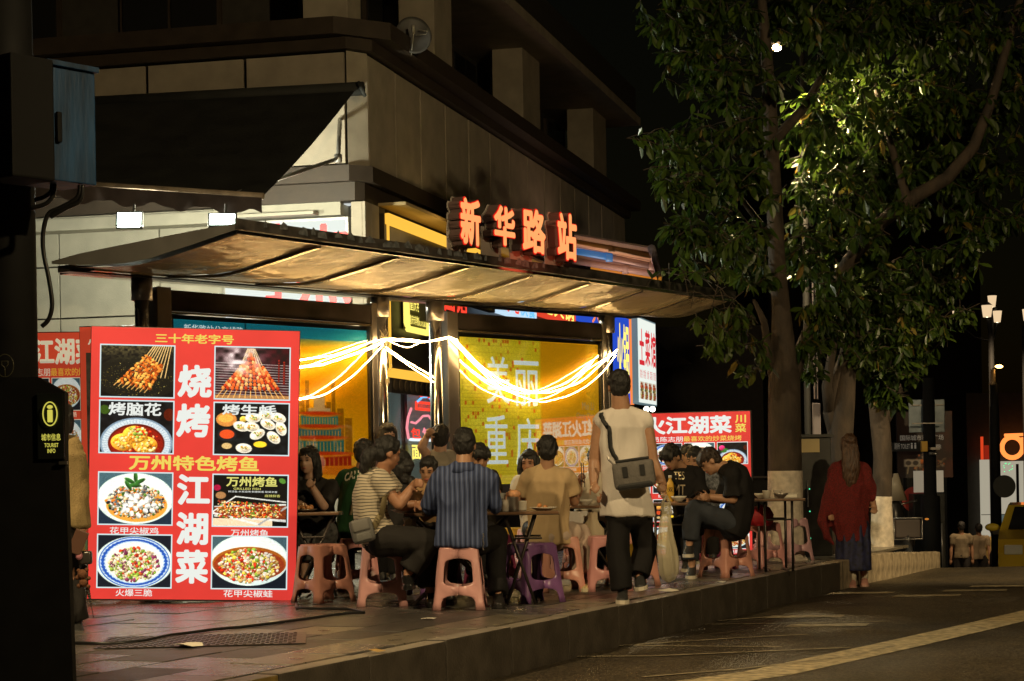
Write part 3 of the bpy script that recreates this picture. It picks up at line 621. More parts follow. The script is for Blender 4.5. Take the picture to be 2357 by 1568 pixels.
fasc('front_fascia', 2.662, 2.735, .03, mat('fascia_torn', (.045, .04, .036), .5, var=.8, vscale=9, bump=.5, bscale=14)); fasc('edge_rim', 2.63, 2.652, .04, steel)
b = MB()
for i in range(26):
    x = X0+.3+i*.14+random.uniform(-.05, .05); y = yf(x)-.034; w_ = random.uniform(.03, .13); z = random.uniform(2.672, 2.7)
    b.add([(x, y, z), (x+w_, y+.011*w_/.1, z+random.uniform(-.01, .01)), (x+w_*.9, y+.011*w_/.1, z+random.uniform(.02, .05)), (x+w_*.4, y, z+.055), (x, y, z+random.uniform(.01, .04))], [(0, 1, 2, 3, 4)])
b.build('adhesive_scrap', mat('torn_film', (.12, .13, .14), .35, var=.5, vscale=30), sh, kind='stuff')
b = MB(); b.box((-.75, -.09, 2.528), (6.35, .05, 2.578), bev=.004); b.build('rear_beam', gunm, sh)
b = MB(); b.box((-.6, -.19, 2.535), (6.2, -.095, 2.55)); b.box((-.6, .055, 2.535), (6.2, .22, 2.55)); b.build('beam_tray', mat('mirror_steel', (.6, .56, .52), .12, 1.0), sh)
# ------------------------------------------------ advert panels
NK = (.93, .66, .1)
def poster_city(cx_=.5):
    I = Ink(250, 150, (.92, .62, .08)); yy, xx = I.yy, I.xx
    g = .55+.45*I.nz(3, 4); I.a = np.stack([.96*np.ones_like(yy), .60+.16*(1-yy)*g+.05*(xx > .6), .04+.1*(1-yy)*g], -1)
    I.put(np.clip((.4-np.abs(yy-.42-.08*np.sin(xx*7)))/.4, 0, 1)*.45, (.85, .42, .02))
    for x, w_, h in ((.03, .03, .25), (.08, .04, .33), (.14, .03, .22), (.2, .04, .4), (.26, .03, .3), (.55, .03, .33), (.63, .025, .34), (.66, .02, .45), (.69, .03, .24), (.72, .05, .3), (.77, .025, .32), (.8, .02, .46), (.83, .035, .28), (.87, .04, .22)):
        I.rect(x, .78-h, x+w_, .8, (.62, .40, .06))
        for k in range(9): I.rect(x+.004, .78-h+.02+k*.03, x+w_*.5, .78-h+.026+k*.03, (.74, .5, .08))
    I.ell(.66, .98, .42, .2, (.93, .68, .2)); I.ell(.78, 1.02, .36, .17, (.85, .45, .06)); I.ell(.5, 1.1, .7, .2, (.9, .6, .1))
    for k, (w_, y0, y1, c) in enumerate(((.03, .42, .5, (.72, .6, .4)), (.06, .5, .56, (.75, .62, .42)), (.1, .54, .62, (.2, .5, .45)), (.115, .62, .69, (.17, .42, .42)), (.13, .69, .79, (.13, .42, .40)), (.17, .79, .86, (.62, .12, .05)))):
        I.rect(cx_-w_, y0, cx_+w_, y1, c)
        if k > 1:
            I.ell(cx_, y0, w_*1.08, .016, (.86, .5, .1)); I.ell(cx_, y0-.008, w_*1.02, .012, (.8, .25, .08))
            for q in range(14): I.rect(cx_-w_+q*w_/7, y0+.02, cx_-w_+q*w_/7+.004, y1, (.88, .62, .15))
    I.rect(0, 0, 1, .075, (.12, .55, .62)); I.put(((yy > .075) & (yy < .13)).astype(float)*(1-(yy-.075)/.055)*.6, (.3, .6, .5)); I.rect(.355, 0, .362, .13, (.05, .2, .25))
    return I
def poster_brick(sp=.66):
    I = Ink(210, 190, (.9, .78, .14)); yy, xx = I.yy, I.xx; n = I.nz(7, 3)
    I.a = np.stack([.86+.1*n, .78+.13*n, .14+.12*n], -1)
    rr = (yy*42).astype(int); ln = ((yy*42) % 1) < .16; vx = ((xx*30+(rr % 2)*.5) % 1) < .08
    I.put(ln*.35, (.72, .6, .1)); I.put(vx*.25, (.72, .6, .1))
    r = np.random.RandomState(5)
    for i in range(150):
        x = r.randint(2, 42)/62; y = r.randint(0, 40)/42
        if x > sp-.02: continue
        I.rect(x, y+.004, x+.013, y+.028, (.86, .45, .1) if r.rand() < .8 else (.85, .62, .15))
    m = np.clip((xx-sp)*60, 0, 1); I.put(m*(yy < 2), (.88, .66, .1)); I.put(np.clip((xx-sp)*60, 0, 1)*np.clip(1-yy*1.3, 0, 1)*.35, (.8, .5, .03))
    I.put(np.clip((xx-.9)*80, 0, 1)*.4, (.95, .75, .2)); return I
for k, (xa, xb, ink) in enumerate(((.1, 2.53, poster_city((SH.hit(732, 900)[0]-.265)/2.18)), (3.44, 5.79, poster_brick((SH.hit(1240, 900)[0]-3.605)/2.1)))):
    for a, c in ((xa, xa+.14), (xb-.06, xb)):
        b = MB(); b.box((a, -.06, .1), (c, .1, (SH.hit(368, 660, -.05)[1] if k == 0 else SH.hit(1040, 718, -.05)[1])), bev=.006); b.build('panel_post', plate_m, sh)
    zh = SH.hit(400, 668, -.05)[1] if k == 0 else SH.hit(1178, 729, -.05)[1]; zr = 2.287
    b = MB(); b.box((xa+.143, -.05, 2.29), (xb-.063, .1, zh), bev=.004); b.build('panel_header', mat('header_dark', (.06, .05, .045), .22, .3, var=.4, vscale=3), sh)
    b = MB(); b.box((xa+.143, -.055, 2.272), (xb-.063, -.04, 2.287)); b.build('header_rim', mat('brass_rim', (.5, .4, .25), .25, .9), sh)
    b = MB(); b.box((xa+.143, .0, .82), (xb-.063, .1, 2.27)); b.box((xa+.143, -.05, .8), (xb-.063, .0, .885)); b.box((xa+.143, -.05, .885), (xa+.165, 0, 2.268)); b.box((xb-.085, -.05, .885), (xb-.063, 0, 2.268)); b.build('panel_frame', mat('frame_black', (.02, .02, .02), .3), sh)
    W_ = xb-.085-(xa+.165); ad = bpy.data.objects.new('advert_poster', None)
    C.objects.remove(ad) if ad.name in C.objects else None; bpy.data.objects.remove(ad)
    po = ink.build('advert_poster', W_, 1.345, printmat('poster_ink%d' % k, .42 if k == 0 else .5, .4), sh, xa+.165, .888, -.012, n=.05)
    pale = mat('poster_pale', (.62, .72, .7), .5, emis=(.58, .68, .66), estr=1.0)
    if k == 0: text('新华路站公交线路', xa+.3, 2.13, .62, .07, pale, po, -.016, name='poster_text')
    else:
        x0 = xa+.165
        for ch, u0, u1, v0, v1 in (('美', 1116, 1171, 820, 930), ('丽', 1180, 1238, 830, 936), ('重', 1113, 1167, 955, 1068), ('庆', 1184, 1240, 962, 1072)):
            a, zt = SH.hit(u0, v0); c, zb_ = SH.hit(u1, v1); text(ch, a, zb_, c-a, zt-zb_, pale, po, -.016, bold=.006, name='poster_text')
        for s, u0, u1, v0, v1 in (('Mei Li', 1337, 1364, 926, 944), ('Chong Qing', 1324, 1364, 950, 968)):
            a, zt = SH.hit(u0, v0); c, zb_ = SH.hit(u1, v1); text(s, a, zb_, c-a, zt-zb_, mat('poster_cream', (.6, .5, .25), .5, emis=(.6, .5, .25), estr=.3), po, -.016, bold=0, name='poster_text')
    def pane_m():
        if 'case_glass' in MATS: return MATS['case_glass']
        m = bpy.data.materials.new('case_glass'); m.use_nodes = True; t = m.node_tree; t.nodes.clear()
        tr = t.nodes.new('ShaderNodeBsdfTransparent'); gl_ = t.nodes.new('ShaderNodeBsdfGlossy'); gl_.inputs['Roughness'].default_value = .015; lw = t.nodes.new('ShaderNodeLayerWeight'); lw.inputs[0].default_value = .5; fr = t.nodes.new('ShaderNodeMath'); fr.operation = 'POWER'; fr.inputs[1].default_value = 3.0; t.links.new(lw.outputs['Facing'], fr.inputs[0])
        mx = t.nodes.new('ShaderNodeMixShader'); o = t.nodes.new('ShaderNodeOutputMaterial'); mu = t.nodes.new('ShaderNodeMath'); mu.operation = 'MULTIPLY_ADD'; mu.inputs[1].default_value = 2.0; mu.inputs[2].default_value = .13; mu.use_clamp = True
        t.links.new(fr.outputs[0], mu.inputs[0]); t.links.new(mu.outputs[0], mx.inputs[0]); t.links.new(tr.outputs[0], mx.inputs[1]); t.links.new(gl_.outputs[0], mx.inputs[2]); t.links.new(mx.outputs[0], o.inputs[0]); MATS['case_glass'] = m; return m
    b = MB(); b.box((xa+.168, -.036, .892), (xb-.088, -.032, 2.226)); b.build('glass_pane', pane_m(), sh)
# ------------------------------------------------ station name letters on the front edge
ns_ = empty('station_name_sign', SH.w(3, yf(3), 2.7), 'glowing orange red station name characters standing on the canopy edge', 'sign', rz=SH.rz); ns_.scale = (KS,)*3
so = SH.loc(ns_.location)
front = glow('letter_face', (1.0, .36, .12), 1.2); rim = glow('letter_rim', (1, .02, .01), .9); side = mat('letter_side', (.16, .1, .09), .45, .5); back = mat('letter_plate', (.42, .37, .33), .5, .4, var=.1)
def fh(u, v, off): # on the sloping front edge line
    pa = SH.w(X0, yf(X0)-off, 0); pb = SH.w(X1, yf(X1)-off, 0); d = (pb-pa).normalized(); n_ = Vector((d.y, -d.x, 0)); q = SH.loc(onplane(u, v, pa, n_)); return q
for ch, u0, u1, v0, v1, pb_ in (('新', 1061, 1110, 455, 566, 588), ('华', 1139, 1189, 473, 567, 600), ('路', 1205, 1260, 480, 584, 612), ('站', 1285, 1331, 490, 600, 628)):
    a = fh(u0, (v0+v1)/2, .17); c = fh(u1, (v0+v1)/2, .17); zt = fh((u0+u1)/2, v0, .17).z; zb_ = fh((u0+u1)/2, v1, .17).z
    y = (a.y+c.y)/2-so.y; w_ = c.x-a.x; x = a.x-so.x; z = zb_-so.z; h_ = zt-zb_
    ang = atan2(.90, 7.34)
    L = bpy.data.objects.new('character', None); C.objects.link(L); L.parent = ns_; L.location = (x, y, z); L.rotation_euler.z = ang
    text(ch, -.004, -.004, w_+.008, h_+.008, rim, L, -.004, bold=.045, name='lettering_edge'); text(ch, .006, .006, w_-.012, h_-.012, front, L, -.008, bold=.04, name='lettering_face')
    text(ch, -.004, -.004, w_+.008, h_+.008, side, L, .05, bold=.045, depth=.09, name='lettering_side')
    text(ch, -.01, -.012, w_+.02, h_+.024, back, L, .108, bold=.07, depth=.01, name='lettering_plate')
    zl = fh((u0+u1)/2, pb_, .05).z-so.z-z; b = MB(); b.box((.0, .116, 2.73-so.z-z), (w_*.92, .124, .16), bev=.003); b.build('foot_plate', back, L)
lamp('AREA', 'letter_glow', ns_.location+Vector((.12, -.25, .35)), 2.2, (1, .12, .05), .8, ns_.location+Vector((-.4, .4, .25)))
# ------------------------------------------------ warm LED rope lights swagged along the shelter
ledm = glow('led_rope', (1.0, .64, .25), 58); cabm = mat('led_cable', (.6, .5, .3), .5)
def rope(pts, label, off=.13, r=.006, k=0.0, offs=None, m=ledm, parent=None, name='led_rope'):
    q = []
    for i, (u, v) in enumerate(pts): q.append(onplane(u, v, SH.o-SH.ey*(offs[i] if offs else off), SH.ey))
    # smooth
    out = []
    for i in range(len(q)-1):
        p0 = q[max(i-1, 0)]; p1 = q[i]; p2 = q[i+1]; p3 = q[min(i+2, len(q)-1)]
        for j in range(5):
            t = j/5; out.append(.5*((2*p1)+(p2-p0)*t+(2*p0-5*p1+4*p2-p3)*t*t+(3*p1-p0-3*p2+p3)*t**3))
    out.append(q[-1]); o0 = out[0]; b = MB(); b.tube([p-o0+Vector((0, 0, random.uniform(-.003, .003))) for p in out], r*.62, 6)
    o = b.build(name, m, None, True, loc=o0)
    if label: tag(o, label, 'light strip', 'warm rope lights')
    return o
rope([(560, 870), (640, 842), (696, 829), (772, 816), (854, 788), (887, 780)], 'upper rope light sagging from the left panel to the knot')
rope([(560, 880), (640, 856), (696, 844), (744, 838), (799, 819), (854, 799), (887, 783)], 'thick middle rope light running into the knot from the menu board', r=.009)
rope([(560, 886), (640, 862), (696, 846), (744, 840), (799, 822), (854, 803), (887, 785)], 'strand lying just under the thick middle rope light', off=.15)
rope([(560, 925), (640, 928), (693, 919), (744, 909), (799, 876), (841, 838), (882, 794)], 'lowest rope light looping down behind the menu board', r=.007)
rope([(887, 780), (937, 781), (978, 786), (1020, 779), (1033, 776), (1053, 783)], 'top strand between the knot and the middle column', r=.008)
rope([(887, 782), (937, 786), (978, 788), (1020, 781), (1033, 778), (1053, 786)], 'second strand hugging the top one between knot and middle column', off=.15)
rope([(893, 782), (908, 791), (937, 800), (960, 792), (972, 787)], 'short loop drooping right beside the knot', r=.005)
rope([(888, 799), (937, 832), (998, 868)], 'upper slanting strand across the gap to the column foot of the loop', r=.006); rope([(890, 805), (940, 841), (998, 879)], 'lower slanting strand across the gap', r=.005)
G1 = [(1033, 776), (1053, 789), (1102, 838), (1157, 877), (1212, 900), (1259, 904), (1300, 893), (1340, 876), (1386, 836), (1421, 805)]
rope(G1, 'brightest rope light swag hanging over the yellow poster', r=.010)
rope([(1038, 782), (1055, 799), (1102, 849), (1146, 888), (1190, 909), (1237, 924), (1267, 922), (1325, 904), (1379, 865), (1417, 818)], 'deepest rope light swag over the yellow poster', r=.006, off=.17)
rope([(1053, 795), (1102, 845), (1150, 882), (1190, 897), (1240, 903), (1300, 882), (1360, 846), (1419, 811)], 'thin strand between the bright and the deep swag', r=.004, off=.12)
rope([(998, 866), (1004, 840), (1008, 800), (1012, 782)], 'pale unlit cable end looped up the middle column', m=cabm, r=.004)
kn_ = [(887+random.uniform(-14, 16), 782+random.uniform(-24, 26)) for _ in range(22)]
o = rope(kn_, 'tangle of pale wires where the rope lights are tied', m=cabm, r=.003, off=.14); o['category'] = 'wire tangle'; del o['group']
o = rope([(894, 800), (893, 830), (887, 846), (896, 852), (903, 843), (895, 834), (889, 843), (893, 862), (892, 872)], 'loose wire with a two pin plug dangling below the knot', m=cabm, r=.004, off=.14); o['category'] = 'plug lead'; del o['group']
p = onplane(892, 876, SH.o-SH.ey*.14, SH.ey)-o.location; b = MB(); b.box((p.x-.018, p.y-.012, p.z-.03), (p.x+.018, p.y+.012, p.z+.02), bev=.004)
for q in (-.008, .008): b.box((p.x+q-.002, p.y-.003, p.z-.055), (p.x+q+.002, p.y+.003, p.z-.029))
b.build('plug', cabm, o)
# ============================================================ MENU LIGHT BOXES
def paint(kind, w_=130, h_=97):
    I = Ink(w_, h_, (.06, .06, .07)); r = I.r; n = I.nz(14, 2); n2 = I.nz(40, 9)
    OR = [(.85, .5, .2), (.7, .34, .12), (.92, .66, .32), (.55, .25, .1)]; MIX = [(.95, .93, .88), (.9, .85, .7), (.8, .3, .15), (.35, .5, .15), (.75, .75, .7), (.2, .2, .22), (.9, .5, .15), (.85, .8, .55)]
    if kind == 'skewers':
        I.ell(.5, .62, .62, .42, (.1, .1, .09)); I.bits(.5, .66, .5, .36, [(.75, .65, .25), (.5, .45, .15), (.2, .2, .18), (.85, .8, .5), (.3, .25, .1)], 900, .004, .012, .2)
        I.put(np.clip((.35-I.yy)*3, 0, 1)*n2*.5, (.7, .65, .4))
        for i in range(9): x = .30+i*.06; I.line(.72+i*.03, .0+.0, x+.1, .62, .008, (.88, .75, .5))
        for i in range(8):
            for t in range(11): q = t/10; I.small(.62+.028*i-q*(.38-.03*i)+r.rand()*.02, .2+.03*i+q*(.5-.01*i), .04+.02*r.rand(), .028, np.array(OR[r.randint(4)]), r.rand()*3)
            I.line(.62+.028*i-(.38-.03*i), .7+.02*i, .56+.03*i-(.38-.03*i), .78+.02*i, .006, (.9, .7, .4))
    elif kind == 'grill':
        I.a[:] = (.12, .09, .1); I.put(n*.6, (.35, .05, .1)); 
        for k in range(14): I.line(0, .3+k*.05, 1, .34+k*.05, .006, (.6, .58, .6))
        I.rect(0, .93, 1, 1, (.6, .45, .3))
        for i in range(13):
            a = (i-6)/6; tx = .48+.05*a; bx = .45+.55*a*.8+.03; top = .1+.28*abs(a)+.14*r.rand(); 
            I.line(tx, .02, tx+(bx-tx)*.3, top, .005, (.9, .8, .6)); I.line(tx+(bx-tx)*.8, .8, bx+.02*a, .98, .007, (.9, .7, .4))
            for t in range(9): q = t/8; I.small(tx+(bx-tx)*(.3+.52*q), top+q*(.8-top), .042+.016*r.rand(), .034, np.array([(.85, .35, .15), (.9, .5, .25), (.65, .2, .1), (.95, .65, .4)][r.randint(4)]), 1.3)
        for t in range(9): I.small(.86, .25+t*.05, .03, .022, np.array((.45, .12, .1)), 1.4); I.small(.93, .28+t*.05, .03, .022, np.array((.5, .14, .1)), 1.4)
        I.put(np.exp(-((I.xx-.3)**2*14+(I.yy-.25)**2*12))*n*1.3, (.85, .83, .88))
    elif kind == 'bowl':
        I.put(n*.4, (.2, .22, .25)); I.ell(.06, .17, .07, .09, (.2, .3, .1), .4); I.ell(.95, .25, .08, .12, (.3, .1, .05)); I.ell(.5, .82, .5, .5, (.45, .55, .66)); I.ell(.5, .82, .47, .47, (.72, .8, .88)); 
        for k in range(60): t = k/60*2*pi; I.line(.5+.4*cos(t), .82+.4*sin(t), .5+.47*cos(t), .82+.47*sin(t), .004, (.5, .6, .72))
        I.ell(.5, .82, .39, .38, (.35, .1, .06)); I.ell(.5, .83, .37, .35, (.5, .12, .08)); I.bits(.5, .8, .33, .28, [(.6, .1, .1), (.75, .2, .1), (.9, .75, .5)], 120, .02, .05)
        for x, y in ((.32, .8), (.62, .85), (.48, .65)): I.ell(x, y, .17, .17, (.93, .65, .22), shade=.4); I.bits(x, y, .14, .14, [(.96, .75, .3), (.85, .5, .12), (.98, .9, .6)], 70, .015, .045)
        I.bits(.52, .6, .14, .1, [(.6, .75, .3), (.85, .9, .6), (.85, .2, .1)], 26, .02, .045)
    elif kind == 'oysters':
        I.put(n*.35, (.2, .24, .26)); I.bits(.5, .5, .5, .5, [(.3, .3, .3), (.6, .6, .55)], 260, .003, .007, .1); I.ell(.16, .32, .14, .14, (.75, .5, .25)); I.ell(.15, .3, .1, .08, (.85, .65, .3)); I.ell(.39, .31, .05, .06, (.85, .72, .3), shade=.4)
        I.ell(.17, .62, .13, .13, (.12, .13, .15)); I.ell(.17, .61, .1, .09, (.8, .3, .15)); I.ell(.17, .85, .1, .1, (.1, .1, .1)); I.ell(.17, .84, .07, .06, (.75, .65, .45)); I.ell(.62, .8, .09, .06, (.95, .8, .2))
        for x, y, a in ((.36, .45, .3), (.52, .28, 0), (.72, .4, .5), (.9, .48, 1.2), (.8, .66, .8), (.58, .6, -.5), (.4, .88, .1), (.7, .22, .2), (.86, .27, .4), (.5, .46, .2)):
            I.ell(x, y, .11, .095, (.86, .87, .84), a); I.ell(x, y, .09, .075, (.95, .93, .86), a, shade=.4); I.bits(x, y, .06, .05, [(.9, .6, .25), (.95, .85, .6), (.5, .6, .25)], 28, .01, .028)
    elif kind in ('clams', 'blueplate', 'whitebowl'):
        bgc = (.1, .12, .16) if kind != 'clams' else (.12, .18, .25); I.a[:] = bgc; I.put((I.yy < .3)*.6, (.35, .5, .55) if kind != 'blueplate' else bgc)
        cyy = {'clams': .5, 'blueplate': .52, 'whitebowl': .45}[kind]
        I.ell(.5, cyy, .53, .5, (.82, .92, .93)); I.ell(.5, cyy-.02, .5, .45, (.9, .96, .96))
        if kind == 'blueplate':
            I.ell(.5, cyy, .49, .49, (.12, .3, .68)); I.ell(.5, cyy, .475, .47, (.75, .85, .95))
            for k in range(120): t = k/120*2*pi; I.ell(.5+.435*cos(t), cyy+.43*sin(t), .014+.008*(k % 3), .02, (.15, .32, .7))
            I.ell(.5, cyy, .39, .38, (.9, .93, .93))
        if kind == 'whitebowl': I.ell(.5, .52, .5, .33, (.62, .35, .12)); I.ell(.5, .55, .48, .3, (.55, .22, .12))
        if kind == 'clams': I.ell(.52, .63, .42, .33, (.85, .6, .25))
        P_ = {'clams': [(.88, .9, .88), (.7, .74, .74), (.35, .38, .4), (.9, .45, .15), (.3, .45, .2), (.95, .95, .9), (.15, .16, .18), (.85, .75, .6)], 'blueplate': [(.95, .88, .7), (.45, .6, .2), (.6, .72, .3), (.8, .25, .15), (.9, .8, .65), (.5, .2, .35), (.98, .95, .85)], 'whitebowl': [(.96, .9, .78), (.9, .8, .6), (.85, .2, .12), (.45, .6, .2), (.95, .93, .88), (.8, .65, .4), (.9, .8, .3)]}[kind]
        I.bits(.5, .56, .4 if kind != 'blueplate' else .34, .32, P_, 620, .018, .048)
        if kind == 'clams':
            for a in range(26): t = r.rand()*6.28; I.ell(.5+.34*r.rand()*cos(t), .62+.26*r.rand()*sin(t), .04, .045, (.9, .93, .94), t, shade=.5)
            for x, y, a in ((.42, .15, .5), (.5, .08, 1.5), (.56, .16, -.5), (.48, .24, 0), (.4, .24, 1)): I.ell(x, y, .08, .04, (.18, .36, .16), a, shade=.5)
    elif kind == 'fish':
        I.a[:] = (.08, .08, .08); I.rect(0, .85, .8, 1, (.85, .78, .68)); I.ell(.1, .4, .07, .07, (.6, .45, .3)); I.ell(.05, .25, .05, .06, (.6, .1, .25)); I.ell(.93, .1, .05, .05, (.3, .5, .2), .6)
        for k in range(40): q = k/40; I.line(.02, .62+.2*q, .98, .56+.36*q, .006, (.8, .84, .86) if k < 4 or k > 34 else (.45, .2, .1))
        I.line(.0, .75, .62, .97, .02, (.85, .88, .9)); I.line(.3, .42, .98, .52, .012, (.8, .84, .86)); I.line(.62, .97, .99, .62, .02, (.6, .62, .64)); I.line(.0, .72, .3, .42, .012, (.85, .88, .9))
        for k in range(420): a, q = r.rand(), r.rand(); I.small(.06+.86*a, .5+.08*a+.34*q*(1-.25*a), .02+.02*r.rand(), .016, np.array(P6[r.randint(len(P6))])*(.75+.5*r.rand()), r.rand()*3)
    return I
P6 = [(.75, .2, .1), (.9, .55, .25), (.92, .85, .65), (.4, .55, .2), (.6, .15, .1), (.95, .75, .4), (.5, .3, .2)]
redbox = mat('lightbox_red', (.4, .03, .028), .45, emis=(.66, .04, .034), estr=.9)
def uneven(m):
    t = m.node_tree; p = t.nodes['Principled BSDF']; tc = t.nodes.new('ShaderNodeTexCoord'); n = t.nodes.new('ShaderNodeTexNoise'); n.inputs['Scale'].default_value = 1.6; n.inputs['Detail'].default_value = 3
    mr = t.nodes.new('ShaderNodeMapRange'); mr.inputs[1].default_value = .3; mr.inputs[2].default_value = .7; mr.inputs[3].default_value = .68; mr.inputs[4].default_value = .98
    t.links.new(tc.outputs['Object'], n.inputs['Vector']); t.links.new(n.outputs[0], mr.inputs[0]); t.links.new(mr.outputs[0], p.inputs['Emission Strength'])
uneven(redbox)
whp = glow('print_white', (.9, .93, .86), .95); yelp = glow('print_yellow', (.93, .72, .12), .95)
pm = printmat('food_print', .92); case = mat('box_case', (.05, .045, .045), .4, .4)
pTL, pBR = P(218, 753, 15.9), P(680, 1392, 15.9)
BW, BH = 1.655, 2.18
mb = empty('menu_lightbox', P(442, 1389, 15.9), 'tall red lit menu board with eight dish photos standing on the pavement', 'menu board'); mb.location.z = .012
mb.rotation_euler = (0, radians(1.9), radians(7)); OX = -BW/2
b = MB(); b.box((OX, 0, 0), (-OX, .16, BH), bev=.006); b.build('case', case, mb)
b = MB(); b.quad((OX+.006, -.003, .012), (-OX-.006, -.003, .012), (-OX-.006, -.003, BH-.006), (OX+.006, -.003, BH-.006)); b.build('light_face', redbox, mb)
def nx_(a): return OX+a*BW
def nz_(a): return BH*(1-a)
def tx(s, x0, x1, y0, y1, m, bold=.02): return text(s, nx_(x0), nz_(y1), (x1-x0)*BW, (y1-y0)*BH, m, mb, -.006, bold=bold)
tx('三十年老字号', .305, .68, .022, .057, yelp, .03); tx('万州特色烤鱼', .19, .81, .468, .523, yelp, .035)
for ch, y0, y1, a, c in (('烧', .135, .255, .415, .578), ('烤', .277, .4, .412, .573), ('江', .536, .648, .42, .578), ('湖', .675, .795, .42, .572), ('菜', .812, .936, .418, .575)): tx(ch, a, c, y0, y1, whp, .048)
tx('花甲尖椒鸡', .105, .335, .732, .757, whp, .012); tx('万州烤鱼', .68, .86, .735, .76, whp, .012); tx('火爆三脆', .137, .31, .958, .984, whp, .012); tx('花甲尖椒蛙', .65, .885, .958, .984, whp, .012)
for kind, c_, y0, y1 in (('skewers', 0, .065, .26), ('grill', 1, .063, .26), ('bowl', 0, .268, .464), ('oysters', 1, .268, .464), ('clams', 0, .53, .725), ('fish', 1, .532, .727), ('blueplate', 0, .757, .955), ('whitebowl', 1, .758, .956)):
    a, c = (.045, .402) if c_ == 0 else (.588, .955)
    fr = MB(); fr.quad((nx_(a), -.0065, nz_(y1)), (nx_(c), -.0065, nz_(y1)), (nx_(c), -.0065, nz_(y0)), (nx_(a), -.0065, nz_(y0))); fo = fr.build('photo_border', glow('print_pale_blue', (.72, .9, .9), .95), mb)
    e = .01; ph = paint(kind).build('dish_photo', (c-a)*BW-2*e, (y1-y0)*BH-2*e, pm, fo, nx_(a)+e, nz_(y1)+e, -.0085, n=.12)
W3 = lambda s, x0, x1, y0, y1, m=whp, bold=.03: text(s, nx_(x0), nz_(y1), (x1-x0)*BW, (y1-y0)*BH, m, mb, -.0105, bold=bold)
W3('烤脑花', .09, .34, .277, .325); W3('KAO', .21, .24, .313, .318, bold=.01); W3('NAO HUA', .195, .255, .32, .326, bold=.01); W3('烤生蚝', .63, .89, .277, .315)
lg = glow('print_lime', (.85, .8, .2), .9); W3('万州烤鱼', .655, .9, .541, .578, lg); W3('GRILLED FISH', .69, .82, .582, .59, lg, .01); W3('鲜活鱼·木炭烧烤·鲜嫩焦香·配菜丰富', .665, .9, .593, .6, whp, .0); W3('麻辣鲜香', .84, .915, .606, .616, lg, .0)
b = MB(); q = P(1192-510, 1392, 15.8)
cb = [(1176-497, 1393), (684, 1400), (760, 1402), (835, 1409), (790, 1410), (720, 1420), (640, 1432), (560, 1441), (470, 1452), (400, 1462), (330, 1478), (180, 1482)]
q = [G(u, v, .012) for u, v in [(682, 1390), (684, 1399), (720, 1401), (800, 1401), (833, 1406), (838, 1410), (800, 1411), (760, 1416), (700, 1425), (640, 1433), (560, 1443), (490, 1449), (440, 1456), (390, 1462), (330, 1475), (250, 1482), (170, 1480)]]
b.tube([p-q[0] for p in q], .011, 6); tag(b.build('power_cable', mat('cable_black', (.015, .015, .015), .4), None, True, loc=q[0]), 'black power cable trailing from the menu board over the pavement', 'cable')
# second menu design, used three times
def menu2(name, label, loc, w_, h_, rz_, lit, part=1.0, flip=False):
    o = empty(name, loc, label, 'menu board'); o.rotation_euler.z = rz_
    rb, ww_, yy_, pp = (redbox, whp, yelp, pm) if lit else (mat('print_red', (.55, .05, .025), .5, emis=(.55, .05, .02), estr=.5), mat('print_white_paper', (.75, .72, .6), .5, emis=(.7, .66, .5), estr=.45), mat('print_yellow_paper', (.75, .5, .06), .5, emis=(.7, .45, .05), estr=.45), printmat('paper_ink', .4))  # unlit paper prints are brightened by a faint glow put into their colour
    b = MB(); b.box((-w_/2, 0, 0), (w_/2, .08, h_), bev=.006); b.build('case', case, o)
    b = MB(); b.quad((-w_/2+.008, -.003, .012), (w_/2-.008, -.003, .012), (w_/2-.008, -.003, h_-.01), (-w_/2+.008, -.003, h_-.01)); b.build('light_face', rb, o)
    X = lambda a: -w_/2+a*w_; Z = lambda a: h_*(1-a)
    def t_(s, a, c, y0, y1, m, bold=.03): text(s, X(a), Z(y1), (c-a)*w_, (y1-y0)*h_, m, o, -.006, bold=bold)
    t_('红火江湖菜', .05, .86, .03, .155, ww_, .045); t_('川', .885, .965, .03, .085, yy_); t_('菜', .885, .965, .09, .15, yy_)
    t_('小虎队成员陈志朋', .04, .5, .17, .207, ww_, .01); t_('最喜欢的炒菜烧烤', .505, .93, .17, .207, yy_, .01)
    ks_ = ['clams', 'blueplate', 'whitebowl', 'bowl', 'whitebowl', 'clams', 'blueplate', 'oysters']
    for r_ in range(4):
        for c_ in range(4):
            a = .03+c_*.24; y0 = .215+r_*.195; fo = MB(); fo.quad((X(a), -.006, Z(y0+.155)), (X(a+.225), -.006, Z(y0+.155)), (X(a+.225), -.006, Z(y0)), (X(a), -.006, Z(y0))); fb = fo.build('photo_border', ww_, o)
            I = paint(ks_[(r_*3+c_) % 8], 56, 52)
            if c_ == 3 and r_ == 0: I.ell(.15, .25, .1, .12, (.85, .2, .45), shade=.5); I.ell(.27, .33, .08, .06, (.2, .45, .2)); I.ell(.2, .42, .1, .05, (.2, .4, .15))
            I.build('dish_photo', .225*w_-.014, .155*h_-.014, pp, fb, X(a)+.007, Z(y0+.155)+.007, -.0085, n=.12)
            t_(('火爆双宝', '爆炒腰花', '红烧肥肠', '香辣跳兔')[(r_+c_) % 4], a+.04, a+.19, y0+.16, y0+.185, ww_, .01)
    return o
loc = G(1600, 1275); menu2('menu_lightbox', 'red lit menu board beyond the diners beside the whitewashed tree', Vector((1.87, 21.72, .05)), 1.5, 1.57, radians(-15.9), True)
p = P(95, 760, 19.5); menu2('menu_poster_board', 'red menu poster board leaning at the stone wall behind the kiosk', Vector((P(118, 1000, 19.5).x, 19.5, .35)), 1.25, 2.1, radians(4), False)
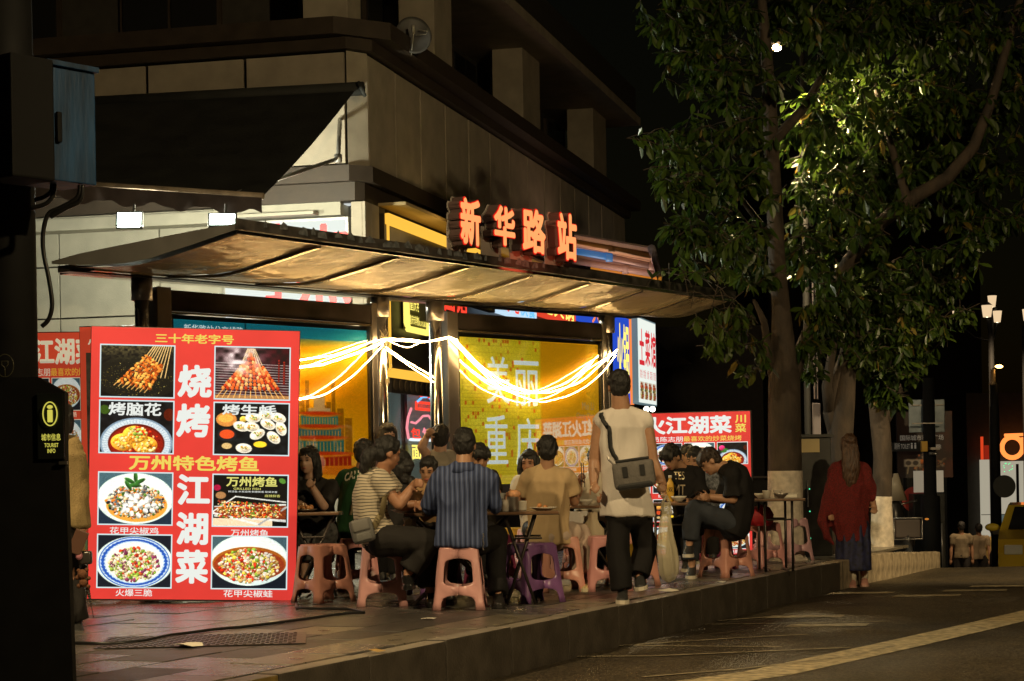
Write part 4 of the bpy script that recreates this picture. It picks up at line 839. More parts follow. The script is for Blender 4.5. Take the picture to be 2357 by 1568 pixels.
o = empty('menu_poster_board', Vector((P(216, 1000, 18.6).x, 18.6, .3)), 'narrow red poster board half hidden behind the big menu board', 'menu board'); b = MB(); b.box((-.12, 0, 0), (.6, .08, 2.13), bev=.005); b.build('case', case, o)
b = MB(); b.quad((-.115, -.003, .01), (.59, -.003, .01), (.59, -.003, 2.12), (-.115, -.003, 2.12)); b.build('poster', mat('print_red', (.55, .05, .025)), o); text('小', -.04, 1.93, .11, .1, mat('print_white_paper', (.75, .72, .6)), o, -.006, bold=.03)
b = MB(); b.quad((-.06, -.005, .5), (.55, -.005, .5), (.55, -.005, 1.88), (-.06, -.005, 1.88)); b.build('photo_print', mat('photo_dark', (.1, .08, .08), .5, var=.8, vscale=9), o)
# ============================================================ PLASTIC STOOLS
def stool_parts():
    H, tw, bw = .455, .142, .188           # height, half widths top and bottom
    def hw(z): return bw+(tw-bw)*(z/H)
    def legcut(z):                           # width of leg strip along each side, as share of the half side
        k = [(0, .33), (.06, .31), (.085, .37), (.098, .5), (.108, .8), (.11, 1), (.172, 1), (.174, .8), (.182, .5), (.196, .38), (.21, .33), (.30, .33), (.35, .37), (.364, .5), (.374, .8), (.377, 1), (.44, 1)]
        for (a, va), (c, vc) in zip(k[:-1], k[1:]):
            if z <= c+1e-9: return va+(vc-va)*(z-a)/(c-a)
        return 1
    zs = [0, .06, .085, .098, .108, .11, .172, .174, .182, .196, .21, .26, .30, .35, .364, .374, .377, .41, .44]
    def leg(solid=True):
        b = MB(); rows = []; r = .03
        for z in zs:
            h = hw(z)+(.006 if z < .01 else 0); cut = legcut(z); cut = min(cut, .985); row = []
            L = h*cut
            for off in (0, .004):
                hh = h-off; row.append([(hh-L if L < h*.98 else .001, hh, 0), (hh-L*.6, hh+(.0025 if off == 0 else 0), 0), (hh-r, hh, 0), (hh-r*.3, hh-r*.3*.25-.002, 0), (hh-r*.0-.003, hh-r*.6, 0) if False else (hh-.008, hh-.008, 0), (hh, hh-r, 0), (hh+(.0025 if off == 0 else 0), hh-L*.6, 0), (hh, hh-L if L < h*.98 else .001, 0)])
            rows.append((z, row))
        n = 8; vs = []
        for z, (o_, i_) in rows:
            vs += [(x, y, z) for x, y, _ in o_]+[(x, y, z) for x, y, _ in i_]
        fs = []; k = 2*n
        for j in range(len(rows)-1):
            for i in range(n-1):
                fs.append((j*k+i, (j+1)*k+i, (j+1)*k+i+1, j*k+i+1)); fs.append((j*k+n+i, j*k+n+i+1, (j+1)*k+n+i+1, (j+1)*k+n+i))
            for i in (0, n-1): fs.append((j*k+i, j*k+n+i, (j+1)*k+n+i, (j+1)*k+i) if i == 0 else (j*k+i, (j+1)*k+i, (j+1)*k+n+i, j*k+n+i))
        for i in range(n-1): fs.append((i, i+1, n+i+1, n+i))
        b.add(vs, fs); return b
    meshes = []
    L = leg()
    for q in range(4):
        R = Matrix.Rotation(q*pi/2, 3, 'Z'); b = MB(); b.add([R @ Vector(v) for v in L.v], L.f); meshes.append(('leg', b.mesh('leg', True)))
    b = MB(); rings = []
    for z, h in ((.432, .1425), (.447, .1435), (.4535, .139), (.455, .13), (.4515, .12)):
        rings.append((z, h))
    sg = 32
    def sq(h, t): c, s_ = cos(t), sin(t); p = 6; d = (abs(c)**p+abs(s_)**p)**(-1/p); return h*c*d, h*s_*d
    vs = [(*sq(h, 2*pi*i/sg), z) for z, h in rings for i in range(sg)]+[(0, 0, .450)]
    fs = [(j*sg+i, j*sg+(i+1) % sg, (j+1)*sg+(i+1) % sg, (j+1)*sg+i) for j in range(4) for i in range(sg)]+[(4*sg+i, 4*sg+(i+1) % sg, 5*sg) for i in range(sg)]
    b.add(vs, fs); b.tube([(0, 0, .446), (0, 0, .4525)], .02, 10); meshes.insert(0, ('seat', b.mesh('seat', True)))
    return meshes
SP = stool_parts()
def plastic(name, c): return mat(name, c, .32, var=.1, vscale=3, bump=.12, bscale=9, spec=.5)
PC = dict(pink=plastic('pink_plastic', (.58, .27, .26)), rose=plastic('rose_plastic', (.62, .33, .32)), salmon=plastic('salmon_plastic', (.55, .26, .2)), purple=plastic('purple_plastic', (.2, .09, .25)), maroon=plastic('maroon_plastic', (.25, .04, .1)), green=plastic('green_plastic', (.2, .4, .26)), yellow=plastic('yellow_plastic', (.6, .38, .05)), lilac=plastic('lilac_plastic', (.5, .3, .34)))
_cols = {}
def stool(u, v, col, label, rot=0, dy=.17, Y=None, lift=0):
    """u,v: pixel of the nearest foot line"""
    p = G(u, v) if Y is None else Vector((D(u, v)[0]*Y, Y, 0))
    p = Vector((p.x, p.y, 0))*(1+dy/p.y); p.z = lift
    o = empty('plastic_stool', p, label, 'stool', 'plastic stools round the folding tables', rz=radians(rot))
    if col not in _cols:
        _cols[col] = []
        for n, me in SP: m2 = me.copy(); m2.materials.append(PC[col]); _cols[col].append((n, m2))
    for n, me in _cols[col]: c = bpy.data.objects.new(n, me); C.objects.link(c); c.parent = o
    return p
stool(745, 1388, 'salmon', 'salmon stool turned cornerwise under the woman beside the menu board', 40)
stool(822, 1362, 'pink', 'pink stool carrying the man in the green shirt', 12)
stool(880, 1397, 'rose', 'pink stool under the woman in the striped tee', 4)
stool(1060, 1405, 'rose', 'pink stool under the man in the blue striped shirt', -3)
stool(1225, 1389, 'purple', 'empty purple stool with a pale corner in front of the metal table', 32)
stool(1290, 1364, 'salmon', 'salmon stool under the man in the cream tee', 8)
stool(1398, 1362, 'pink', 'pink stool standing just behind the walking man', 6)
stool(1456, 1350, 'salmon', 'salmon stool hidden behind the walking man trouser legs', 20)
stool(1672, 1330, 'salmon', 'salmon stool under the youth hunched over his phone', 36)
stool(1752, 1310, 'pink', 'empty dusky pink stool right of the hunched youth', 38)
stool(1818, 1293, 'lilac', 'pale lilac stool against the whitewashed trunk', 40)
stool(1768, 1290, 'lilac', 'pale stool half hidden behind the dusky pink one', 10)
stool(1637, 1312, 'maroon', 'maroon stool behind the hunched youth seat', 20)
stool(1130, 1352, 'maroon', 'maroon stool under the table behind the blue shirt man', 30)
stool(1002, 1372, 'purple', 'purple stool in the shade under the table between the two pink stools', 25)
stool(948, 1352, 'purple', 'violet stool deep behind the striped tee woman', 0)
stool(1232, 1330, 'rose', 'rose stool seen between the metal table legs', 10)
stool(1172, 1325, 'yellow', 'yellow stool deep behind the metal table', 5)
stool(1418, 1318, 'yellow', 'yellow stool far behind the walking man', 0)
stool(1345, 1320, 'pink', 'pink stool behind the cream tee man legs', 15)
stool(186, 1362, 'green', 'green stool in the gap left of the menu board', 10)
stool(1918, 1262, 'green', 'green stool far off beside the woman in red', 0, lift=.02)
stool(1735, 1278, 'rose', 'rose stool under the far table by the tree', 0)
# ============================================================ FOLDING TABLES
topm = mat('table_top', (.16, .09, .05), .3, var=.3, vscale=6, coat=.3); legm = mat('table_leg', (.06, .05, .045), .4, .6)
def table(x0, x1, y0, y1, h, label, rz_=0, ls=1.0, lo=0.0):
    cx_, cy_ = (x0+x1)/2, (y0+y1)/2; o = empty('folding_table', (cx_, cy_, 0), label, 'table', 'folding tables on the pavement', rz=radians(rz_)); a, c = (x1-x0)/2, (y1-y0)/2
    b = MB(); b.box((-a, -c, h-.022), (a, c, h), bev=.006); b.build('tabletop', topm, o)
    b = MB(); b.box((-a-.004, -c-.004, h-.026), (a+.004, c+.004, h-.0225)); b.build('edge_trim', legm, o)
    if ls == 0:
        for sx in (-1, 1):
            for sy in (-1, 1): b = MB(); b.tube([(sx*(a-.12), sy*(c-.06), h-.026), (sx*(a-.12), sy*(c-.06), .005)], .013, 8); b.build('leg', legm, o, True)
    for sx in (-1, 1) if ls else ():
        for sy in (-1, 1):
            b = MB(); b.tube([(sx*(a-.1), sy*(c-.06), h-.026), (sx*(a-.42), sy*(c-.05)-.0, .01)] if False else [(lo+sx*(a*ls-.05), sy*(c-.06), h-.026), (lo-sx*(a*ls-.06), sy*(c-.06)+sx*.012, .005)], .012, 8); b.build('leg', legm, o, True)
    for sy in (-1, 1): b = MB(); b.tube([(-(a-.13), sy*(c-.03), h-.2), ((a-.13), sy*(c-.03), h-.2)], .009, 6); b.build('rail', legm, o)
    for sx in (-1, 1): b = MB(); b.tube([(sx*(a-.16), -(c-.06), .02), (sx*(a-.16), (c-.06), .02)], .01, 6); b.build('foot_bar', legm, o)
    return o
TH = .70
table(-1.83, -1.40, 16.02, 16.42, TH, 'folding table where the woman in black eats beside the menu board')
table(-.82, .02, 14.95, 15.5, TH, 'folding table between the striped tee woman and the boy')
table(-.12, .345, 14.88, 15.5, TH, 'narrow dark folding table with crossed legs carrying the pepper pots', 0, .72, -.06)
table(.45, .98, 16.95, 17.6, TH, 'folding table in front of the man in the cream tee')
table(1.18, 1.75, 18.1, 18.7, TH-.01, 'folding table of the three young men near the tree', 0, 0)
table(2.28, 2.78, 18.9, 19.5, TH, 'folding table with leftover bowls against the whitewashed tree', 0, 0)
# ============================================================ SMALL THINGS
paper = mat('paper_white', (.65, .6, .5), .6); foam = mat('foam_white', (.7, .66, .56), .5); plas = mat('clear_plastic', (.75, .7, .62), .25, alpha=.45, spec=.6)
def lathe(prof, seg=20):
    b = MB(); b.loft([(Vector((0, 0, z)), Vector((r, 0, 0)), Vector((0, r, 0))) for r, z in prof], seg); return b
def thing1(b, name, m, loc, label, cat, group=None, smooth=True, rz=0): return tag(b.build(name, m, None, smooth, loc=loc, rot=(0, 0, rz)), label, cat, group)
bowl = [(.03, 0), (.035, .008), (.06, .03), (.075, .05), (.071, .05), (.055, .03), (.02, .014)]
cup = [(.03, 0), (.042, .075), (.045, .078), (.04, .077), (.028, .01)]
def ont(u, v, Y): p = P(u, v, Y); return (p.x, Y, TH+.001)
for k, (u, Y, pr, m, nm, lb) in enumerate(((1752, 19.1, bowl, foam, 'bowl', 'white soup bowl on the far table'), (1765, 18.98, cup, foam, 'paper_cup', 'white paper cup with a green print on the far table'), (1790, 19.15, cup, plas, 'plastic_cup', 'clear plastic cup among the far table bowls'), (1797, 18.97, bowl, mat('steel_bowl', (.3, .27, .24), .3, .7), 'bowl', 'grey bowl at the near edge of the far table'), (1562, 18.17, bowl, foam, 'bowl', 'shallow bowl beside the yellow bottle'), (1668, 18.2, bowl, foam, 'bowl', 'bowl resting by the hunched youth table end'), (1345, 17.0, bowl, foam, 'bowl', 'white bowl before the cream tee man'))):
    thing1(lathe(pr), nm, m, ont(u, 1140, Y), lb, 'cup' if 'cup' in nm else 'bowl')
b = MB(); b.box((-.09, -.06, 0), (.09, .06, .035), bev=.01); b.box((-.095, -.065, .036), (.095, .065, .042), bev=.003); thing1(b, 'takeaway_box', foam, ont(1812, 1140, 19.2), 'white takeaway tray at the right end of the far table', 'food box', smooth=False)
for k, (u, Y, lb) in enumerate(((700, 16.2, 'oval dish of skewers in front of the woman in black'), (930, 15.2, 'dish of noodles before the striped tee woman'), (1100, 15.2, 'steel dish partly behind the blue shirt man right arm'), (1250, 15.2, 'empty dish near the right end of the metal table'))):
    dsh = empty('dish', ont(u, 1140, Y), lb, 'dish', 'dishes on the tables'); lathe([(.05, 0), (.08, .012), (.11, .025), (.105, .025), (.07, .012)]).build('plate', foam if k % 2 else mat('steel_bowl', (.3, .27, .24), .3, .7), dsh, True)
    b = MB(); rr = random.Random(k)
    for q in range(14 if k < 3 else 3): b.ball((rr.uniform(-.06, .06), rr.uniform(-.05, .05), .02+rr.uniform(0, .02)), rr.uniform(.012, .024))
    b.build('food', mat('dish_food', (.42, .18, .06), .4, var=.6, vscale=40), dsh, True)
# yellow drink bottle
bo = empty('drink_bottle', ont(1543, 1140, 18.2), 'yellow juice bottle standing before the youth with the studded tee', 'bottle')
lathe([(.03, 0), (.034, .01), (.034, .15), (.03, .17), (.014, .2), (.013, .215)]).build('bottle_body', mat('juice', (.7, .42, .06), .2), bo, True); lathe([(.016, .215), (.016, .24), (.01, .241)]).build('cap', foam, bo, True)
text('双', -.02, .09, .04, .04, mat('ink_dark', (.05, .03, .02)), bo, -.036)
# yellow sauce bottle, glass jars and metal pots on the metal table
bo = empty('sauce_bottle', (P(983, 1100, 15.0).x, 15.1, TH), 'clear squeeze bottle with yellow cap beside the blue shirt arm', 'bottle')
lathe([(.028, 0), (.034, .01), (.034, .12), (.024, .15)]).build('bottle_body', mat('oil', (.6, .35, .1), .15, alpha=.7), bo, True); lathe([(.025, .15), (.022, .17), (.009, .185), (.006, .21)]).build('cap', mat('cap_yellow', (.75, .55, .08), .4), bo, True)
def pot(u, Y, r, h, m, name, lb, cat): thing1(lathe([(r*.9, 0), (r, .01), (r, h), (r*1.08, h+.004), (r*.95, h+.004), (r*.9, h-.01), (r*.85, .02)]), name, m, ont(u, 1140, Y), lb, cat)
pot(1153, 15.05, .036, .135, mat('frosted_glass', (.5, .52, .5), .25, alpha=.6), 'glass_jar', 'frosted chopstick glass with dark lettering on the metal table', 'glass')
pot(1163, 14.98, .026, .085, plas, 'glass_jar', 'small clear spice jar in front of the metal pot', 'jar')
pot(1180, 15.0, .044, .105, mat('dull_steel', (.3, .28, .26), .3, .8), 'metal_pot', 'dark metal pot with a flared rim on the metal table', 'pot')
pot(1200, 15.25, .04, .07, foam, 'food_tub', 'white food tub behind the metal pot', 'tub')
text('山城', -.018, .07, .036, .03, MATS['ink_dark'], bpy.data.objects['glass_jar'], -.038)
b = MB(); b.ball((0, 0, .03), (.055, .04, .035)); thing1(b, 'food_heap', mat('food_heap', (.5, .25, .12), .5, var=.4, vscale=40, bump=.6), (P(1182, 1100, 15.0).x, 15.0, TH+.1), 'heap of noodles rising from the metal pot', 'food')
def bagmesh(w_, d_, h_, seed=0, m=plas, name='plastic_bag', loc=(0, 0, 0), label='', prof=None, cat='plastic bag'):
    b = MB(); rr = random.Random(seed); prof = prof or [(.5, 0), (.95, .06), (1, .25), (.9, .5), (.6, .72), (.42, .85), (.5, 1)]
    rings = []
    vs = []; sg = 20
    for s_, z in prof:
        for i in range(sg):
            t = 2*pi*i/sg; k = s_*(1+.13*sin(5*t+z*3+seed)+.1*rr.uniform(-1, 1)); vs.append((w_*k*cos(t), d_*k*sin(t), h_*z+.01*rr.uniform(-1, 1)*(z > .03)))
    n = len(prof); b.add(vs, [(j*sg+i, j*sg+(i+1) % sg, (j+1)*sg+(i+1) % sg, (j+1)*sg+i) for j in range(n-1) for i in range(sg)]+[tuple(range(sg))[::-1]])
    return tag(b.build(name, m, None, True, loc=loc), label, cat)
bagm = mat('bag_film', (.62, .52, .42), .35, alpha=.75, bump=.6, bscale=30, var=.2)
bagmesh(.1, .07, .17, 1, bagm, loc=(P(957, 1100, 15.2).x, 15.2, TH), label='crumpled white carrier bag on the table beside the boy')
bagmesh(.1, .08, .24, 5, bagm, loc=(P(945, 1200, 15.1).x, 14.98, .42), label='printed carrier bag hanging under the table edge by the striped tee woman')
bagmesh(.09, .05, .3, 8, mat('paper_cream', (.6, .5, .34), .6), loc=(P(1365, 1200, 16.9).x, 16.92, .34), label='cream cloth bag hanging from the table right of the cream tee man', name='cloth_bag', cat='bag')
bagmesh(.13, .05, .3, 9, mat('paper_bag_white', (.65, .62, .58), .6), loc=(P(1325, 1200, 17.0).x, 17.02, .36), label='white paper carrier bag under the table beside the cream bag', name='paper_bag', cat='bag', prof=[(1, 0), (1, .1), (1, .9), (.98, 1)])
bagmesh(.12, .1, .2, 12, mat('red_cloth', (.5, .02, .03), .6, bump=.3), name='red_backpack', loc=(P(1748, 1200, 19.6).x, 19.5, .43), label='bright red backpack lying on a stool under the far table', cat='backpack', prof=[(.8, 0), (1, .2), (.98, .5), (.7, .85), (.2, 1)])
# litter
for k, (u, v, z, w_, lb) in enumerate(((985, 1427, 0, .05, 'scrap of crumpled tissue on the pavement in front of the pink stools'), (1660, 1342, 0, .05, 'crumpled tissue lying near the kerb behind the walking man'), (1410, 1480, -.3, .09, 'flat white paper lying in the gutter of the road'), (865, 1502, 0, .07, 'dry leaf scrap by the kerb near the access cover'), (440, 1490, 0, .1, 'pale torn scrap beside the access cover'), (1008, 1376, 0, .06, 'clear plastic wrapper between the two front pink stools'), (640, 1435, 0, .06, 'white food paper near the cable on the paving'), (1540, 1362, 0, .09, 'white tissue under the crossed sneaker'))):
    p = G(u, v, z); b = MB(); n = 9; vs = [(w_*cos(6.28*i/n)*(1+random.uniform(-.3, .3)), .6*w_*sin(6.28*i/n)*(1+random.uniform(-.3, .3)), random.uniform(.002, .25*w_)) for i in range(n)]+[(0, 0, .3*w_)]
    b.add(vs, [(i, (i+1) % n, n) for i in range(n)]); thing1(b, 'paper_scrap', foam if k != 3 else mat('dry_leaf', (.4, .25, .08), .7), p+Vector((0, 0, .001)), lb, 'litter', 'litter on the ground', False)
# ============================================================ PEOPLE
SK = dict(mid=(.4, .22, .13), warm=(.38, .19, .11), pale=(.5, .31, .22))
def skin(k): return mat('skin_'+k, SK[k], .48, var=.08, vscale=30, bump=.1, bscale=90)
def cloth(name, c, var=.15, rough=.8, bump=.3): return mat('cloth_'+name, c, rough, var=var, vscale=6, bump=bump, bscale=140, spec=.2)
V = Vector
hairm = mat('hair_black', (.008, .007, .006), .6, var=.6, vscale=60, bump=.9, bscale=120, stretch=(1, 1, .25), spec=.6)
hairb = mat('hair_brown', (.07, .035, .018), .42, var=.6, vscale=60, bump=.9, bscale=120, stretch=(1, 1, .2))
def stripes(name, c1, c2, axis, freq, duty, dist=.0, c3=None):
    if name in MATS: return MATS[name]
    m = bpy.data.materials.new(name); m.use_nodes = True; t = m.node_tree; p = t.nodes['Principled BSDF']; p.inputs['Roughness'].default_value = .8
    tc = t.nodes.new('ShaderNodeTexCoord'); n = t.nodes.new('ShaderNodeTexNoise'); n.inputs['Scale'].default_value = 3.5; t.links.new(tc.outputs['Object'], n.inputs['Vector'])
    sp = t.nodes.new('ShaderNodeSeparateXYZ'); t.links.new(tc.outputs['Object'], sp.inputs[0])
    ma = t.nodes.new('ShaderNodeMath'); ma.operation = 'MULTIPLY_ADD'; ma.inputs[1].default_value = dist; t.links.new(n.outputs[0], ma.inputs[0]); t.links.new(sp.outputs[axis], ma.inputs[2])
    mu = t.nodes.new('ShaderNodeMath'); mu.operation = 'MULTIPLY'; mu.inputs[1].default_value = freq; t.links.new(ma.outputs[0], mu.inputs[0])
    fr = t.nodes.new('ShaderNodeMath'); fr.operation = 'FRACT'; t.links.new(mu.outputs[0], fr.inputs[0])
    r = t.nodes.new('ShaderNodeValToRGB'); e = r.color_ramp.elements; e[0].color = (*c1, 1); e[0].position = 0; e[1].position = duty+.06; e[1].color = (*c1, 1)
    a = e.new(.04); a.color = (*c2, 1); a = e.new(duty); a.color = (*c2, 1)
    if c3: a = e.new(duty+.3); a.color = (*c1, 1); a = e.new(duty+.33); a.color = (*c3, 1); a = e.new(duty+.4); a.color = (*c3, 1); a = e.new(duty+.43); a.color = (*c1, 1)
    t.links.new(fr.outputs[0], r.inputs[0]); t.links.new(r.outputs[0], p.inputs['Base Color']); MATS[name] = m; return m
def remesh(name, b, voxel, m, parent, smooth=3, fold=0.0, fscale=9.0, seed=0, fdir=(1, 1, .45), ridge=True):
    me = b.mesh('tmp'); o = bpy.data.objects.new('tmp', me); C.objects.link(o)
    md = o.modifiers.new('r', 'REMESH'); md.mode = 'VOXEL'; md.voxel_size = voxel; md.use_smooth_shade = True
    if smooth: s_ = o.modifiers.new('s', 'SMOOTH'); s_.iterations = smooth; s_.factor = .5
    out = bpy.data.meshes.new_from_object(o.evaluated_get(bpy.context.evaluated_depsgraph_get())); bpy.data.objects.remove(o); bpy.data.meshes.remove(me)
    if fold:
        n = len(out.vertices); co = np.empty(n*3); out.vertices.foreach_get('co', co); no = np.empty(n*3); out.vertices.foreach_get('normal', no); co = co.reshape(-1, 3); no = no.reshape(-1, 3)
        d = np.empty(n)
        for i in range(n):
            x, y, z = co[i]; w_ = noise.noise((x*fscale*fdir[0]+seed, y*fscale*fdir[1], z*fscale*fdir[2]))
            w2 = noise.noise((x*fscale*2.3*fdir[0]+9, y*fscale*2.3*fdir[1]+seed, z*fscale*2.3*fdir[2]))
            d[i] = ((1-2*abs(w_)*1.6) if ridge else w_)*.7+w2*.45
        co += no*(d*fold)[:, None]; out.vertices.foreach_set('co', co.ravel()); out.update()
    out.name = name; out.polygons.foreach_set('use_smooth', [True]*len(out.polygons))
    return link(name, out, m, parent)
def hand(b, wr, d, nrm, curl=.5, s=1.0, side=1):
    """palm and five fingers; d: direction, nrm: back of the hand, side: which way the thumb leaves"""
    d = d.normalized(); nrm = (nrm-d*nrm.dot(d)).normalized(); sd = d.cross(nrm)*side
    A = Matrix((sd, d, nrm)).transposed()
    b.ball(wr+d*.045*s, (.039*s, .055*s, .017*s), A); b.ball(wr+d*.07*s, (.036*s, .03*s, .016*s), A)
    for i, L in enumerate((.072, .08, .074, .058)):
        base = wr+d*.082*s+sd*(.028-.0185*i)*s; dd = d.copy(); p = base; pts = [base-d*.02*s, base]
        for k in range(3):
            dd = (Matrix.Rotation(-curl*(.8+.3*k)*side, 3, sd) @ dd) if side > 0 else (Matrix.Rotation(curl*(.8+.3*k)*1, 3, sd) @ dd)
            p = p+dd*L*s*(.45, .32, .25)[k]; pts.append(p)
        b.tube(pts, [.0095*s, .0095*s, .0088*s, .0082*s, .0075*s], 7, round_=True)
    t0 = wr+d*.02*s+sd*.028*s; td = (d*.75+sd*.65-nrm*.25).normalized(); t1 = t0+td*.035*s; t2 = t1+(td*.6+d*.6-nrm*.3).normalized()*.035*s
    b.tube([t0, t1, t2], [.012*s, .0105*s, .009*s], 7, round_=True)
def head(b, c, f, up, s=1.0, face=True, ears=True):
    f = f.normalized(); up = (up-f*up.dot(f)).normalized(); sd = f.cross(up); A = Matrix((sd, f, up)).transposed()
    W = lambda x, y, z: c+(sd*x+f*y+up*z)*s
    b.ball(W(0, -.012, .028), (.076*s, .094*s, .088*s), A, 16, 12)
    b.ball(W(0, .02, -.035), (.062*s, .066*s, .075*s), A, 16, 10); b.ball(W(0, .055, -.082), (.027*s, .024*s, .022*s), A)
    if face:
        b.ball(W(0, .083, -.02), (.0135*s, .016*s, .02*s), A); b.ball(W(0, .078, .002), (.009*s, .013*s, .028*s), A)
        for q in (-1, 1):
            b.ball(W(q*.04, .045, -.022), (.022*s, .022*s, .022*s), A); b.ball(W(q*.03, .071, .03), (.024*s, .012*s, .009*s), A); b.ball(W(q*.012, .08, -.027), (.008*s, .008*s, .007*s), A)
        b.ball(W(0, .076, -.052), (.022*s, .011*s, .006*s), A); b.ball(W(0, .074, -.061), (.018*s, .011*s, .006*s), A)
    if ears:
        for q in (-1, 1): b.ball(W(q*.079, -.005, -.005), (.009*s, .02*s, .032*s), A)
    return W, A
def facebits(W, A, s, root):
    eye = mat('eye_dark', (.02, .015, .012), .2); brow = mat('brow', (.03, .02, .015), .8); lip = mat('lip', (.35, .09, .07), .4)
    for q in (-1, 1):
        b = MB(); b.ball(W(q*.031, .0775, .012), (.0135*s, .006*s, .0045*s), A); b.build('eye', eye, root, True)
        b = MB(); b.ball(W(q*.033, .080, .034), (.02*s, .006*s, .0035*s), A); b.build('eyebrow', brow, root, True)
    b = MB(); b.ball(W(0, .0825, -.056), (.021*s, .008*s, .0075*s), A); b.build('lips', lip, root, True)
def hair(root, c, f, up, m, s=1.0, style='short', seed=0, extra=None, name='hair'):
    f = f.normalized(); up = (up-f*up.dot(f)).normalized(); sd = f.cross(up); A = Matrix((sd, f, up)).transposed(); W = lambda x, y, z: c+(sd*x+f*y+up*z)*s
    b = MB(); b.ball(W(0, -.022, .042), (.085*s, .098*s, .09*s), A, 18, 12)
    if style == 'short':
        b.ball(W(0, -.05, .0), (.078*s, .062*s, .08*s), A, 16, 10); b.ball(W(0, -.02, .07), (.07*s, .09*s, .07*s), A)
        b.ball(W(.0, .03, .085), (.06*s, .045*s, .035*s), A)
    elif style == 'fringe':
        b.ball(W(0, -.05, .0), (.082*s, .065*s, .085*s), A, 16, 10); b.ball(W(0, .045, .07), (.075*s, .05*s, .045*s), A)
        for q in range(9): x = -.06+.015*q; b.tube([W(x, .05, .09), W(x*1.1, .085, .06), W(x*1.15+.006*sin(q*3), .092, .018+.012*sin(q*2.3))], [.016*s, .013*s, .004*s], 6, round_=True)
    elif style == 'long':
        b.ball(W(0, -.05, -.02), (.088*s, .065*s, .11*s), A, 16, 10)
        for q in (-1, 1): b.ball(W(q*.07, .0, .0), (.02*s, .05*s, .09*s), A)
        b.ball(W(0, .03, .095), (.06*s, .05*s, .028*s), A)
    if extra: extra(b, W, A)
    rr = random.Random(seed)
    for i in range(46 if style != 'long' else 20):
        az = rr.uniform(-pi, pi); el_ = rr.uniform(.05, 1.45) if style != 'short' else rr.uniform(-.35, 1.4); n0 = Vector((cos(el_)*sin(az), -cos(el_)*cos(az)*1.0, sin(el_)))
        if n0.y > .45 and n0.z < .5: continue
        p0 = W(n0.x*.078, -.022+n0.y*.09, .042+n0.z*.082); t_ = Vector((rr.gauss(0, 1), rr.gauss(0, 1), rr.gauss(-.5, .6))); t_ = (t_-n0*t_.dot(n0)).normalized(); dv = (A @ t_)*.03*s; nv = (A @ n0)*.012*s
        b.tube([p0-nv*.5, p0+nv*.6+dv*.5, p0+nv*.7+dv*1.1], [.014*s, .010*s, .004*s], 6, round_=True)
    return remesh(name, b, .0068, m, root, 1, .005, 34, seed, (1, 1, .3))
def shoe(root, an, toe, m, sole, name='shoe', L=.27, up=Vector((0, 0, 1)), heel=False):
    toe = toe.normalized(); n = (up-toe*up.dot(toe)).normalized(); sd = toe.cross(n); A = Matrix((sd, toe, n)).transposed(); W = lambda x, y, z: an+sd*x+toe*y+n*z
    b = MB(); b.loft([(W(0, -.07, -.05), sd*.02, n*.02), (W(0, -.06, -.04), sd*.036, n*.038), (W(0, 0, -.035), sd*.04, n*.05), (W(0, .06, -.05), sd*.043, n*.04), (W(0, .12, -.062), sd*.047, n*.028), (W(0, .165, -.068), sd*.038, n*.02), (W(0, .185, -.07), sd*.018, n*.01)], 14)
    b.tube([W(0, -.02, -.03), W(0, -.012, .025)], [.042, .04], 12)
    r = remesh(name, b, .009, m, root, 2)
    s_ = MB(); k = [(-.078, .02), (-.07, .034), (-.02, .04), (.05, .045), (.12, .052), (.17, .042), (.195, .02)]
    vs = [W(x*q, y, z) for z in (-.098, -.07) for q in (-1, 1) for y, x in k]; nk = len(k)
    fs = []
    for a in range(nk-1): fs += [(a, a+1, nk+a+1, nk+a), (2*nk+a, 3*nk+a, 3*nk+a+1, 2*nk+a+1), (a, 2*nk+a, 2*nk+a+1, a+1), (nk+a, nk+a+1, 3*nk+a+1, 3*nk+a)]
    fs += [(0, nk, 3*nk, 2*nk), (nk-1, 3*nk-1, 4*nk-1, 2*nk-1)]; s_.add(vs, fs); s_.build('sole', sole, r)
    return r
def bvh_of(o):
    me = o.data; return BVHTree.FromPolygons([v.co.copy() for v in me.vertices], [tuple(p.vertices) for p in me.polygons])
def drape(o, pts, wd, m, parent, name='strap', lift=.006, ctr=None, n=40, thick=.003):
    """a band laid on a body: points are pulled onto its surface from the camera side or from away from a centre line"""
    T = bvh_of(o); out = []
    P_ = [Vector(p) for p in pts]; seg = []
    for i in range(len(P_)-1):
        m_ = max(2, n//(len(P_)-1))
        for j in range(m_): seg.append(P_[i].lerp(P_[i+1], j/m_))
    seg.append(P_[-1])
    for p in seg:
        q, nn, _, d = T.find_nearest(p); out.append((q+nn*lift, nn))
    b = MB(); vs = []
    for i, (q, nn) in enumerate(out):
        t = (out[min(i+1, len(out)-1)][0]-out[max(i-1, 0)][0]).normalized(); s_ = t.cross(nn).normalized()*wd/2; vs += [q-s_, q+s_, q+s_+nn*thick, q-s_+nn*thick]
    fs = []
    for i in range(len(out)-1): k = i*4; fs += [(k+a, k+(a+1) % 4, k+4+(a+1) % 4, k+4+a) for a in range(4)]
    b.add(vs, fs); return b.build(name, m, parent, True)
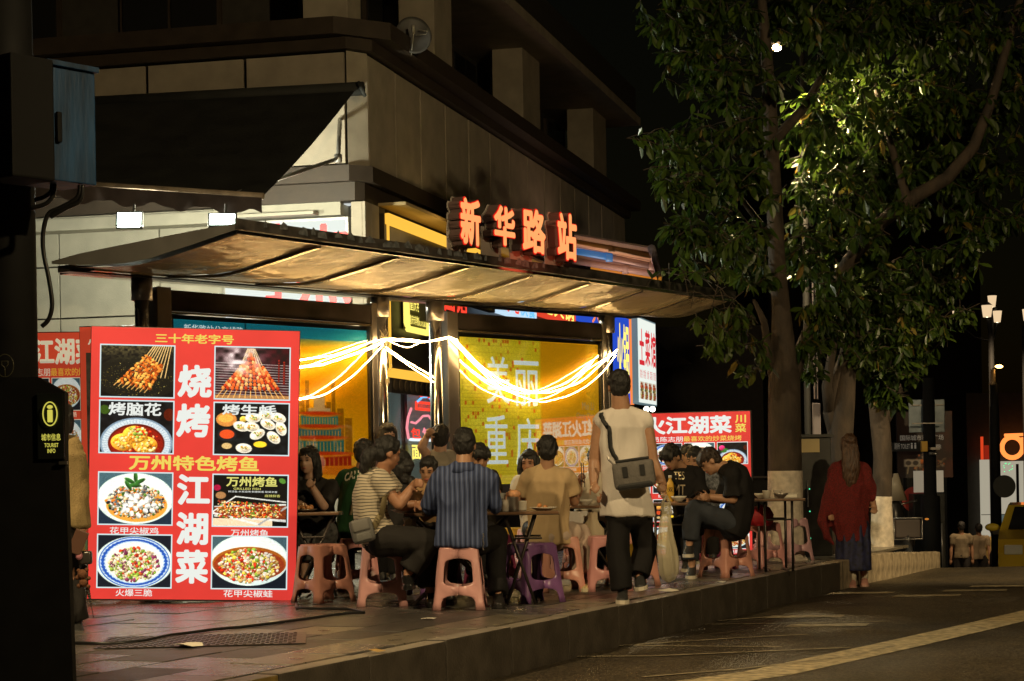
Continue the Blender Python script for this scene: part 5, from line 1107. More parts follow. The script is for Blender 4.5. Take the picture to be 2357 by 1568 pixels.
def person(label, J, shirt=None, pants=None, shoes=None, sole=None, skn='mid', hr_='short', hm=None, s=1.0, girth=1.0, sleeve=.6, face=True, pantw=(.09, .068, .06), fold=.007, seed=0, hemdrop=.02, curl=(.5, .5), extrahair=None, cat='person', face_dir=None, head_up=None, skirt=False, name='person', chest=None, short=False, arm=1.05, pelv=0.0, vox=.0095, hands=(True, True), neck_r=.06, sleeve_w=.062, thick=1.0, group=None, boots=None, pant_end=1.0):
    g = J['pelvis']; root = empty(name, (g.x, g.y, J.get('floor', 0)), label, cat, group); o = root.location
    q = {k: (v-o if isinstance(v, Vector) else v) for k, v in J.items()}
    sh_ = (q['shR']-q['shL']).normalized(); spine = (q['neck']-q['pelvis']).normalized(); front = (sh_.cross(spine)); front = front*(1 if front.dot(face_dir) > -.2 else -1) if False else front
    hipax = (q['hipR']-q['hipL']).normalized()
    hw = (q['shR']-q['shL']).length/2; mid = q.get('mid', q['pelvis'].lerp(q['neck'], .5))
    def spt(t): return q['pelvis']*(1-t)**2+(mid*2-(q['pelvis']+q['neck'])*.5)*2*t*(1-t)+q['neck']*t*t
    def rings(k, dk, t0=-.08, t1=1.0):
        out = []
        for t in (t0, .0, .18, .38, .6, .8, .92, 1.0):
            if t < t0 or t > t1: continue
            c = spt(max(t, 0))+(spt(.05)-spt(0))*20*min(t, 0); ax = hipax.lerp(sh_, max(0, t)).normalized(); tn = (spt(min(1, max(t, 0)+.05))-spt(max(0, t-.05))).normalized(); fr = ax.cross(tn).normalized()
            w_ = np.interp(t, [-.1, 0, .25, .45, .75, .9, 1.0], [.176*girth, .17*girth, .15*girth, .152*girth, .172*girth, .13, .06])*s; d_ = np.interp(t, [-.1, 0, .3, .5, .8, .92, 1], [.115, .12, .105, .11, .118, .09, .055])*s*thick*(.5+.5*girth)
            out.append((c, ax*w_*k, fr*d_*dk))
        return out
    b = MB(); W, A = head(b, q['head'], face_dir, head_up or Vector((0, 0, 1)), s, face)
    b.tube([q['head']-(head_up or Vector((0, 0, 1)))*.05*s-face_dir.normalized()*.015*s, q['neck']-spine*.02], [neck_r*s*.95, neck_r*s*1.1], 12)
    b.loft(rings(.86, .84), 16)
    for S_ in 'LR':
        sh2, el, wr = q['sh'+S_], q['el'+S_], q['wr'+S_]; b.ball(sh2, .052*s); b.tube([q['neck']-spine*.03*s, sh2+spine*.01], [.045*s, .048*s], 10)
        aw_ = s*arm; b.tube([sh2, sh2.lerp(el, .5), el], [.05*aw_, .046*aw_, .039*aw_], 10, round_=True); b.tube([el, el.lerp(wr, .3), wr], [.04*aw_, .041*aw_, .027*aw_], 10, round_=True)
        if hands[S_ == 'R']:
            hd = q.get('hd'+S_, (wr-el)).normalized(); hand(b, wr, hd, q.get('hn'+S_, Vector((0, -1, 0))), curl[S_ == 'R'], s*1.0, 1 if S_ == 'L' else 1)
        hp, kn, an = q['hip'+S_], q['kn'+S_], q['an'+S_]
        b.tube([hp, hp.lerp(kn, .5), kn], [.078*s, .07*s, .05*s], 10, round_=True); b.tube([kn, kn.lerp(an, .3), an], [.05*s, .052*s, .033*s], 10, round_=True)
        td = q.get('toe'+S_, Vector((0, 1, 0))); b.tube([an-Vector((0, 0, .02)), an+td.normalized()*.1-Vector((0, 0, .06))], [.034*s, .022*s], 8, round_=True)
    body = remesh('body', b, vox, skin(skn), root, 2)
    if face: facebits(W, A, s, root)
    if hr_: hair(root, q['head'], face_dir, head_up or Vector((0, 0, 1)), hm or hairm, s, hr_, seed, extrahair)
    res = dict(root=root, body=body, q=q, o=o, W=W, A=A)
    if shirt:
        b = MB(); b.loft(rings(1.06, 1.1, -.08-hemdrop), 20)
        for S_ in 'LR':
            sh2, el, wr = q['sh'+S_], q['el'+S_], q['wr'+S_]; b.ball(sh2-sh_*(.01 if S_ == 'R' else -.01), .079*s); b.tube([q['neck']-spine*.035*s, sh2-spine*.008], [.07*s, .07*s], 12)
            if sleeve > 0:
                e1 = sh2.lerp(el, min(1, sleeve)); b.tube([sh2, sh2.lerp(e1, .5), e1], [.078*s, .074*s, sleeve_w*s*1.1], 14)
                if sleeve > 1: b.ball(el, .063*s); e2 = el.lerp(wr, sleeve-1); b.tube([el, e2], [.062*s, .052*s], 12)
        res['shirt'] = remesh('shirt', b, .0115, shirt, root, 1, fold*2.3, 6.5, seed)
    if pants:
        b = MB(); ax = hipax; c = q['pelvis']+V((0, 0, pelv))
        b.ball(c, (.165*s*girth, .13*s, .13*s), Matrix((ax, ax.cross(Vector((0, 0, 1))).normalized(), Vector((0, 0, 1)))).transposed())
        for S_ in 'LR':
            hp, kn, an = q['hip'+S_], q['kn'+S_], q['an'+S_]; an = kn.lerp(an, pant_end)
            b.tube([hp, hp.lerp(kn, .5), kn], [pantw[0]*1.12*s, pantw[0]*s, pantw[1]*s], 14, round_=True); b.tube([kn, kn.lerp(an, .5), an], [pantw[1]*s, (pantw[1]+pantw[2])/2*s, pantw[2]*s], 14)
        if skirt: b.loft([(c, ax*.17*s, Vector((0, .13, 0))), ((q['knL']+q['knR'])/2, (ax*.17*s), Vector((0, .12, 0))), ((q['anL']+q['anR'])/2+Vector((0, 0, .12)), ax*.17*s, Vector((0, .13, 0)))], 18)
        res['pants'] = remesh('skirt' if skirt else 'trousers', b, .0125, pants, root, 1, fold*2.3, 6, seed+3)
    if shoes:
        for S_ in 'LR': shoe(root, q['an'+S_]+Vector((0, 0, .0)), q.get('toe'+S_, Vector((0, 1, 0))), shoes, sole or shoes, up=q.get('su'+S_, Vector((0, 0, 1))))
    return res
def JJ(Y0, floor=0.0, **k):
    """joints from (u, v, depth offset); vectors pass through"""
    d = dict(floor=floor)
    for n, v in k.items(): d[n] = v if isinstance(v, Vector) else P(v[0], v[1], Y0+(v[2] if len(v) > 2 else 0))
    return d
V = Vector; BACK = V((0, 1, 0))
def printon(o, s_, u0, u1, v0, v1, Yc, m, parent, root, bold=.02, name='print', arc=0.0):
    """lettering pressed on a garment: each point is carried along the view direction to the cloth"""
    v, f = textmesh(s_, bold); lo = v.min(0); hi = v.max(0); T = bvh_of(o); vs = []
    for x, y, _ in v:
        fx = (x-lo[0])/(hi[0]-lo[0]); fy = (y-lo[1])/(hi[1]-lo[1]); u = u0+(u1-u0)*fx; vv = v1+(v0-v1)*fy+arc*(4*(fx-.5)**2)
        a = P(u, vv, Yc)-root; st = a-V((0, 1.2, 0)); h = T.ray_cast(st, V((0, 1, 0))); vs.append((h[0]+h[1]*.003) if h[0] is not None else a)
    me = bpy.data.meshes.new(name); me.from_pydata(vs, [], f); me.update(); return link(name, me, m, parent)
blk = cloth('black', (.012, .011, .011)); blk2 = cloth('faded_black', (.022, .02, .019)); wht = cloth('off_white', (.7, .65, .6), .06); crm = cloth('cream', (.5, .36, .2), .08); sneak = mat('sneaker_black', (.03, .03, .03), .5); solew = mat('sole_white', (.6, .55, .45), .5); grn = cloth('green', (.02, .07, .025)); beige = cloth('beige', (.46, .36, .29), .1); tan = cloth('knit_tan', (.3, .22, .1), .2, bump=.8); denim = cloth('denim', (.035, .04, .05), .3)
# --- the man walking away with a shoulder bag
J = JJ(15.1, head=(1425, 892), neck=(1430, 940, 0), pelvis=(1443, 1158), shL=(1382, 970), shR=(1486, 970), elL=(1368, 1062, .02), elR=(1503, 1062, 0), wrL=(1367, 1118, -.05), wrR=(1527, 1118, .0), hipL=(1424, 1172), hipR=(1464, 1172), knL=(1422, 1268, -.02), knR=(1487, 1262, .1), anL=(1433, 1362, -.05), anR=(1478, 1345, .42))
J['hdL'] = V((.05, 0, -1)); J['hdR'] = V((0, 0, -1)); J['toeL'] = V((-.15, 1, 0)); J['toeR'] = V((.1, .75, -.7)); J['hnL'] = V((-1, -.4, 0)); J['hnR'] = V((1, -.4, 0)); J['suR'] = V((0, .6, .7)); J['anL'].z = .095; J['anR'] = P(1470, 1324, 15.12); J['toeR'] = Vector((.22, .5, -.84)); J['suR'] = Vector((0, .85, .5))
pw = person('man walking away in a white sleeveless top with a grey shoulder bag', J, wht, blk, sneak, solew, 'mid', 'short', sleeve=0.0, face_dir=V((-.1, 1, 0)), face=False, fold=.006, seed=3, pantw=(.082, .085, .086), girth=1.1, hemdrop=.06, pelv=-.07, arm=1.16, neck_r=.07, curl=(.45, .9), sleeve_w=.075)
r0 = pw['root'].location; strapm = mat('strap_black', (.012, .012, .012), .6)
drape(pw['shirt'], [P(1379, 940, 15.0)-r0, P(1388, 985, 14.9)-r0, P(1398, 1030, 14.9)-r0, P(1412, 1062, 14.9)-r0], .034, strapm, pw['root'], n=30)
bgm = mat('bag_grey', (.13, .12, .11), .8, var=.2, vscale=30, bump=.4, bscale=90)
bg_ = empty('shoulder_bag', P(1462, 1123, 14.88), 'grey shoulder bag with black flaps on the walking man hip', 'bag'); bg_.rotation_euler = (0, radians(-7), radians(-8))
b = MB(); b.box((-.15, -.05, 0), (.16, .07, .2), bev=.03); b.build('bag_body', bgm, bg_, True); b = MB(); b.box((-.13, -.054, -.008), (.14, .066, .045), bev=.02); b.build('bag_base', strapm, bg_); b = MB(); b.box((-.12, -.03, .2), (.13, .05, .222), bev=.008); b.build('top_flap', strapm, bg_)
for x in (-.055, .075): b = MB(); b.box((x-.018, -.0575, .085), (x+.018, -.051, .165)); b.build('pull_tab', strapm, bg_)
b = MB(); b.tube([(-.13, -.01, .19), (-.165, -.005, .235), (-.17, 0, .26)], .009, 6); b.build('strap_ring', MATS['dull_steel'], bg_)
# carrier bag in his hand
hp = P(1534, 1150, 15.05); b = MB(); cbg = empty('carrier_bag', hp, 'thin translucent carrier bag hanging from the walking man hand', 'plastic bag')
film = mat('bag_film_thin', (.62, .56, .4), .35, alpha=.62, bump=.9, bscale=25, var=.3, stretch=(1, 1, .3))
vs = []; sg = 24; prof = [(-.02, .02), (-.09, .032), (-.18, .045), (-.28, .055), (-.38, .068), (-.48, .075), (-.55, .07), (-.6, .045), (-.625, .012)]
for z, w_ in prof:
    for i in range(sg): t = 2*pi*i/sg; k = w_*(1+.16*sin(7*t+z*5)+.08*random.uniform(-1, 1)); vs.append((k*cos(t)+.01*sin(z*9), k*.8*sin(t), z))
b.add(vs, [(j*sg+i, j*sg+(i+1) % sg, (j+1)*sg+(i+1) % sg, (j+1)*sg+i) for j in range(len(prof)-1) for i in range(sg)]); b.build('bag_film', film, cbg, True)
b = MB(); b.tube([(0, 0, .03), (-.03, 0, -.02), (-.035, 0, -.12)], [.012, .01, .018], 6); b.tube([(0, 0, .03), (.022, 0, -.02), (.03, 0, -.12)], [.012, .01, .018], 6); b.build('handle', film, cbg, True)
b = MB(); b.ball((.0, 0, -.54), (.045, .04, .05)); b.box((-.04, -.03, -.53), (.045, .03, -.44), bev=.01); b.build('packed_food', mat('food_dark', (.06, .05, .04), .5, var=.5, vscale=30), cbg)
# --- blue striped shirt man
J = JJ(14.62, head=(1069, 1027, .06), neck=(1068, 1071, 0), pelvis=(1062, 1240), shL=(1018, 1099, 0), shR=(1119, 1099, 0), elL=(993, 1168, .1), elR=(1141, 1163, .08), wrL=(1010, 1167, .34), wrR=(1120, 1160, .34), hipL=(1036, 1243, .02), hipR=(1092, 1243, .02), knL=(1030, 1238, .42), knR=(1142, 1237, .28), anL=(1035, 1375, .45), anR=(1146, 1368, .12))
J['hdL'] = V((.4, 1, 0)); J['hdR'] = V((-.4, 1, 0)); J['hnL'] = V((0, 0, 1)); J['hnR'] = V((0, 0, 1)); J['anR'].z = .1; J['anL'].z = .1; J['toeR'] = V((.45, .9, 0))
bs = stripes('blue_stripe_shirt', (.055, .08, .19), (.02, .03, .075), 0, 28, .3, .02, (.15, .19, .33))
pb = person('man seen from behind in a blue striped shirt on a pink stool', J, bs, blk, mat('shoe_black', (.02, .018, .017), .4), None, 'mid', 'short', sleeve=1.15, face_dir=V((.12, 1, -.12)), face=False, fold=.010, seed=11, girth=1.08, hemdrop=.02, pantw=(.1, .082, .07), thick=1.1, sleeve_w=.068)
q = pb['q']; b = MB(); b.tube([q['neck']+V((0, -.004, .022)), q['neck']+V((0, -.004, -.0)), q['neck']-V((0, 0, .045))], [.07, .08, .11], 16); b.build('collar', bs, pb['root'], True)
b = MB(); ck = P(1112, 1228, 14.5)-pb['root'].location
for i in range(7): b.tube([ck+V((.003*sin(i*2), 0, -.018*i)), ck+V((.003*sin(i*2+1), .004, -.018*i-.014))], .005, 5)
b.build('key_chain', MATS['dull_steel'], pb['root'])
# --- striped tee woman in profile
J = JJ(14.85, head=(893, 1045, 0), neck=(880, 1085, .02), pelvis=(872, 1238), mid=(852, 1160, .0), shL=(884, 1098, .19), shR=(874, 1106, -.13), elR=(918, 1163, -.16), wrR=(956, 1112, -.1), elL=(925, 1165, .25), wrL=(962, 1160, .2), hipR=(880, 1246, -.1), hipL=(880, 1246, .1), knR=(992, 1246, -.1), knL=(975, 1250, .14), anR=(936, 1322, -.08), anL=(990, 1352, .16))
J['hdR'] = V((.75, .1, .6)); J['hnR'] = V((0, -.3, .8)); J['hdL'] = V((1, 0, 0)); J['hnL'] = V((0, 0, 1)); J['toeR'] = V((.75, -.1, -.65)); J['toeL'] = V((1, 0, -.1)); J['suR'] = V((.65, 0, .75)); J['anL'].z = .1
st = stripes('stripe_tee', (.52, .45, .34), (.025, .03, .03), 2, 42, .22, .05)
def pony(b, W, A): b.ball(W(0, -.115, -.03), (.05, .045, .065), A); b.ball(W(0, -.15, -.075), (.055, .05, .09), A); b.ball(W(.0, -.155, -.14), (.038, .04, .05), A)
ps = person('woman in a black striped white tee eating with a low ponytail', J, st, blk2, mat('heel_black', (.012, .012, .012), .2), None, 'warm', 'short', sleeve=.52, face_dir=V((1, .35, -.28)), head_up=V((.25, .05, 1)), fold=.007, seed=21, girth=1.06, pantw=(.105, .085, .085), extrahair=pony, curl=(.4, .75), face=True, sleeve_w=.07, pant_end=.86)
r0 = ps['root'].location
gb = empty('sling_bag', P(834, 1222, 14.6), 'small grey sling bag on the striped tee woman back', 'bag'); gb.rotation_euler = (0, radians(-14), radians(8))
b = MB(); b.box((-.085, -.05, -.09), (.085, .05, .09), bev=.035); b.build('bag_body', mat('bag_slate', (.13, .13, .125), .7, var=.15, bump=.3), gb, True); b = MB(); b.box((-.07, -.06, -.0), (.06, -.03, .088), bev=.014); b.build('flap', mat('bag_flap', (.17, .165, .155), .7), gb, True)
b = MB(); b.box((-.06, -.056, -.07), (.055, -.045, -.012), bev=.008); b.build('front_pocket', MATS['bag_slate'], gb, True)
ol = mat('strap_olive', (.2, .16, .08), .7); drape(ps['shirt'], [P(856, 1213, 14.6)-r0, P(880, 1195, 14.6)-r0, P(905, 1178, 14.6)-r0, P(925, 1160, 14.7)-r0], .05, ol, ps['root'], n=24)
# --- man in cream tee
J = JJ(16.45, head=(1260, 1040, .0), neck=(1259, 1076, 0), pelvis=(1262, 1236), shL=(1218, 1102, 0), shR=(1303, 1102, 0), elL=(1206, 1158, .08), elR=(1322, 1156, .08), wrL=(1225, 1160, .3), wrR=(1326, 1142, .28), hipL=(1240, 1236, .02), hipR=(1288, 1236, .02), knL=(1232, 1228, .4), knR=(1336, 1222, .22), anL=(1240, 1330, .4), anR=(1344, 1305, .1))
J['hdL'] = V((.3, 1, 0)); J['hdR'] = V((0, .5, .7)); J['hnL'] = V((0, 0, 1)); J['hnR'] = V((1, 0, 0)); J['toeR'] = V((.55, .8, 0)); J['anR'].z = .1; J['anL'].z = .1
sn2 = mat('sneaker_cream', (.5, .4, .2), .5, var=.5, vscale=30)
pc = person('man in a cream tee and pale trousers seen from behind', J, crm, beige, sn2, mat('sole_cream', (.55, .48, .32)), 'mid', 'short', sleeve=.62, face_dir=V((0, 1, -.1)), face=False, fold=.010, seed=31, girth=1.0, pantw=(.09, .078, .085), sleeve_w=.078, hemdrop=.02, pant_end=.9)
# --- hunched youth with phone (faces left)
J = JJ(18.05, head=(1634, 1064, 0), neck=(1668, 1072, 0), pelvis=(1690, 1212), mid=(1703, 1135, 0), shL=(1683, 1092, -.17), shR=(1673, 1088, .17), elL=(1688, 1150, -.16), wrL=(1628, 1144, -.1), elR=(1665, 1150, .2), wrR=(1620, 1148, .08), hipL=(1682, 1206, -.09), hipR=(1682, 1206, .09), knL=(1598, 1170, -.08), knR=(1592, 1182, .12), anL=(1586, 1256, -.1), anR=(1592, 1300, .12))
J['hdL'] = V((-1, .1, .05)); J['hdR'] = V((-1, -.2, .05)); J['hnL'] = V((0, -1, .2)); J['hnR'] = V((0, 1, .2)); J['toeL'] = V((-.9, -.2, -.12)); J['toeR'] = V((-1, -.2, 0)); J['anR'].z = .1
pd = person('youth in a black tee hunched over his phone on a salmon stool', J, blk, denim, sneak, solew, 'mid', 'fringe', sleeve=.86, face_dir=V((-.8, -.15, -.62)), head_up=V((-.6, 0, .75)), fold=.007, seed=41, girth=1.12, pantw=(.092, .078, .075), sleeve_w=.085, curl=(.7, .7), hm=mat('hair_dark_brown', (.03, .018, .012), .5, var=.6, vscale=60, bump=.9, bscale=120), pant_end=.85)
b = MB(); b.box((-.03, -.005, -.055), (.03, .003, .055), bev=.003); ph = tag(b.build('phone', mat('phone_black', (.02, .02, .022), .2), None, loc=P(1600, 1138, 18.02), rot=(.9, .2, .9)), 'dark phone held by the hunched youth', 'phone')
b = MB(); q = pd['q']; d = (q['wrL']-q['elL']).normalized(); b.tube([q['wrL']-d*.03, q['wrL']-d*.012], .031, 14); b.build('watch', mat('brass', (.6, .42, .15), .3, .8), pd['root'])
# --- youth with studded tee behind the table
J = JJ(18.95, head=(1545, 1054, -.1), neck=(1568, 1074, 0), pelvis=(1596, 1205), shL=(1604, 1092, .02), shR=(1545, 1090, -.02), elL=(1618, 1148, -.14), wrL=(1590, 1153, -.3), elR=(1530, 1140, -.18), wrR=(1548, 1150, -.32), hipL=(1606, 1208), hipR=(1582, 1208), knL=(1590, 1208, -.4), knR=(1555, 1208, -.4), anL=(1580, 1290, -.35), anR=(1545, 1290, -.3))
J['hdL'] = V((-.8, -.6, 0)); J['hdR'] = V((.5, -.7, 0)); J['hnL'] = V((0, 0, 1)); J['hnR'] = V((0, 0, 1)); J['toeL'] = V((-.3, -1, 0)); J['toeR'] = V((-.3, -1, 0))
pe = person('youth with a mop of black hair in a studded black tee looking down', J, blk, blk2, sneak, solew, 'mid', 'fringe', sleeve=.85, face_dir=V((-.5, -.75, -.55)), head_up=V((-.3, -.4, .85)), fold=.006, seed=51, sleeve_w=.08, girth=1.05)
stud = mat('stud', (.75, .65, .45), .3, .6)
printon(pe['shirt'], 'TES', 1556, 1580, 1086, 1104, 18.6, stud, pe['root'], pe['root'].location, .0, 'stud_print'); printon(pe['shirt'], 'MT', 1556, 1582, 1116, 1140, 18.6, stud, pe['root'], pe['root'].location, .0, 'stud_print')
# --- patterned shirt and heads behind
pat = mat('cloth_pattern', (.12, .13, .15), .8, var=1.0, vscale=38)
J = JJ(19.6, head=(1600, 1058, 0), neck=(1612, 1080, 0), pelvis=(1620, 1195), shL=(1646, 1096, 0), shR=(1592, 1096, 0), elL=(1652, 1140, -.05), wrL=(1615, 1130, -.22), elR=(1588, 1145, -.05), wrR=(1600, 1150, -.2), hipL=(1632, 1198), hipR=(1608, 1198), knL=(1640, 1200, -.3), knR=(1600, 1200, -.3), anL=(1640, 1275, -.3), anR=(1600, 1275, -.3), hdL=V((-1, 0, .3)), hdR=V((0, -1, 0)))
person('man in a letter patterned shirt behind the two youths', J, pat, blk2, sneak, solew, 'mid', 'short', sleeve=.8, face_dir=V((-.5, -.8, -.35)), seed=61, s=.95)
J = JJ(20.6, head=(1584, 1050, 0), neck=(1586, 1076, 0), pelvis=(1588, 1180), shL=(1608, 1090, 0), shR=(1562, 1090, 0), elL=(1612, 1135), wrL=(1600, 1150, -.1), elR=(1556, 1135), wrR=(1565, 1150, -.1), hipL=(1598, 1185), hipR=(1576, 1185), knL=(1600, 1190, -.3), knR=(1570, 1190, -.3), anL=(1600, 1262, -.3), anR=(1570, 1262, -.3))
person('dark haired diner sitting deepest behind the studded tee youth', J, blk2, blk2, None, None, 'mid', 'short', face_dir=V((.2, -1, -.2)), seed=62, s=.92, hands=(False, False))
# --- woman in black by the menu board
J = JJ(16.75, head=(710, 1062, 0), neck=(716, 1102, .03), pelvis=(728, 1226, .1), shL=(764, 1124, .02), shR=(688, 1124, .06), elL=(745, 1166, -.16), wrL=(717, 1118, -.2), elR=(684, 1162, -.1), wrR=(702, 1166, -.25), hipL=(748, 1230, .05), hipR=(714, 1230, .05), knL=(752, 1222, -.36), knR=(706, 1222, -.36), anL=(735, 1335, -.3), anR=(700, 1335, -.38))
J['hdL'] = V((-.45, -.1, .8)); J['hnL'] = V((.3, -1, 0)); J['hdR'] = V((-.2, -1, 0)); J['hnR'] = V((0, 0, 1)); J['toeR'] = V((-.4, -1, 0)); J['toeL'] = V((-.3, -1, 0))
def lngh(b, W, A):
    for q in (-1, 1): b.tube([W(q*.075, -.01, .04), W(q*.088, -.0, -.05), W(q*.085, .0, -.14), W(q*.07, .01, -.19)], [.03, .036, .034, .02], 10, flat=1.0, round_=True)
    b.tube([W(0, -.07, 0), W(0, -.08, -.12), W(0, -.06, -.2)], [.08, .085, .05], 12, flat=.6)
pl = person('woman in a loose black tee eating with her hand at her mouth', J, blk2, mat('skirt_print', (.04, .04, .04), .8, var=1.6, vscale=26), sneak, None, 'pale', 'long', sleeve=.9, face_dir=V((-.42, -1, -.05)), fold=.006, seed=71, curl=(1.0, .6), extrahair=lngh, sleeve_w=.082, s=.97, pantw=(.1, .1, .09), pant_end=.6, girth=1.1)
# --- green tee man
J = JJ(17.2, head=(838, 1046, 0), neck=(834, 1080, 0), pelvis=(822, 1232), shL=(794, 1102, .03), shR=(858, 1100, .03), elL=(788, 1158, .1), wrL=(812, 1160, .32), elR=(868, 1150, .1), wrR=(850, 1158, .3), hipL=(804, 1236), hipR=(842, 1236), knL=(800, 1232, .4), knR=(850, 1232, .4), anL=(800, 1330, .35), anR=(850, 1330, .35), hdL=V((.3, 1, 0)), hdR=V((-.3, 1, 0)))
pg = person('man in a green tee with white lettering across his shoulders', J, grn, blk, sneak, None, 'warm', 'short', sleeve=.7, face_dir=V((.1, 1, 0)), face=False, seed=81, sleeve_w=.078, girth=1.1, fold=.006)
printon(pg['shirt'], 'CANOTY', 788, 856, 1083, 1102, 16.9, cloth('print_white', (.62, .6, .5)), pg['root'], pg['root'].location, .04, 'back_print', arc=9)
drape(pg['shirt'], [P(862, 1088, 16.9)-pg['root'].location, P(838, 1110, 16.9)-pg['root'].location, P(812, 1145, 16.9)-pg['root'].location, P(788, 1185, 16.9)-pg['root'].location], .025, ol, pg['root'])
# --- boy
J = JJ(15.85, head=(986, 1084, 0), neck=(990, 1112, .04), pelvis=(992, 1225, .1), shL=(1014, 1124, .03), shR=(964, 1124, .03), elL=(1020, 1160, -.1), wrL=(1000, 1166, -.3), elR=(958, 1160, -.1), wrR=(975, 1163, -.3), hipL=(1002, 1228), hipR=(980, 1228), knL=(1006, 1225, -.3), knR=(975, 1225, -.3), anL=(1006, 1310, -.3), anR=(976, 1325, -.3), hdL=V((0, -1, 0)), hdR=V((0, -1, 0)))
person('boy with short black hair bent over the table beyond the blue shirt', J, cloth('tan_tee', (.32, .2, .1)), blk, sneak, solew, 'mid', 'short', s=.85, face_dir=V((-.25, -1, -.35)), head_up=V((-.0, -.3, 1)), seed=91)
# --- long curly hair woman
def curly(b, W, A):
    rr = random.Random(4)
    for i in range(26): a = rr.uniform(-1, 1); z = rr.uniform(-.34, .02); b.ball(W(a*.1*(1-z*.8), -.06+rr.uniform(-.03, .03), z), rr.uniform(.03, .048))
J = JJ(15.9, head=(924, 1072, 0), neck=(922, 1104, 0), pelvis=(925, 1228, 0), shL=(892, 1124, 0), shR=(952, 1124, 0), elL=(888, 1165, .05), wrL=(900, 1165, .25), elR=(962, 1163, -.1), wrR=(985, 1158, -.25), hipL=(910, 1230), hipR=(940, 1230), knL=(910, 1228, .3), knR=(945, 1228, .3), anL=(912, 1320, .3), anR=(945, 1320, .3), hdR=V((.5, -.6, 0)), hdL=V((0, 1, 0)))
person('woman with a dark cloud of curly hair behind the striped tee woman', J, blk2, blk, sneak, None, 'warm', 'long', face_dir=V((.3, 1, 0)), face=False, extrahair=curly, seed=95, s=.95)
# --- diners beyond
J = JJ(16.5, head=(1104, 1056, 0), neck=(1100, 1084, 0), pelvis=(1098, 1215), shL=(1136, 1104, 0), shR=(1078, 1104, 0), elL=(1145, 1150, -.05), wrL=(1155, 1150, -.25), elR=(1070, 1150), wrR=(1085, 1160, -.2), hipL=(1112, 1220), hipR=(1088, 1220), knL=(1125, 1220, -.35), knR=(1090, 1220, -.35), anL=(1125, 1320, -.35), anR=(1090, 1320, -.35), hdL=V((.2, -1, 0)), hdR=V((0, -1, 0)))
pm_ = person('diner with glasses pushed up in dark hair facing the blue shirt man', J, cloth('dark_olive', (.03, .026, .02)), blk, sneak, None, 'mid', 'fringe', face_dir=V((.3, -1, -.3)), seed=96, s=.95)
J = JJ(17.9, head=(1218, 1066, 0), neck=(1222, 1098, 0), pelvis=(1240, 1215), shL=(1258, 1112), shR=(1196, 1112, 0), elL=(1290, 1150, -.1), wrL=(1320, 1118, -.25), elR=(1190, 1152, -.1), wrR=(1178, 1140, -.2), hipL=(1250, 1220), hipR=(1226, 1220), knL=(1255, 1220, -.3), knR=(1225, 1220, -.3), anL=(1255, 1300, -.3), anR=(1225, 1300, -.3), hdL=V((.6, -.2, .6)), hdR=V((-.2, -1, 0)))
person('long haired woman in white mostly hidden by the cream tee man', J, cloth('tee_white', (.55, .5, .42)), blk, sneak, None, 'warm', 'long', sleeve=.8, face_dir=V((-.3, -1, -.2)), extrahair=lngh, seed=97, s=.93)
J = JJ(17.8, head=(1372, 1058, 0), neck=(1366, 1090, 0), pelvis=(1362, 1215), shL=(1392, 1108), shR=(1336, 1108, 0), elL=(1398, 1150, -.1), wrL=(1385, 1150, -.25), elR=(1328, 1140, -.2), wrR=(1335, 1100, -.35), hipL=(1375, 1220), hipR=(1350, 1220), knL=(1380, 1220, -.3), knR=(1345, 1220, -.3), anL=(1380, 1300, -.3), anR=(1345, 1300, -.3), hdR=V((.1, -.6, .6)), hdL=V((0, -1, 0)), hnR=V((-1, 0, 0)))
pz = person('diner raising black chopsticks beside the walking man', J, cloth('tee_pale', (.5, .44, .34)), blk, sneak, None, 'warm', 'short', sleeve=.6, face_dir=V((-.4, -1, -.2)), seed=98, s=.93, curl=(.5, 1.0))
c0 = pz['q']['wrR']+V((.01, -.1, .04))+pz['root'].location
for dx in (0, .016): b = MB(); b.tube([c0+V((dx, 0, .09)), c0+V((dx*1.6, -.02, -.12))], .004, 5); tag(b.build('chopstick', mat('chopstick_black', (.02, .015, .015), .4)), 'black chopstick held upright over the table, '+('nearer the cream tee man' if dx == 0 else 'nearer the walking man'), 'chopstick')
# --- standing people seen through the gap
J = JJ(18.9, head=(893, 1006, 0), neck=(893, 1038, 0), pelvis=(893, 1172), shL=(868, 1052), shR=(918, 1052), elL=(862, 1110), wrL=(872, 1150, -.1), elR=(924, 1110), wrR=(915, 1150, -.1), hipL=(880, 1178), hipR=(906, 1178), knL=(880, 1250), knR=(906, 1250), anL=(880, 1318), anR=(906, 1318))
person('woman with dark hair standing in the lit gap behind the ponytail', J, blk2, blk, sneak, None, 'pale', 'long', face_dir=V((.3, -1, -.2)), seed=99)
J = JJ(18.6, head=(1014, 1010, .0), neck=(1012, 1040, 0), pelvis=(1012, 1172), shL=(990, 1056), shR=(1034, 1056, .1), elL=(970, 1030, -.1), wrL=(986, 998, -.1), elR=(1040, 1110), wrR=(1035, 1150, -.1), hipL=(1000, 1178), hipR=(1024, 1178), knL=(1000, 1250), knR=(1024, 1250), anL=(1000, 1318), anR=(1024, 1318), hdL=V((.5, 0, .8)))
person('person behind the steel column lifting a bare arm', J, cloth('tee_grey', (.3, .27, .22)), blk, sneak, None, 'pale', 'short', sleeve=.35, face_dir=V((0, 1, 0)), seed=100)
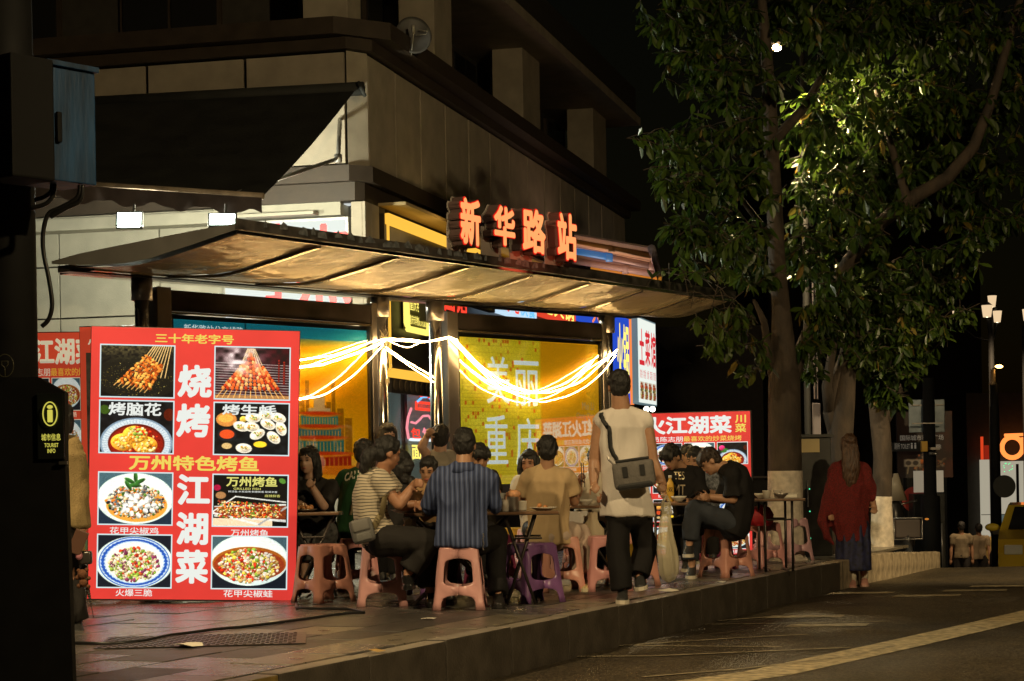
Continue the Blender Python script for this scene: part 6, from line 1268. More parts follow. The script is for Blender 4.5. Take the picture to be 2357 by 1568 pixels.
# --- woman in red shawl on the road
J = JJ(21.4, floor=-.3, head=(1954, 1026, 0), neck=(1955, 1060, 0), pelvis=(1960, 1195), shL=(1922, 1082), shR=(1988, 1082), elL=(1912, 1140, 0), wrL=(1918, 1190, .0), elR=(2003, 1140), wrR=(2014, 1172, 0), hipL=(1948, 1200), hipR=(1974, 1200), knL=(1954, 1270, 0), knR=(1986, 1268, .05), anL=(1962, 1334, 0), anR=(1989, 1330, .15), hdL=V((0, 0, -1)), hdR=V((.15, 0, -1)), toeL=V((-.1, 1, 0)), toeR=V((.3, 1, 0)), hnR=V((1, 0, 0)))
redk = mat('knit_red', (.13, .008, .007), .85, var=.5, vscale=70, bump=1.0, bscale=110)
def longback(b, W, A):
    b.tube([W(0, -.06, .05), W(0, -.1, -.08), W(.0, -.11, -.25), W(-.01, -.11, -.4), W(-.01, -.1, -.5)], [.08, .095, .1, .075, .03], 14, flat=.45, up=V((1, 0, 0)) if False else V((0, 0, 1)))
pr = person('woman with long brown hair in a red knitted shawl walking on the road', J, redk, None, mat('shoe_pink', (.5, .25, .2), .6), mat('sole_pink', (.5, .3, .24)), 'mid', 'long', hairb, s=.98, face_dir=V((0, 1, 0)), face=False, extrahair=longback, seed=111, sleeve=.4)
q = pr['q']; b = MB(); cc = q['pelvis']
sh_pts = [(1955, 1068, .1, .06), (1954, 1085, .18, .1), (1953, 1120, .22, .13), (1953, 1165, .225, .14), (1955, 1205, .205, .14), (1960, 1245, .16, .12)]
b.loft([(P(u, v, 21.4)-pr['o'], V((w_, 0, 0)), V((0, d_, 0))) for u, v, w_, d_ in sh_pts], 22)
for pts, rr_ in (([(1922, 1090), (1908, 1150), (1895, 1200), (1905, 1235), (1918, 1252)], [.065, .07, .06, .045, .018]), ([(1990, 1090), (2003, 1125), (2008, 1146)], [.07, .065, .04])): b.tube([P(u, v, 21.38)-pr['o'] for u, v in pts], rr_, 12, round_=True)
remesh('shawl', b, .013, redk, pr['root'], 2, .016, 9, 4, (1, 1, .3))
b = MB(); b.loft([(P(1962, 1200, 21.4)-pr['o'], V((.17, 0, 0)), V((0, .12, 0))), (P(1965, 1260, 21.4)-pr['o'], V((.185, 0, 0)), V((0, .13, 0))), (P(1966, 1312, 21.4)-pr['o'], V((.195, 0, 0)), V((0, .14, 0)))], 20); remesh('skirt', b, .013, mat('skirt_navy', (.012, .014, .05), .7, var=.9, vscale=22), pr['root'], 1, .014, 12, 5, (1, 1, .15))
for S_ in 'LR':
    a = q['an'+S_]; b = MB(); b.tube([a-V((0, 0, .03)), a+V((0, 0, .12))], [.042, .046], 12); b.build('sock', mat('sock_white', (.6, .54, .42), .8), pr['root'], True)
# --- passer by behind the kiosk, hanging charms
J = JJ(13.2, head=(138, 968, 0), neck=(138, 1008, 0), pelvis=(142, 1195), shL=(100, 1030), shR=(162, 1032), elL=(95, 1120), wrL=(100, 1200), elR=(180, 1128, .0), wrR=(190, 1212, .05), hipL=(124, 1205), hipR=(152, 1205), knL=(128, 1320), knR=(162, 1330, .05), anL=(130, 1425), anR=(176, 1428, .1), hdR=V((.1, 0, -1)), toeR=V((.5, .8, 0)), toeL=V((.2, 1, 0)), hnR=V((1, -.3, 0)))
pv_ = person('passer-by in a tan knitted top half hidden by the dark kiosk', J, tan, blk2, mat('shoe_dark', (.02, .02, .02), .6), None, 'warm', 'long', sleeve=1.9, face_dir=V((0, 1, 0)), face=False, fold=.008, seed=121, pantw=(.085, .065, .085), curl=(.5, .9), sleeve_w=.06)
w0 = P(192, 1240, 13.1)
b = MB(); b.box((-.045, -.008, -.08), (.045, .006, .08), bev=.006); tag(b.build('phone', mat('phone_case', (.12, .06, .04), .4), None, loc=P(180, 1248, 13.05), rot=(.1, .4, .3)), 'brown cased phone in the passer-by hand', 'phone')
cp = empty('charm_purse', w0, 'small black purse with hanging plush charms held by the passer-by', 'purse')
b = MB(); b.box((-.02, -.01, -.09), (.01, .01, .0), bev=.004); b.build('wrist_band', mat('band_tan', (.5, .33, .12), .6), cp)
b = MB(); b.box((-.035, -.03, -.17), (.055, .03, -.08), bev=.018); b.build('purse_body', mat('purse_black', (.04, .035, .03), .3), cp, True)
b = MB(); b.ball((-.025, -.03, -.11), (.025, .02, .03)); b.build('pink_charm', mat('charm_pink', (.5, .2, .25), .5), cp, True)
b = MB()
for x, z, r in ((-.005, -.235, .035), (.0, -.29, .03), (-.03, -.21, .015), (.022, -.205, .014), (-.04, -.255, .016), (.035, -.26, .014), (-.03, -.31, .016), (.03, -.315, .016)): b.ball((x, -.02, z), r)
b.build('plush_charm', mat('plush_brown', (.13, .05, .02), .9, bump=.8), cp, True)
b = MB()
for i in range(8): b.ball((.025+.003*i, -.01, -.33-.016*i), .014-.001*i)
b.tube([(.045, -.01, -.44), (.06, -.01, -.52)], .003, 5); b.tube([(.03, -.02, -.17), (.028, -.02, -.33)], .004, 5); b.build('tail_charm', mat('charm_dark', (.03, .025, .02), .6), cp, True)
J = JJ(19.2, head=(197, 1082, 0), neck=(196, 1112, 0), pelvis=(196, 1210), shL=(222, 1128), shR=(172, 1128), elL=(226, 1170), wrL=(214, 1180, -.1), elR=(168, 1170), wrR=(178, 1180, -.1), hipL=(206, 1215), hipR=(186, 1215), knL=(210, 1215, -.3), knR=(184, 1215, -.3), anL=(210, 1292, -.3), anR=(184, 1292, -.3))
person('man peering round the left edge of the menu board', J, blk2, blk2, sneak, None, 'mid', 'short', face_dir=V((.25, -1, 0)), seed=131, s=.97)
# --- far passers-by beyond the crest of the road
for k, (u, c, lb) in enumerate(((2214, (.2, .16, .1), 'far passer-by in a long pale top walking beyond the road crest'), (2254, (.36, .28, .18), 'far passer-by in a white tee between the two others beyond the crest'), (2287, (.45, .32, .1), 'far passer-by in a yellowish top nearest the lamp post'))):
    Yf = 46+k; fl = road_z(Yf); bs_ = P(u, 1300, Yf)
    def F(dx, z, dy=0): return V((bs_.x+dx, Yf+dy, fl+z))
    J = dict(floor=fl, head=F(0, 1.58), neck=F(0, 1.42), pelvis=F(0, .92), shL=F(-.19, 1.35), shR=F(.19, 1.35), elL=F(-.24, 1.08), elR=F(.24, 1.08), wrL=F(-.25, .84), wrR=F(.25, .84), hipL=F(-.09, .88), hipR=F(.09, .88), knL=F(-.1, .48, .03), knR=F(.1, .48, -.05), anL=F(-.1, .1), anR=F(.1, .1))
    person(lb, J, cloth('far_top%d' % k if False else ('far_sand', 'far_white', 'far_yellow')[k], c), blk2, sneak, None, 'mid', 'short', face_dir=V((0, 1, 0)), face=False, seed=140+k, vox=.02)
# ============================================================ TREES
bark = mat('bark', (.042, .03, .021), .85, var=.5, vscale=9, bump=1.0, bscale=28, stretch=(1, 1, .4)); limew = mat('lime_wash', (.52, .46, .38), .75, var=.25, vscale=14, bump=.6, bscale=60)
def leafmat(name, c1, c2):
    m = bpy.data.materials.new(name); m.use_nodes = True; t = m.node_tree; p = t.nodes['Principled BSDF']; o = t.nodes['Material Output']
    tc = t.nodes.new('ShaderNodeTexCoord'); g = t.nodes.new('ShaderNodeNewGeometry'); r = t.nodes.new('ShaderNodeValToRGB'); r.color_ramp.elements[0].color = (*c1, 1); r.color_ramp.elements[1].color = (*c2, 1)
    e = r.color_ramp.elements.new(.94); e.color = (*c2, 1); r.color_ramp.elements[2].color = (.2, .13, .03, 1)
    t.links.new(g.outputs['Random Per Island'], r.inputs[0]); t.links.new(r.outputs[0], p.inputs['Base Color']); p.inputs['Roughness'].default_value = .38
    tr = t.nodes.new('ShaderNodeBsdfTranslucent'); t.links.new(r.outputs[0], tr.inputs[0]); mx = t.nodes.new('ShaderNodeMixShader'); mx.inputs[0].default_value = .35
    t.links.new(p.outputs[0], mx.inputs[1]); t.links.new(tr.outputs[0], mx.inputs[2]); t.links.new(mx.outputs[0], o.inputs[0]); return m
leafm = leafmat('leaf_green', (.016, .04, .006), (.062, .1, .012)); rL = random.Random(42)
LV = [(0, 0, 0), (.12, .28, .02), (.19, .55, .01), (.13, .8, -.02), (0, 1, -.07), (-.13, .8, -.02), (-.19, .55, .01), (-.12, .28, .02), (0, .3, -.015), (0, .55, -.03), (0, .82, -.05)]
LF = [(0, 1, 8), (1, 2, 9, 8), (2, 3, 10, 9), (3, 4, 10), (0, 8, 7), (8, 9, 6, 7), (9, 10, 5, 6), (10, 4, 5)]
_lb = MB(); _lb.add([(x, y, z) for x, y, z in LV], LF); LEAF = _lb.mesh('leaf', False); LEAF.materials.append(leafm)
lv = np.array(LV)
def tree(name, label, base, trunk, limbs, blobs, nclus, h0, nobj, whitez, hide=(), lsize=.185):
    root = empty(name, base, label, 'tree', 'street trees along the pavement'); o = root.location
    b = MB(); pts = [Vector(p)-o for p, r in trunk]; rs = [r for p, r in trunk]; b.tube(pts, rs, 18); T = b.build('trunk', bark, root, True)
    if whitez:
        k = [(Vector(p)-o, r) for p, r in trunk]; b = MB(); w_ = [(Vector((k[0][0].x, k[0][0].y, 0)), k[0][1])]; 
        for (p0, r0), (p1, r1) in zip(k[:-1], k[1:]):
            if p1.z < whitez: w_.append((p1, r1))
            elif p0.z < whitez: f = (whitez-p0.z)/(p1.z-p0.z); w_.append((p0.lerp(p1, f), r0+(r1-r0)*f))
        b.tube([p for p, r in w_], [r+.004 for p, r in w_], 18, caps=False); b.build('lime_wash', limew, root, True)
    for L in limbs: b = MB(); b.tube([Vector(p)-o for p, r in L], [r for p, r in L], 12); b.build('limb', bark, root, True)
    twigs = MB(); LL = []
    tot = sum(r**2 for *_, r in blobs)
    for (u, v, Y, r) in blobs:
        c = P(u, v, Y); n = int(nclus*r*r/tot)
        for i in range(n):
            d = Vector((rL.gauss(0, 1), rL.gauss(0, 1), rL.gauss(0, 1))).normalized()*r*(rL.random()**.45); d.z *= .9; tip = c+d
            out = (d.normalized()*.8+Vector((rL.gauss(0, .5), rL.gauss(0, .5), rL.gauss(0, .3)))).normalized(); st = tip-out*rL.uniform(.18, .4)+Vector((0, 0, .05)); twigs.tube([st-o, (st+tip)/2-o+Vector((0, 0, .02)), tip-o], [.006, .005, .003], 4, caps=False)
            m_ = rL.randint(7, 13)
            for k in range(m_):
                f = .25+.75*k/m_; bp = st.lerp(tip, f); a = k*2.4+rL.random(); s1 = out.cross(Vector((0, 0, 1))).normalized(); s2 = out.cross(s1)
                dr = (out*.45+(s1*cos(a)+s2*sin(a))*.75+Vector((0, 0, -.75+rL.gauss(0, .3)))).normalized(); L_ = lsize*rL.uniform(.45, 1.15)
                nn = Vector((rL.gauss(0, .5), rL.gauss(0, .5), 1)); x_ = dr.cross(nn).normalized(); z_ = x_.cross(dr); skip = False
                for (hu, hv, hr_) in hide:
                    q = bp+dr*L_*.5; xx = q.x/q.y; zz = (q.z-EYE)/q.y; uu = CX+(xx*cos(ROLL)-zz*sin(ROLL))*FP; vv = CY-(xx*sin(ROLL)+zz*cos(ROLL))*FP
                    if (uu-hu)**2+(vv-hv)**2 < hr_**2: skip = True
                if (bp-P(1788, 110, 23.2)).length < .75: skip = True
                if not skip: LL.append((bp, x_, dr, z_, L_))
    LL.sort(key=lambda t: t[0].y+abs(t[0].x-3)*.02)
    twigs.build('twigs', bark, root, kind='stuff')
    for bp, x_, y_, z_, L_ in LL[:nobj]:
        q = bpy.data.objects.new('leaf', LEAF); C.objects.link(q); q.parent = root; M = Matrix(((x_.x, y_.x, z_.x), (x_.y, y_.y, z_.y), (x_.z, y_.z, z_.z))).to_4x4()
        q.matrix_basis = Matrix.Translation(bp-o) @ M @ Matrix.Scale(L_, 4)
    R_ = LL[nobj:]; n = len(R_); k = len(LV)
    A_ = np.array([[*x_, *y_, *z_] for _, x_, y_, z_, _ in R_]).reshape(n, 3, 3); B_ = np.array([list(bp-o) for bp, *_ in R_]); Ls = np.array([t[4] for t in R_])
    vs = np.einsum('kc,ncd->nkd', lv, A_)*Ls[:, None, None]+B_[:, None, :]
    fs = [tuple(i*k+j for j in f) for i in range(n) for f in LF]
    me = bpy.data.meshes.new('foliage'); me.from_pydata(vs.reshape(-1, 3).tolist(), [], fs); me.update(); q = link('foliage', me, leafm, root); q['kind'] = 'stuff'
    return root
def TP(*a): return [(P(u, v, Y), r) for u, v, Y, r in a]
bA = G(1808, 1290)
trunkA = [(Vector((bA.x, bA.y, -.02)), .24), (Vector((bA.x, bA.y, .06)), .2)]+TP((1808, 1200, 21.2, .185), (1807, 1085, 21.2, .18), (1806, 980, 21.2, .175), (1805, 880, 21.2, .17), (1803, 800, 21.2, .13), (1797, 700, 21.1, .095), (1788, 600, 21.1, .09), (1783, 480, 21.1, .085), (1776, 350, 21.1, .08), (1772, 250, 21.1, .075), (1764, 120, 21, .06), (1750, -40, 21, .045))
limbsA = [TP((1812, 900, 21.2, .1), (1835, 830, 21.3, .085), (1870, 750, 21.5, .08), (1918, 665, 21.8, .085), (1955, 600, 22, .08), (2030, 510, 22.2, .08), (2110, 450, 22.3, .08), (2180, 410, 22.3, .075), (2240, 340, 22.3, .065), (2280, 240, 22.3, .055), (2310, 130, 22.3, .05), (2345, 10, 22.3, .04), (2370, -80, 22.3, .03)),
          TP((1780, 860, 21.2, .06), (1768, 800, 21.1, .045), (1758, 740, 21, .035), (1735, 690, 20.8, .02)), TP((1776, 330, 21.1, .06), (1850, 250, 21.8, .05), (1890, 180, 22, .04), (1960, 60, 22.4, .03)), TP((2090, 465, 22.2, .05), (2040, 300, 22.6, .04), (2000, 130, 22.8, .03)), TP((1785, 560, 21.1, .04), (1700, 450, 20.8, .025), (1600, 390, 20.4, .015))]
blobsA = [(1545, 60, 20.6, .45), (1640, 30, 21, .6), (1600, 140, 20.8, .45), (1680, 180, 20.8, .6), (1780, 20, 21.2, .7), (1920, 60, 21.8, .75), (2060, 60, 22.2, .8), (2220, 50, 22.4, .8), (2330, 120, 22.6, .6), (1700, 290, 20.8, .5), (1600, 320, 20.5, .4), (1535, 350, 20.3, .3), (1520, 430, 20.2, .28), (1590, 440, 20.3, .4), (1680, 430, 20.6, .5), (1900, 260, 22, .75), (2020, 230, 22.6, .8), (2160, 230, 22.6, .75), (2290, 260, 22.8, .65), (1890, 420, 22.2, .75), (2010, 400, 22.8, .8), (1960, 320, 23.2, .7), (2150, 400, 23, .6), (2270, 420, 23, .5), (1560, 540, 20.2, .35), (1560, 640, 20.0, .3), (1640, 560, 20.4, .5), (1720, 560, 20.7, .4), (1640, 680, 20.3, .42), (1690, 760, 20.5, .38), (1650, 800, 20.3, .25), (1720, 850, 20.6, .22), (1740, 640, 20.9, .35), (1990, 590, 22.6, .45), (1870, 715, 21.2, .3), (1905, 640, 21.2, .3), (1850, 560, 21.3, .4), (1990, 530, 21.6, .35), (2100, 480, 21.8, .3), (1860, 800, 21.1, .2), (2230, 560, 23, .45), (2300, 520, 23.2, .4), (1880, 600, 22.6, .4)]
tree('street_tree', 'big street tree with whitewashed foot behind the pale stools', (bA.x, bA.y, 0), trunkA, limbsA, blobsA, 1300, 0, 300, (1074-1083)/FP*21.2+1.0+.0, hide=((1788, 110, 17), (1530, 670, 40), (1580, 680, 45), (1630, 682, 45), (1675, 686, 38), (1786, 400, 22), (1790, 560, 16)))
bB = G(1935, 1282)+Vector((0, .9, 0)); bB.z = 0
trunkB = [(Vector((bB.x, bB.y, -.05)), .2)]+TP((1935, 1150, 23, .17), (1933, 1010, 23, .15), (1940, 930, 23, .14), (1948, 860, 23, .11), (1956, 780, 23, .09), (1975, 680, 23, .07))
limbsB = [TP((1930, 1020, 23, .1), (1912, 950, 23, .09), (1925, 880, 23, .08), (1945, 820, 23, .07), (1960, 720, 23, .06)), TP((1912, 955, 23, .08), (1903, 890, 22.9, .06), (1912, 830, 22.9, .05), (1925, 760, 22.9, .04))]
tree('street_tree', 'forked orange lit street tree standing beyond the cabinet', (bB.x, bB.y, 0), trunkB, limbsB, [(1930, 700, 22.8, .45), (2010, 700, 23.2, .5), (2090, 650, 23.4, .5), (1990, 810, 23, .38), (2060, 780, 23.2, .4), (1890, 770, 22.6, .28), (2170, 640, 23.6, .45), (2140, 740, 23.6, .3), (2210, 730, 23.8, .22), (1870, 850, 22.4, .18)], 330, 0, 120, 0, lsize=.16)
bC = Vector((P(2030, 1280, 24.6).x, 24.6, -.1))
trunkC = [(bC, .15)]+TP((2030, 1160, 24.6, .12), (2032, 1050, 24.6, .115), (2026, 980, 24.6, .12), (2015, 900, 24.6, .1), (2010, 820, 24.6, .08))
tree('street_tree', 'slim street tree with whitewashed foot right of the woman in red', (bC.x, bC.y, -.1), trunkC, [TP((2030, 985, 24.6, .07), (2058, 930, 24.6, .05), (2075, 880, 24.6, .04))], [(2020, 860, 24, .3), (2080, 850, 24, .3), (2020, 910, 24, .22), (2060, 920, 24, .2), (2110, 800, 24, .3)], 110, 0, 60, P(2030, 1143, 24.6).z+.1, lsize=.17)
# ============================================================ STREET LAMPS
polem = mat('pole_black', (.008, .008, .008), .7, 0, spec=.2)
def emit_bulb(p, r, m, parent, name='bulb', sc=(1, 1, 1)): b = MB(); b.ball(p, (r*sc[0], r*sc[1], r*sc[2])); return b.build(name, m, parent, True)
hd_ = P(1788, 110, 23.2); pb_ = Vector((P(1846, 110, 23.6).x, 23.6, 0))
L1 = empty('street_lamp', pb_, 'street lamp glowing orange inside the crown of the big tree', 'street lamp'); q = hd_-pb_; top = q.z+.1
b = MB(); b.tube([(0, 0, 0), (0, 0, 1.1), (0, 0, 1.12), (0, 0, top)], [.11, .1, .05, .03], 14); b.build('pole', polem, L1, True)
b = MB(); b.tube([(0, 0, top-.02), (q.x*.5, q.y*.5, top+.06), (q.x*.9, q.y*.9, top+.03)], .025, 8); b.build('arm', polem, L1, True)
b = MB(); b.loft([(Vector((q.x, q.y, q.z+.1)), Vector((.05, 0, 0)), Vector((0, .05, 0))), (Vector((q.x, q.y, q.z+.06)), Vector((.13, 0, 0)), Vector((0, .13, 0))), (Vector((q.x, q.y, q.z+.045)), Vector((.13, 0, 0)), Vector((0, .13, 0)))], 16); b.build('lamp_hood', polem, L1, True)
emit_bulb(q, .045, glow('sodium_bulb', (1, .66, .3), 60), L1, sc=(1.2, 1, .9))
lamp('SPOT', 'tree_lamp_light', hd_+Vector((.1, -.1, -.5)), LAMPS['tree'], SODIUM, .06, hd_+Vector((1.1, -.6, -1.9)), 140, .6)
b = MB(); b.tube([(.075, -.02, 1.8), (.075, -.02, 3.2)], .012, 6); b.tube([(.11, -.02, 1.8), (.11, -.02, 3.2)], .01, 6); b.box((.04, -.04, .95), (.14, .0, 1.75), bev=.01); b.build('conduit', mat('conduit_lilac', (.35, .32, .36), .4, .4), L1)
def outlamp(loc, head_, e, label, tgt, spot=120):
    o = empty('street_lamp', loc, label, 'street lamp'); hz = head_.z-loc[2]; h = Vector(head_)-Vector(loc)
    b = MB(); b.tube([(0, 0, 0), (0, 0, hz+.1)], [.1, .06], 12); b.build('pole', polem, o, True); b = MB(); b.tube([(0, 0, hz+.08), (h.x*.95, h.y*.95, hz+.12)], .035, 8); b.build('arm', polem, o, True)
    b = MB(); b.box((h.x-.25, h.y-.12, hz+.02), (h.x+.25, h.y+.12, hz+.12), bev=.03); b.build('lamp_hood', polem, o); b = MB(); b.quad((h.x-.2, h.y-.09, hz+.015), (h.x-.2, h.y+.09, hz+.015), (h.x+.2, h.y+.09, hz+.015), (h.x+.2, h.y-.09, hz+.015)); b.build('bulb', glow('sodium_panel', (1, .62, .28), 20), o)
    lamp('SPOT', 'street_light', Vector(head_)+Vector((0, 0, -.05)), e, SODIUM, .18, tgt, spot, .7)
outlamp((9.5, 3.0, -.3), Vector((7.6, 3.6, 7.5)), LAMPS['right'], 'tall street lamp at the far kerb across the road, first one', (2.8, 15.0, 1.0), 92)
outlamp((-6.2, 9.6, 0), Vector((-3.9, 9.4, 6.6)), LAMPS['behind'], 'tall street lamp on the pavement outside the view beside the kiosk', (.4, 15.8, .3), 82)
outlamp((12.0, 15.0, -.3), Vector((10.0, 15.4, 7.6)), LAMPS['cross'], 'tall street lamp across the road near the crossing', (4.9, 24.3, -.1), 27)
# lanterns far off
Yl = 45.0
def lantern_post(u, lans, label, vtop):
    base = Vector((P(u, 1000, Yl).x, Yl, road_z(Yl))); o = empty('lamp_post', base, label, 'street lamp'); zt = P(u, vtop, Yl).z-base.z
    b = MB(); b.tube([(0, 0, 0), (0, 0, .9), (0, 0, 1.0), (0, 0, zt)], [.13, .12, .08, .06], 12); b.build('pole', polem, o, True)
    for (a, c, v0, v1) in lans:
        p0 = P((a+c)/2, v0, Yl)-base; p1 = P((a+c)/2, v1, Yl)-base; w0 = (c-a)/2*Yl/FP
        b = MB(); b.loft([(p1, Vector((w0*.7, 0, 0)), Vector((0, w0*.7, 0))), (p0, Vector((w0, 0, 0)), Vector((0, w0, 0)))], 8, start=pi/8); b.build('lantern', glow('lantern_glow', (1.0, .72, .42), .85), o)
        emit_bulb(p1+Vector((0, 0, .04)), .05, glow('lantern_bulb', (1, .85, .55), 4), o)
        b = MB(); b.loft([(p0+Vector((0, 0, .003)), Vector((w0*1.08, 0, 0)), Vector((0, w0*1.08, 0))), (p0+Vector((0, 0, .07)), Vector((w0*.4, 0, 0)), Vector((0, w0*.4, 0)))], 8, start=pi/8); b.build('cap', polem, o)
        b = MB(); b.tube([p1-Vector((0, 0, .02)), Vector((p1.x*.5, p1.y*.5, p1.z-.35)), Vector((0, 0, p1.z-.45))], .02, 6); b.build('arm', polem, o, True)
lantern_post(2285, [(2273, 2294, 681, 707), (2259, 2285, 703, 730), (2285, 2306, 716, 742), (2192, 2215, 716, 741)], 'lamp post with four lit glass lanterns beyond the road crest', 735)
lantern_post(2362, [(2353, 2376, 712, 738)], 'lantern lamp cut by the right picture edge', 750)
lamp('SPOT', 'lantern_light', P(2275, 720, Yl)+Vector((0, -1.5, .3)), 1500, (1, .7, .4), .2, P(2250, 1300, 46), 70)
Y2 = 38; base = Vector((P(2290, 1000, Y2).x, Y2, road_z(Y2))); o = empty('lamp_post', base, 'dark post with a small amber lamp and a round sign below', 'street lamp'); Z2 = lambda v: P(2290, v, Y2).z-base.z
b = MB(); b.tube([(0, 0, 0), (0, 0, Z2(940)), (0, 0, Z2(935)), (0, 0, Z2(885))], [.11, .09, .08, .08], 12); b.build('pole', polem, o, True)
b = MB(); b.tube([(-.02, 0, Z2(886)), (-.02, 0, Z2(878)), (-.02, 0, Z2(850))], [.085, .05, .045], 12); b.build('pole_head', mat('pole_tan', (.4, .28, .15), .5, .3), o, True)
b = MB(); b.tube([(-.02, 0, Z2(850)), (.06, 0, Z2(846)), (.14, 0, Z2(842))], .02, 8); b.build('arm', polem, o, True); emit_bulb(Vector((.1, 0, Z2(844))), .06, glow('amber_bulb', (1, .55, .15), 9), o, sc=(1.3, 1, .6))
b = MB(); b.tube([(.13, -.14, Z2(1120)), (.13, -.11, Z2(1120))], .215, 28); b.build('round_sign', mat('sign_back', (.03, .035, .035), .5), o); b = MB(); b.box((-.1, -.13, Z2(1230)), (.1, -.1, Z2(1218))); b.build('post_plate', mat('plate_dim', (.3, .25, .18), .5), o)
# ============================================================ CABINETS, SIGNS AND VEHICLES BEYOND THE TREES
Yc = 22.2; cx0, cx1 = P(1842, 1100, Yc).x, P(1914, 1100, Yc).x; o = empty('utility_cabinet', (cx0, Yc, 0), 'dark street cabinet with a pale plate between the two trees', 'cabinet'); w_ = cx1-cx0; zt = P(1870, 1000, Yc).z
b = MB(); b.box((0, 0, 0), (w_, .4, zt-.04), bev=.008); b.build('cabinet_body', mat('cabinet_black', (.022, .022, .02), .4, .3, var=.3), o); b = MB(); b.box((-.03, -.03, zt-.037), (w_+.03, .43, zt), bev=.004); b.build('cabinet_top', MATS['cabinet_black'], o)
b = MB(); b.box((.0, -.008, zt-.2), (.22, -.003, zt-.05)); b.build('notice_plate', mat('plate_beige', (.42, .33, .15), .5), o); b = MB(); b.tube([(.08, -.02, .55), (.08, -.02, .85)], .008, 6); b.build('door_handle', MATS['dull_steel'], o)
for z in (.75, .5, .2): b = MB(); b.ball((.1, -.006, z), .008); b.build('status_light', glow('led_green', (.1, .9, .4), 1.2), o)
b = MB(); b.tube([(-.02+.006*sin(i*1.4), -.02, zt-.02-.02*i) for i in range(20)], .013, 6); tag(b.build('rope', mat('rope_pale', (.35, .3, .22), .8), None, True, loc=(cx0, Yc-.1, 0)), 'pale twisted rope hanging down the cabinet edge beside the trunk', 'rope')
Ys = 31.0; gz = road_z(Ys); base = Vector((P(2139, 1000, Ys).x, Ys, gz)); o = empty('sign_post', base, 'thick dark post carrying traffic plates camera and boxes', 'sign post')
def bx(o, base, Y, u0, u1, v0, v1, y0, y1, m, name, bev=0.0): a = P(u0, v1, Y)-base; c = P(u1, v0, Y)-base; b = MB(); b.box((a.x, y0, a.z), (c.x, y1, c.z), bev=bev); return b.build(name, m, o)
zt = P(2139, 870, Ys).z-gz; b = MB(); b.tube([(0, 0, 0), (0, 0, 1.3), (0, 0, 1.32), (0, 0, zt)], [.16, .15, .1, .09], 14); b.build('post', polem, o, True)
bx(o, base, Ys, 2096, 2178, 918, 996, .12, .14, mat('plate_back', (.2, .24, .28), .35, .6, var=.35, vscale=4), 'traffic_plate', .01); bx(o, base, Ys, 2100, 2176, 930, 934, .08, .12, MATS['dull_steel'], 'bracket'); bx(o, base, Ys, 2096, 2166, 973, 977, -.14, -.1, MATS['dull_steel'], 'bracket')
bx(o, base, Ys, 2116, 2129, 1016, 1040, -.2, -.11, mat('box_ochre', (.5, .28, .03), .5), 'junction_box', .006); bx(o, base, Ys, 2133, 2154, 1030, 1036, -.3, -.11, MATS['dull_steel'], 'camera_shade')
b = MB(); c_ = P(2143, 1045, Ys)-base
for dx in (-.035, 0, .035): b.ball(c_+Vector((dx, -.2, .0)), .022)
b.box((c_.x-.06, -.2, c_.z-.02), (c_.x+.06, -.12, c_.z+.03)); b.build('camera', MATS['dull_steel'], o, True)
o2 = empty('billboard', Vector((P(2128, 1000, 33).x, 33, road_z(33))), 'dim tilted event poster board behind the sign post', 'billboard'); b2 = o2.location
I = Ink(70, 90, (.2, .14, .11)); I.put(I.nz(6, 3)*.6, (.12, .09, .08)); I.put(np.clip((I.xx-.6)*2, 0, 1)*I.nz(9, 5), (.36, .15, .08)); I.bits(.55, .75, .35, .16, [(.5, .42, .34), (.4, .3, .2), (.6, .3, .1)], 40, .02, .05); I.rect(.12, .72, .42, .83, (.55, .48, .38)); I.ell(.2, .775, .05, .035, (.2, .15, .12)); I.ell(.33, .775, .05, .035, (.2, .15, .12)); I.line(.2, .83, .18, .93, .01, (.5, .42, .3)); I.line(.33, .83, .36, .93, .01, (.5, .42, .3))
a = P(2066, 1101, 33)-b2; c_ = P(2191, 946, 33)-b2; b = MB(); b.box((a.x, .01, a.z), (c_.x, .06, c_.z)); b.box((a.x+.1, .02, 0), (a.x+.16, .05, a.z)); b.box((c_.x-.16, .02, 0), (c_.x-.1, .05, a.z)); b.build('board_frame', polem, o2)
I.build('poster_print', c_.x-a.x, c_.z-a.z, printmat('dim_poster', .12), o2, a.x, a.z)
dimw = mat('dim_lettering', (.5, .45, .38), .5, emis=(.5, .45, .38), estr=.12)
text('国际城市车站广场', a.x+.05, c_.z-.48, .72, .09, dimw, o2, -.02); text('一二号线换乘', a.x+.05, c_.z-.62, .68, .07, dimw, o2, -.02)
bx(o2, b2, 33, 2048, 2122, 1018, 1040, -.25, -.2, mat('toilet_sign', (.02, .02, .02), .5), 'toilet_plate'); p = P(2060, 1036, 32.7)-b2; text('厕所 TOILET', p.x, p.z+.01, .25, .1, dimw, o2, -.27, bold=0)
for uu in (2100, 2108):
    p = P(uu, 1037, 32.7)-b2; b = MB(); b.ball((p.x, -.262, p.z+.11), (.015, .004, .015)); b.box((p.x-.014, -.265, p.z+.03), (p.x+.014, -.26, p.z+.09)); b.build('toilet_figure', dimw, o2)
o3 = empty('info_cabinet', Vector((P(2140, 1000, 31.8).x, 31.8, road_z(31.8))), 'black street cabinet with a lit pale top panel at the post foot', 'cabinet'); b3 = o3.location
bx(o3, b3, 31.8, 2106, 2175, 1136, 1330, 0, .4, MATS['cabinet_black'], 'cabinet_body', .01); bx(o3, b3, 31.8, 2106, 2172, 1083, 1134, .02, .1, mat('panel_pale', (.45, .4, .3), .5, emis=(.45, .38, .28), estr=.4), 'top_panel')
for v in (1170, 1210, 1250): p = P(2150, v, 31.7)-b3; b = MB(); b.ball(p, .012); b.build('status_light', MATS['led_green'], o3)
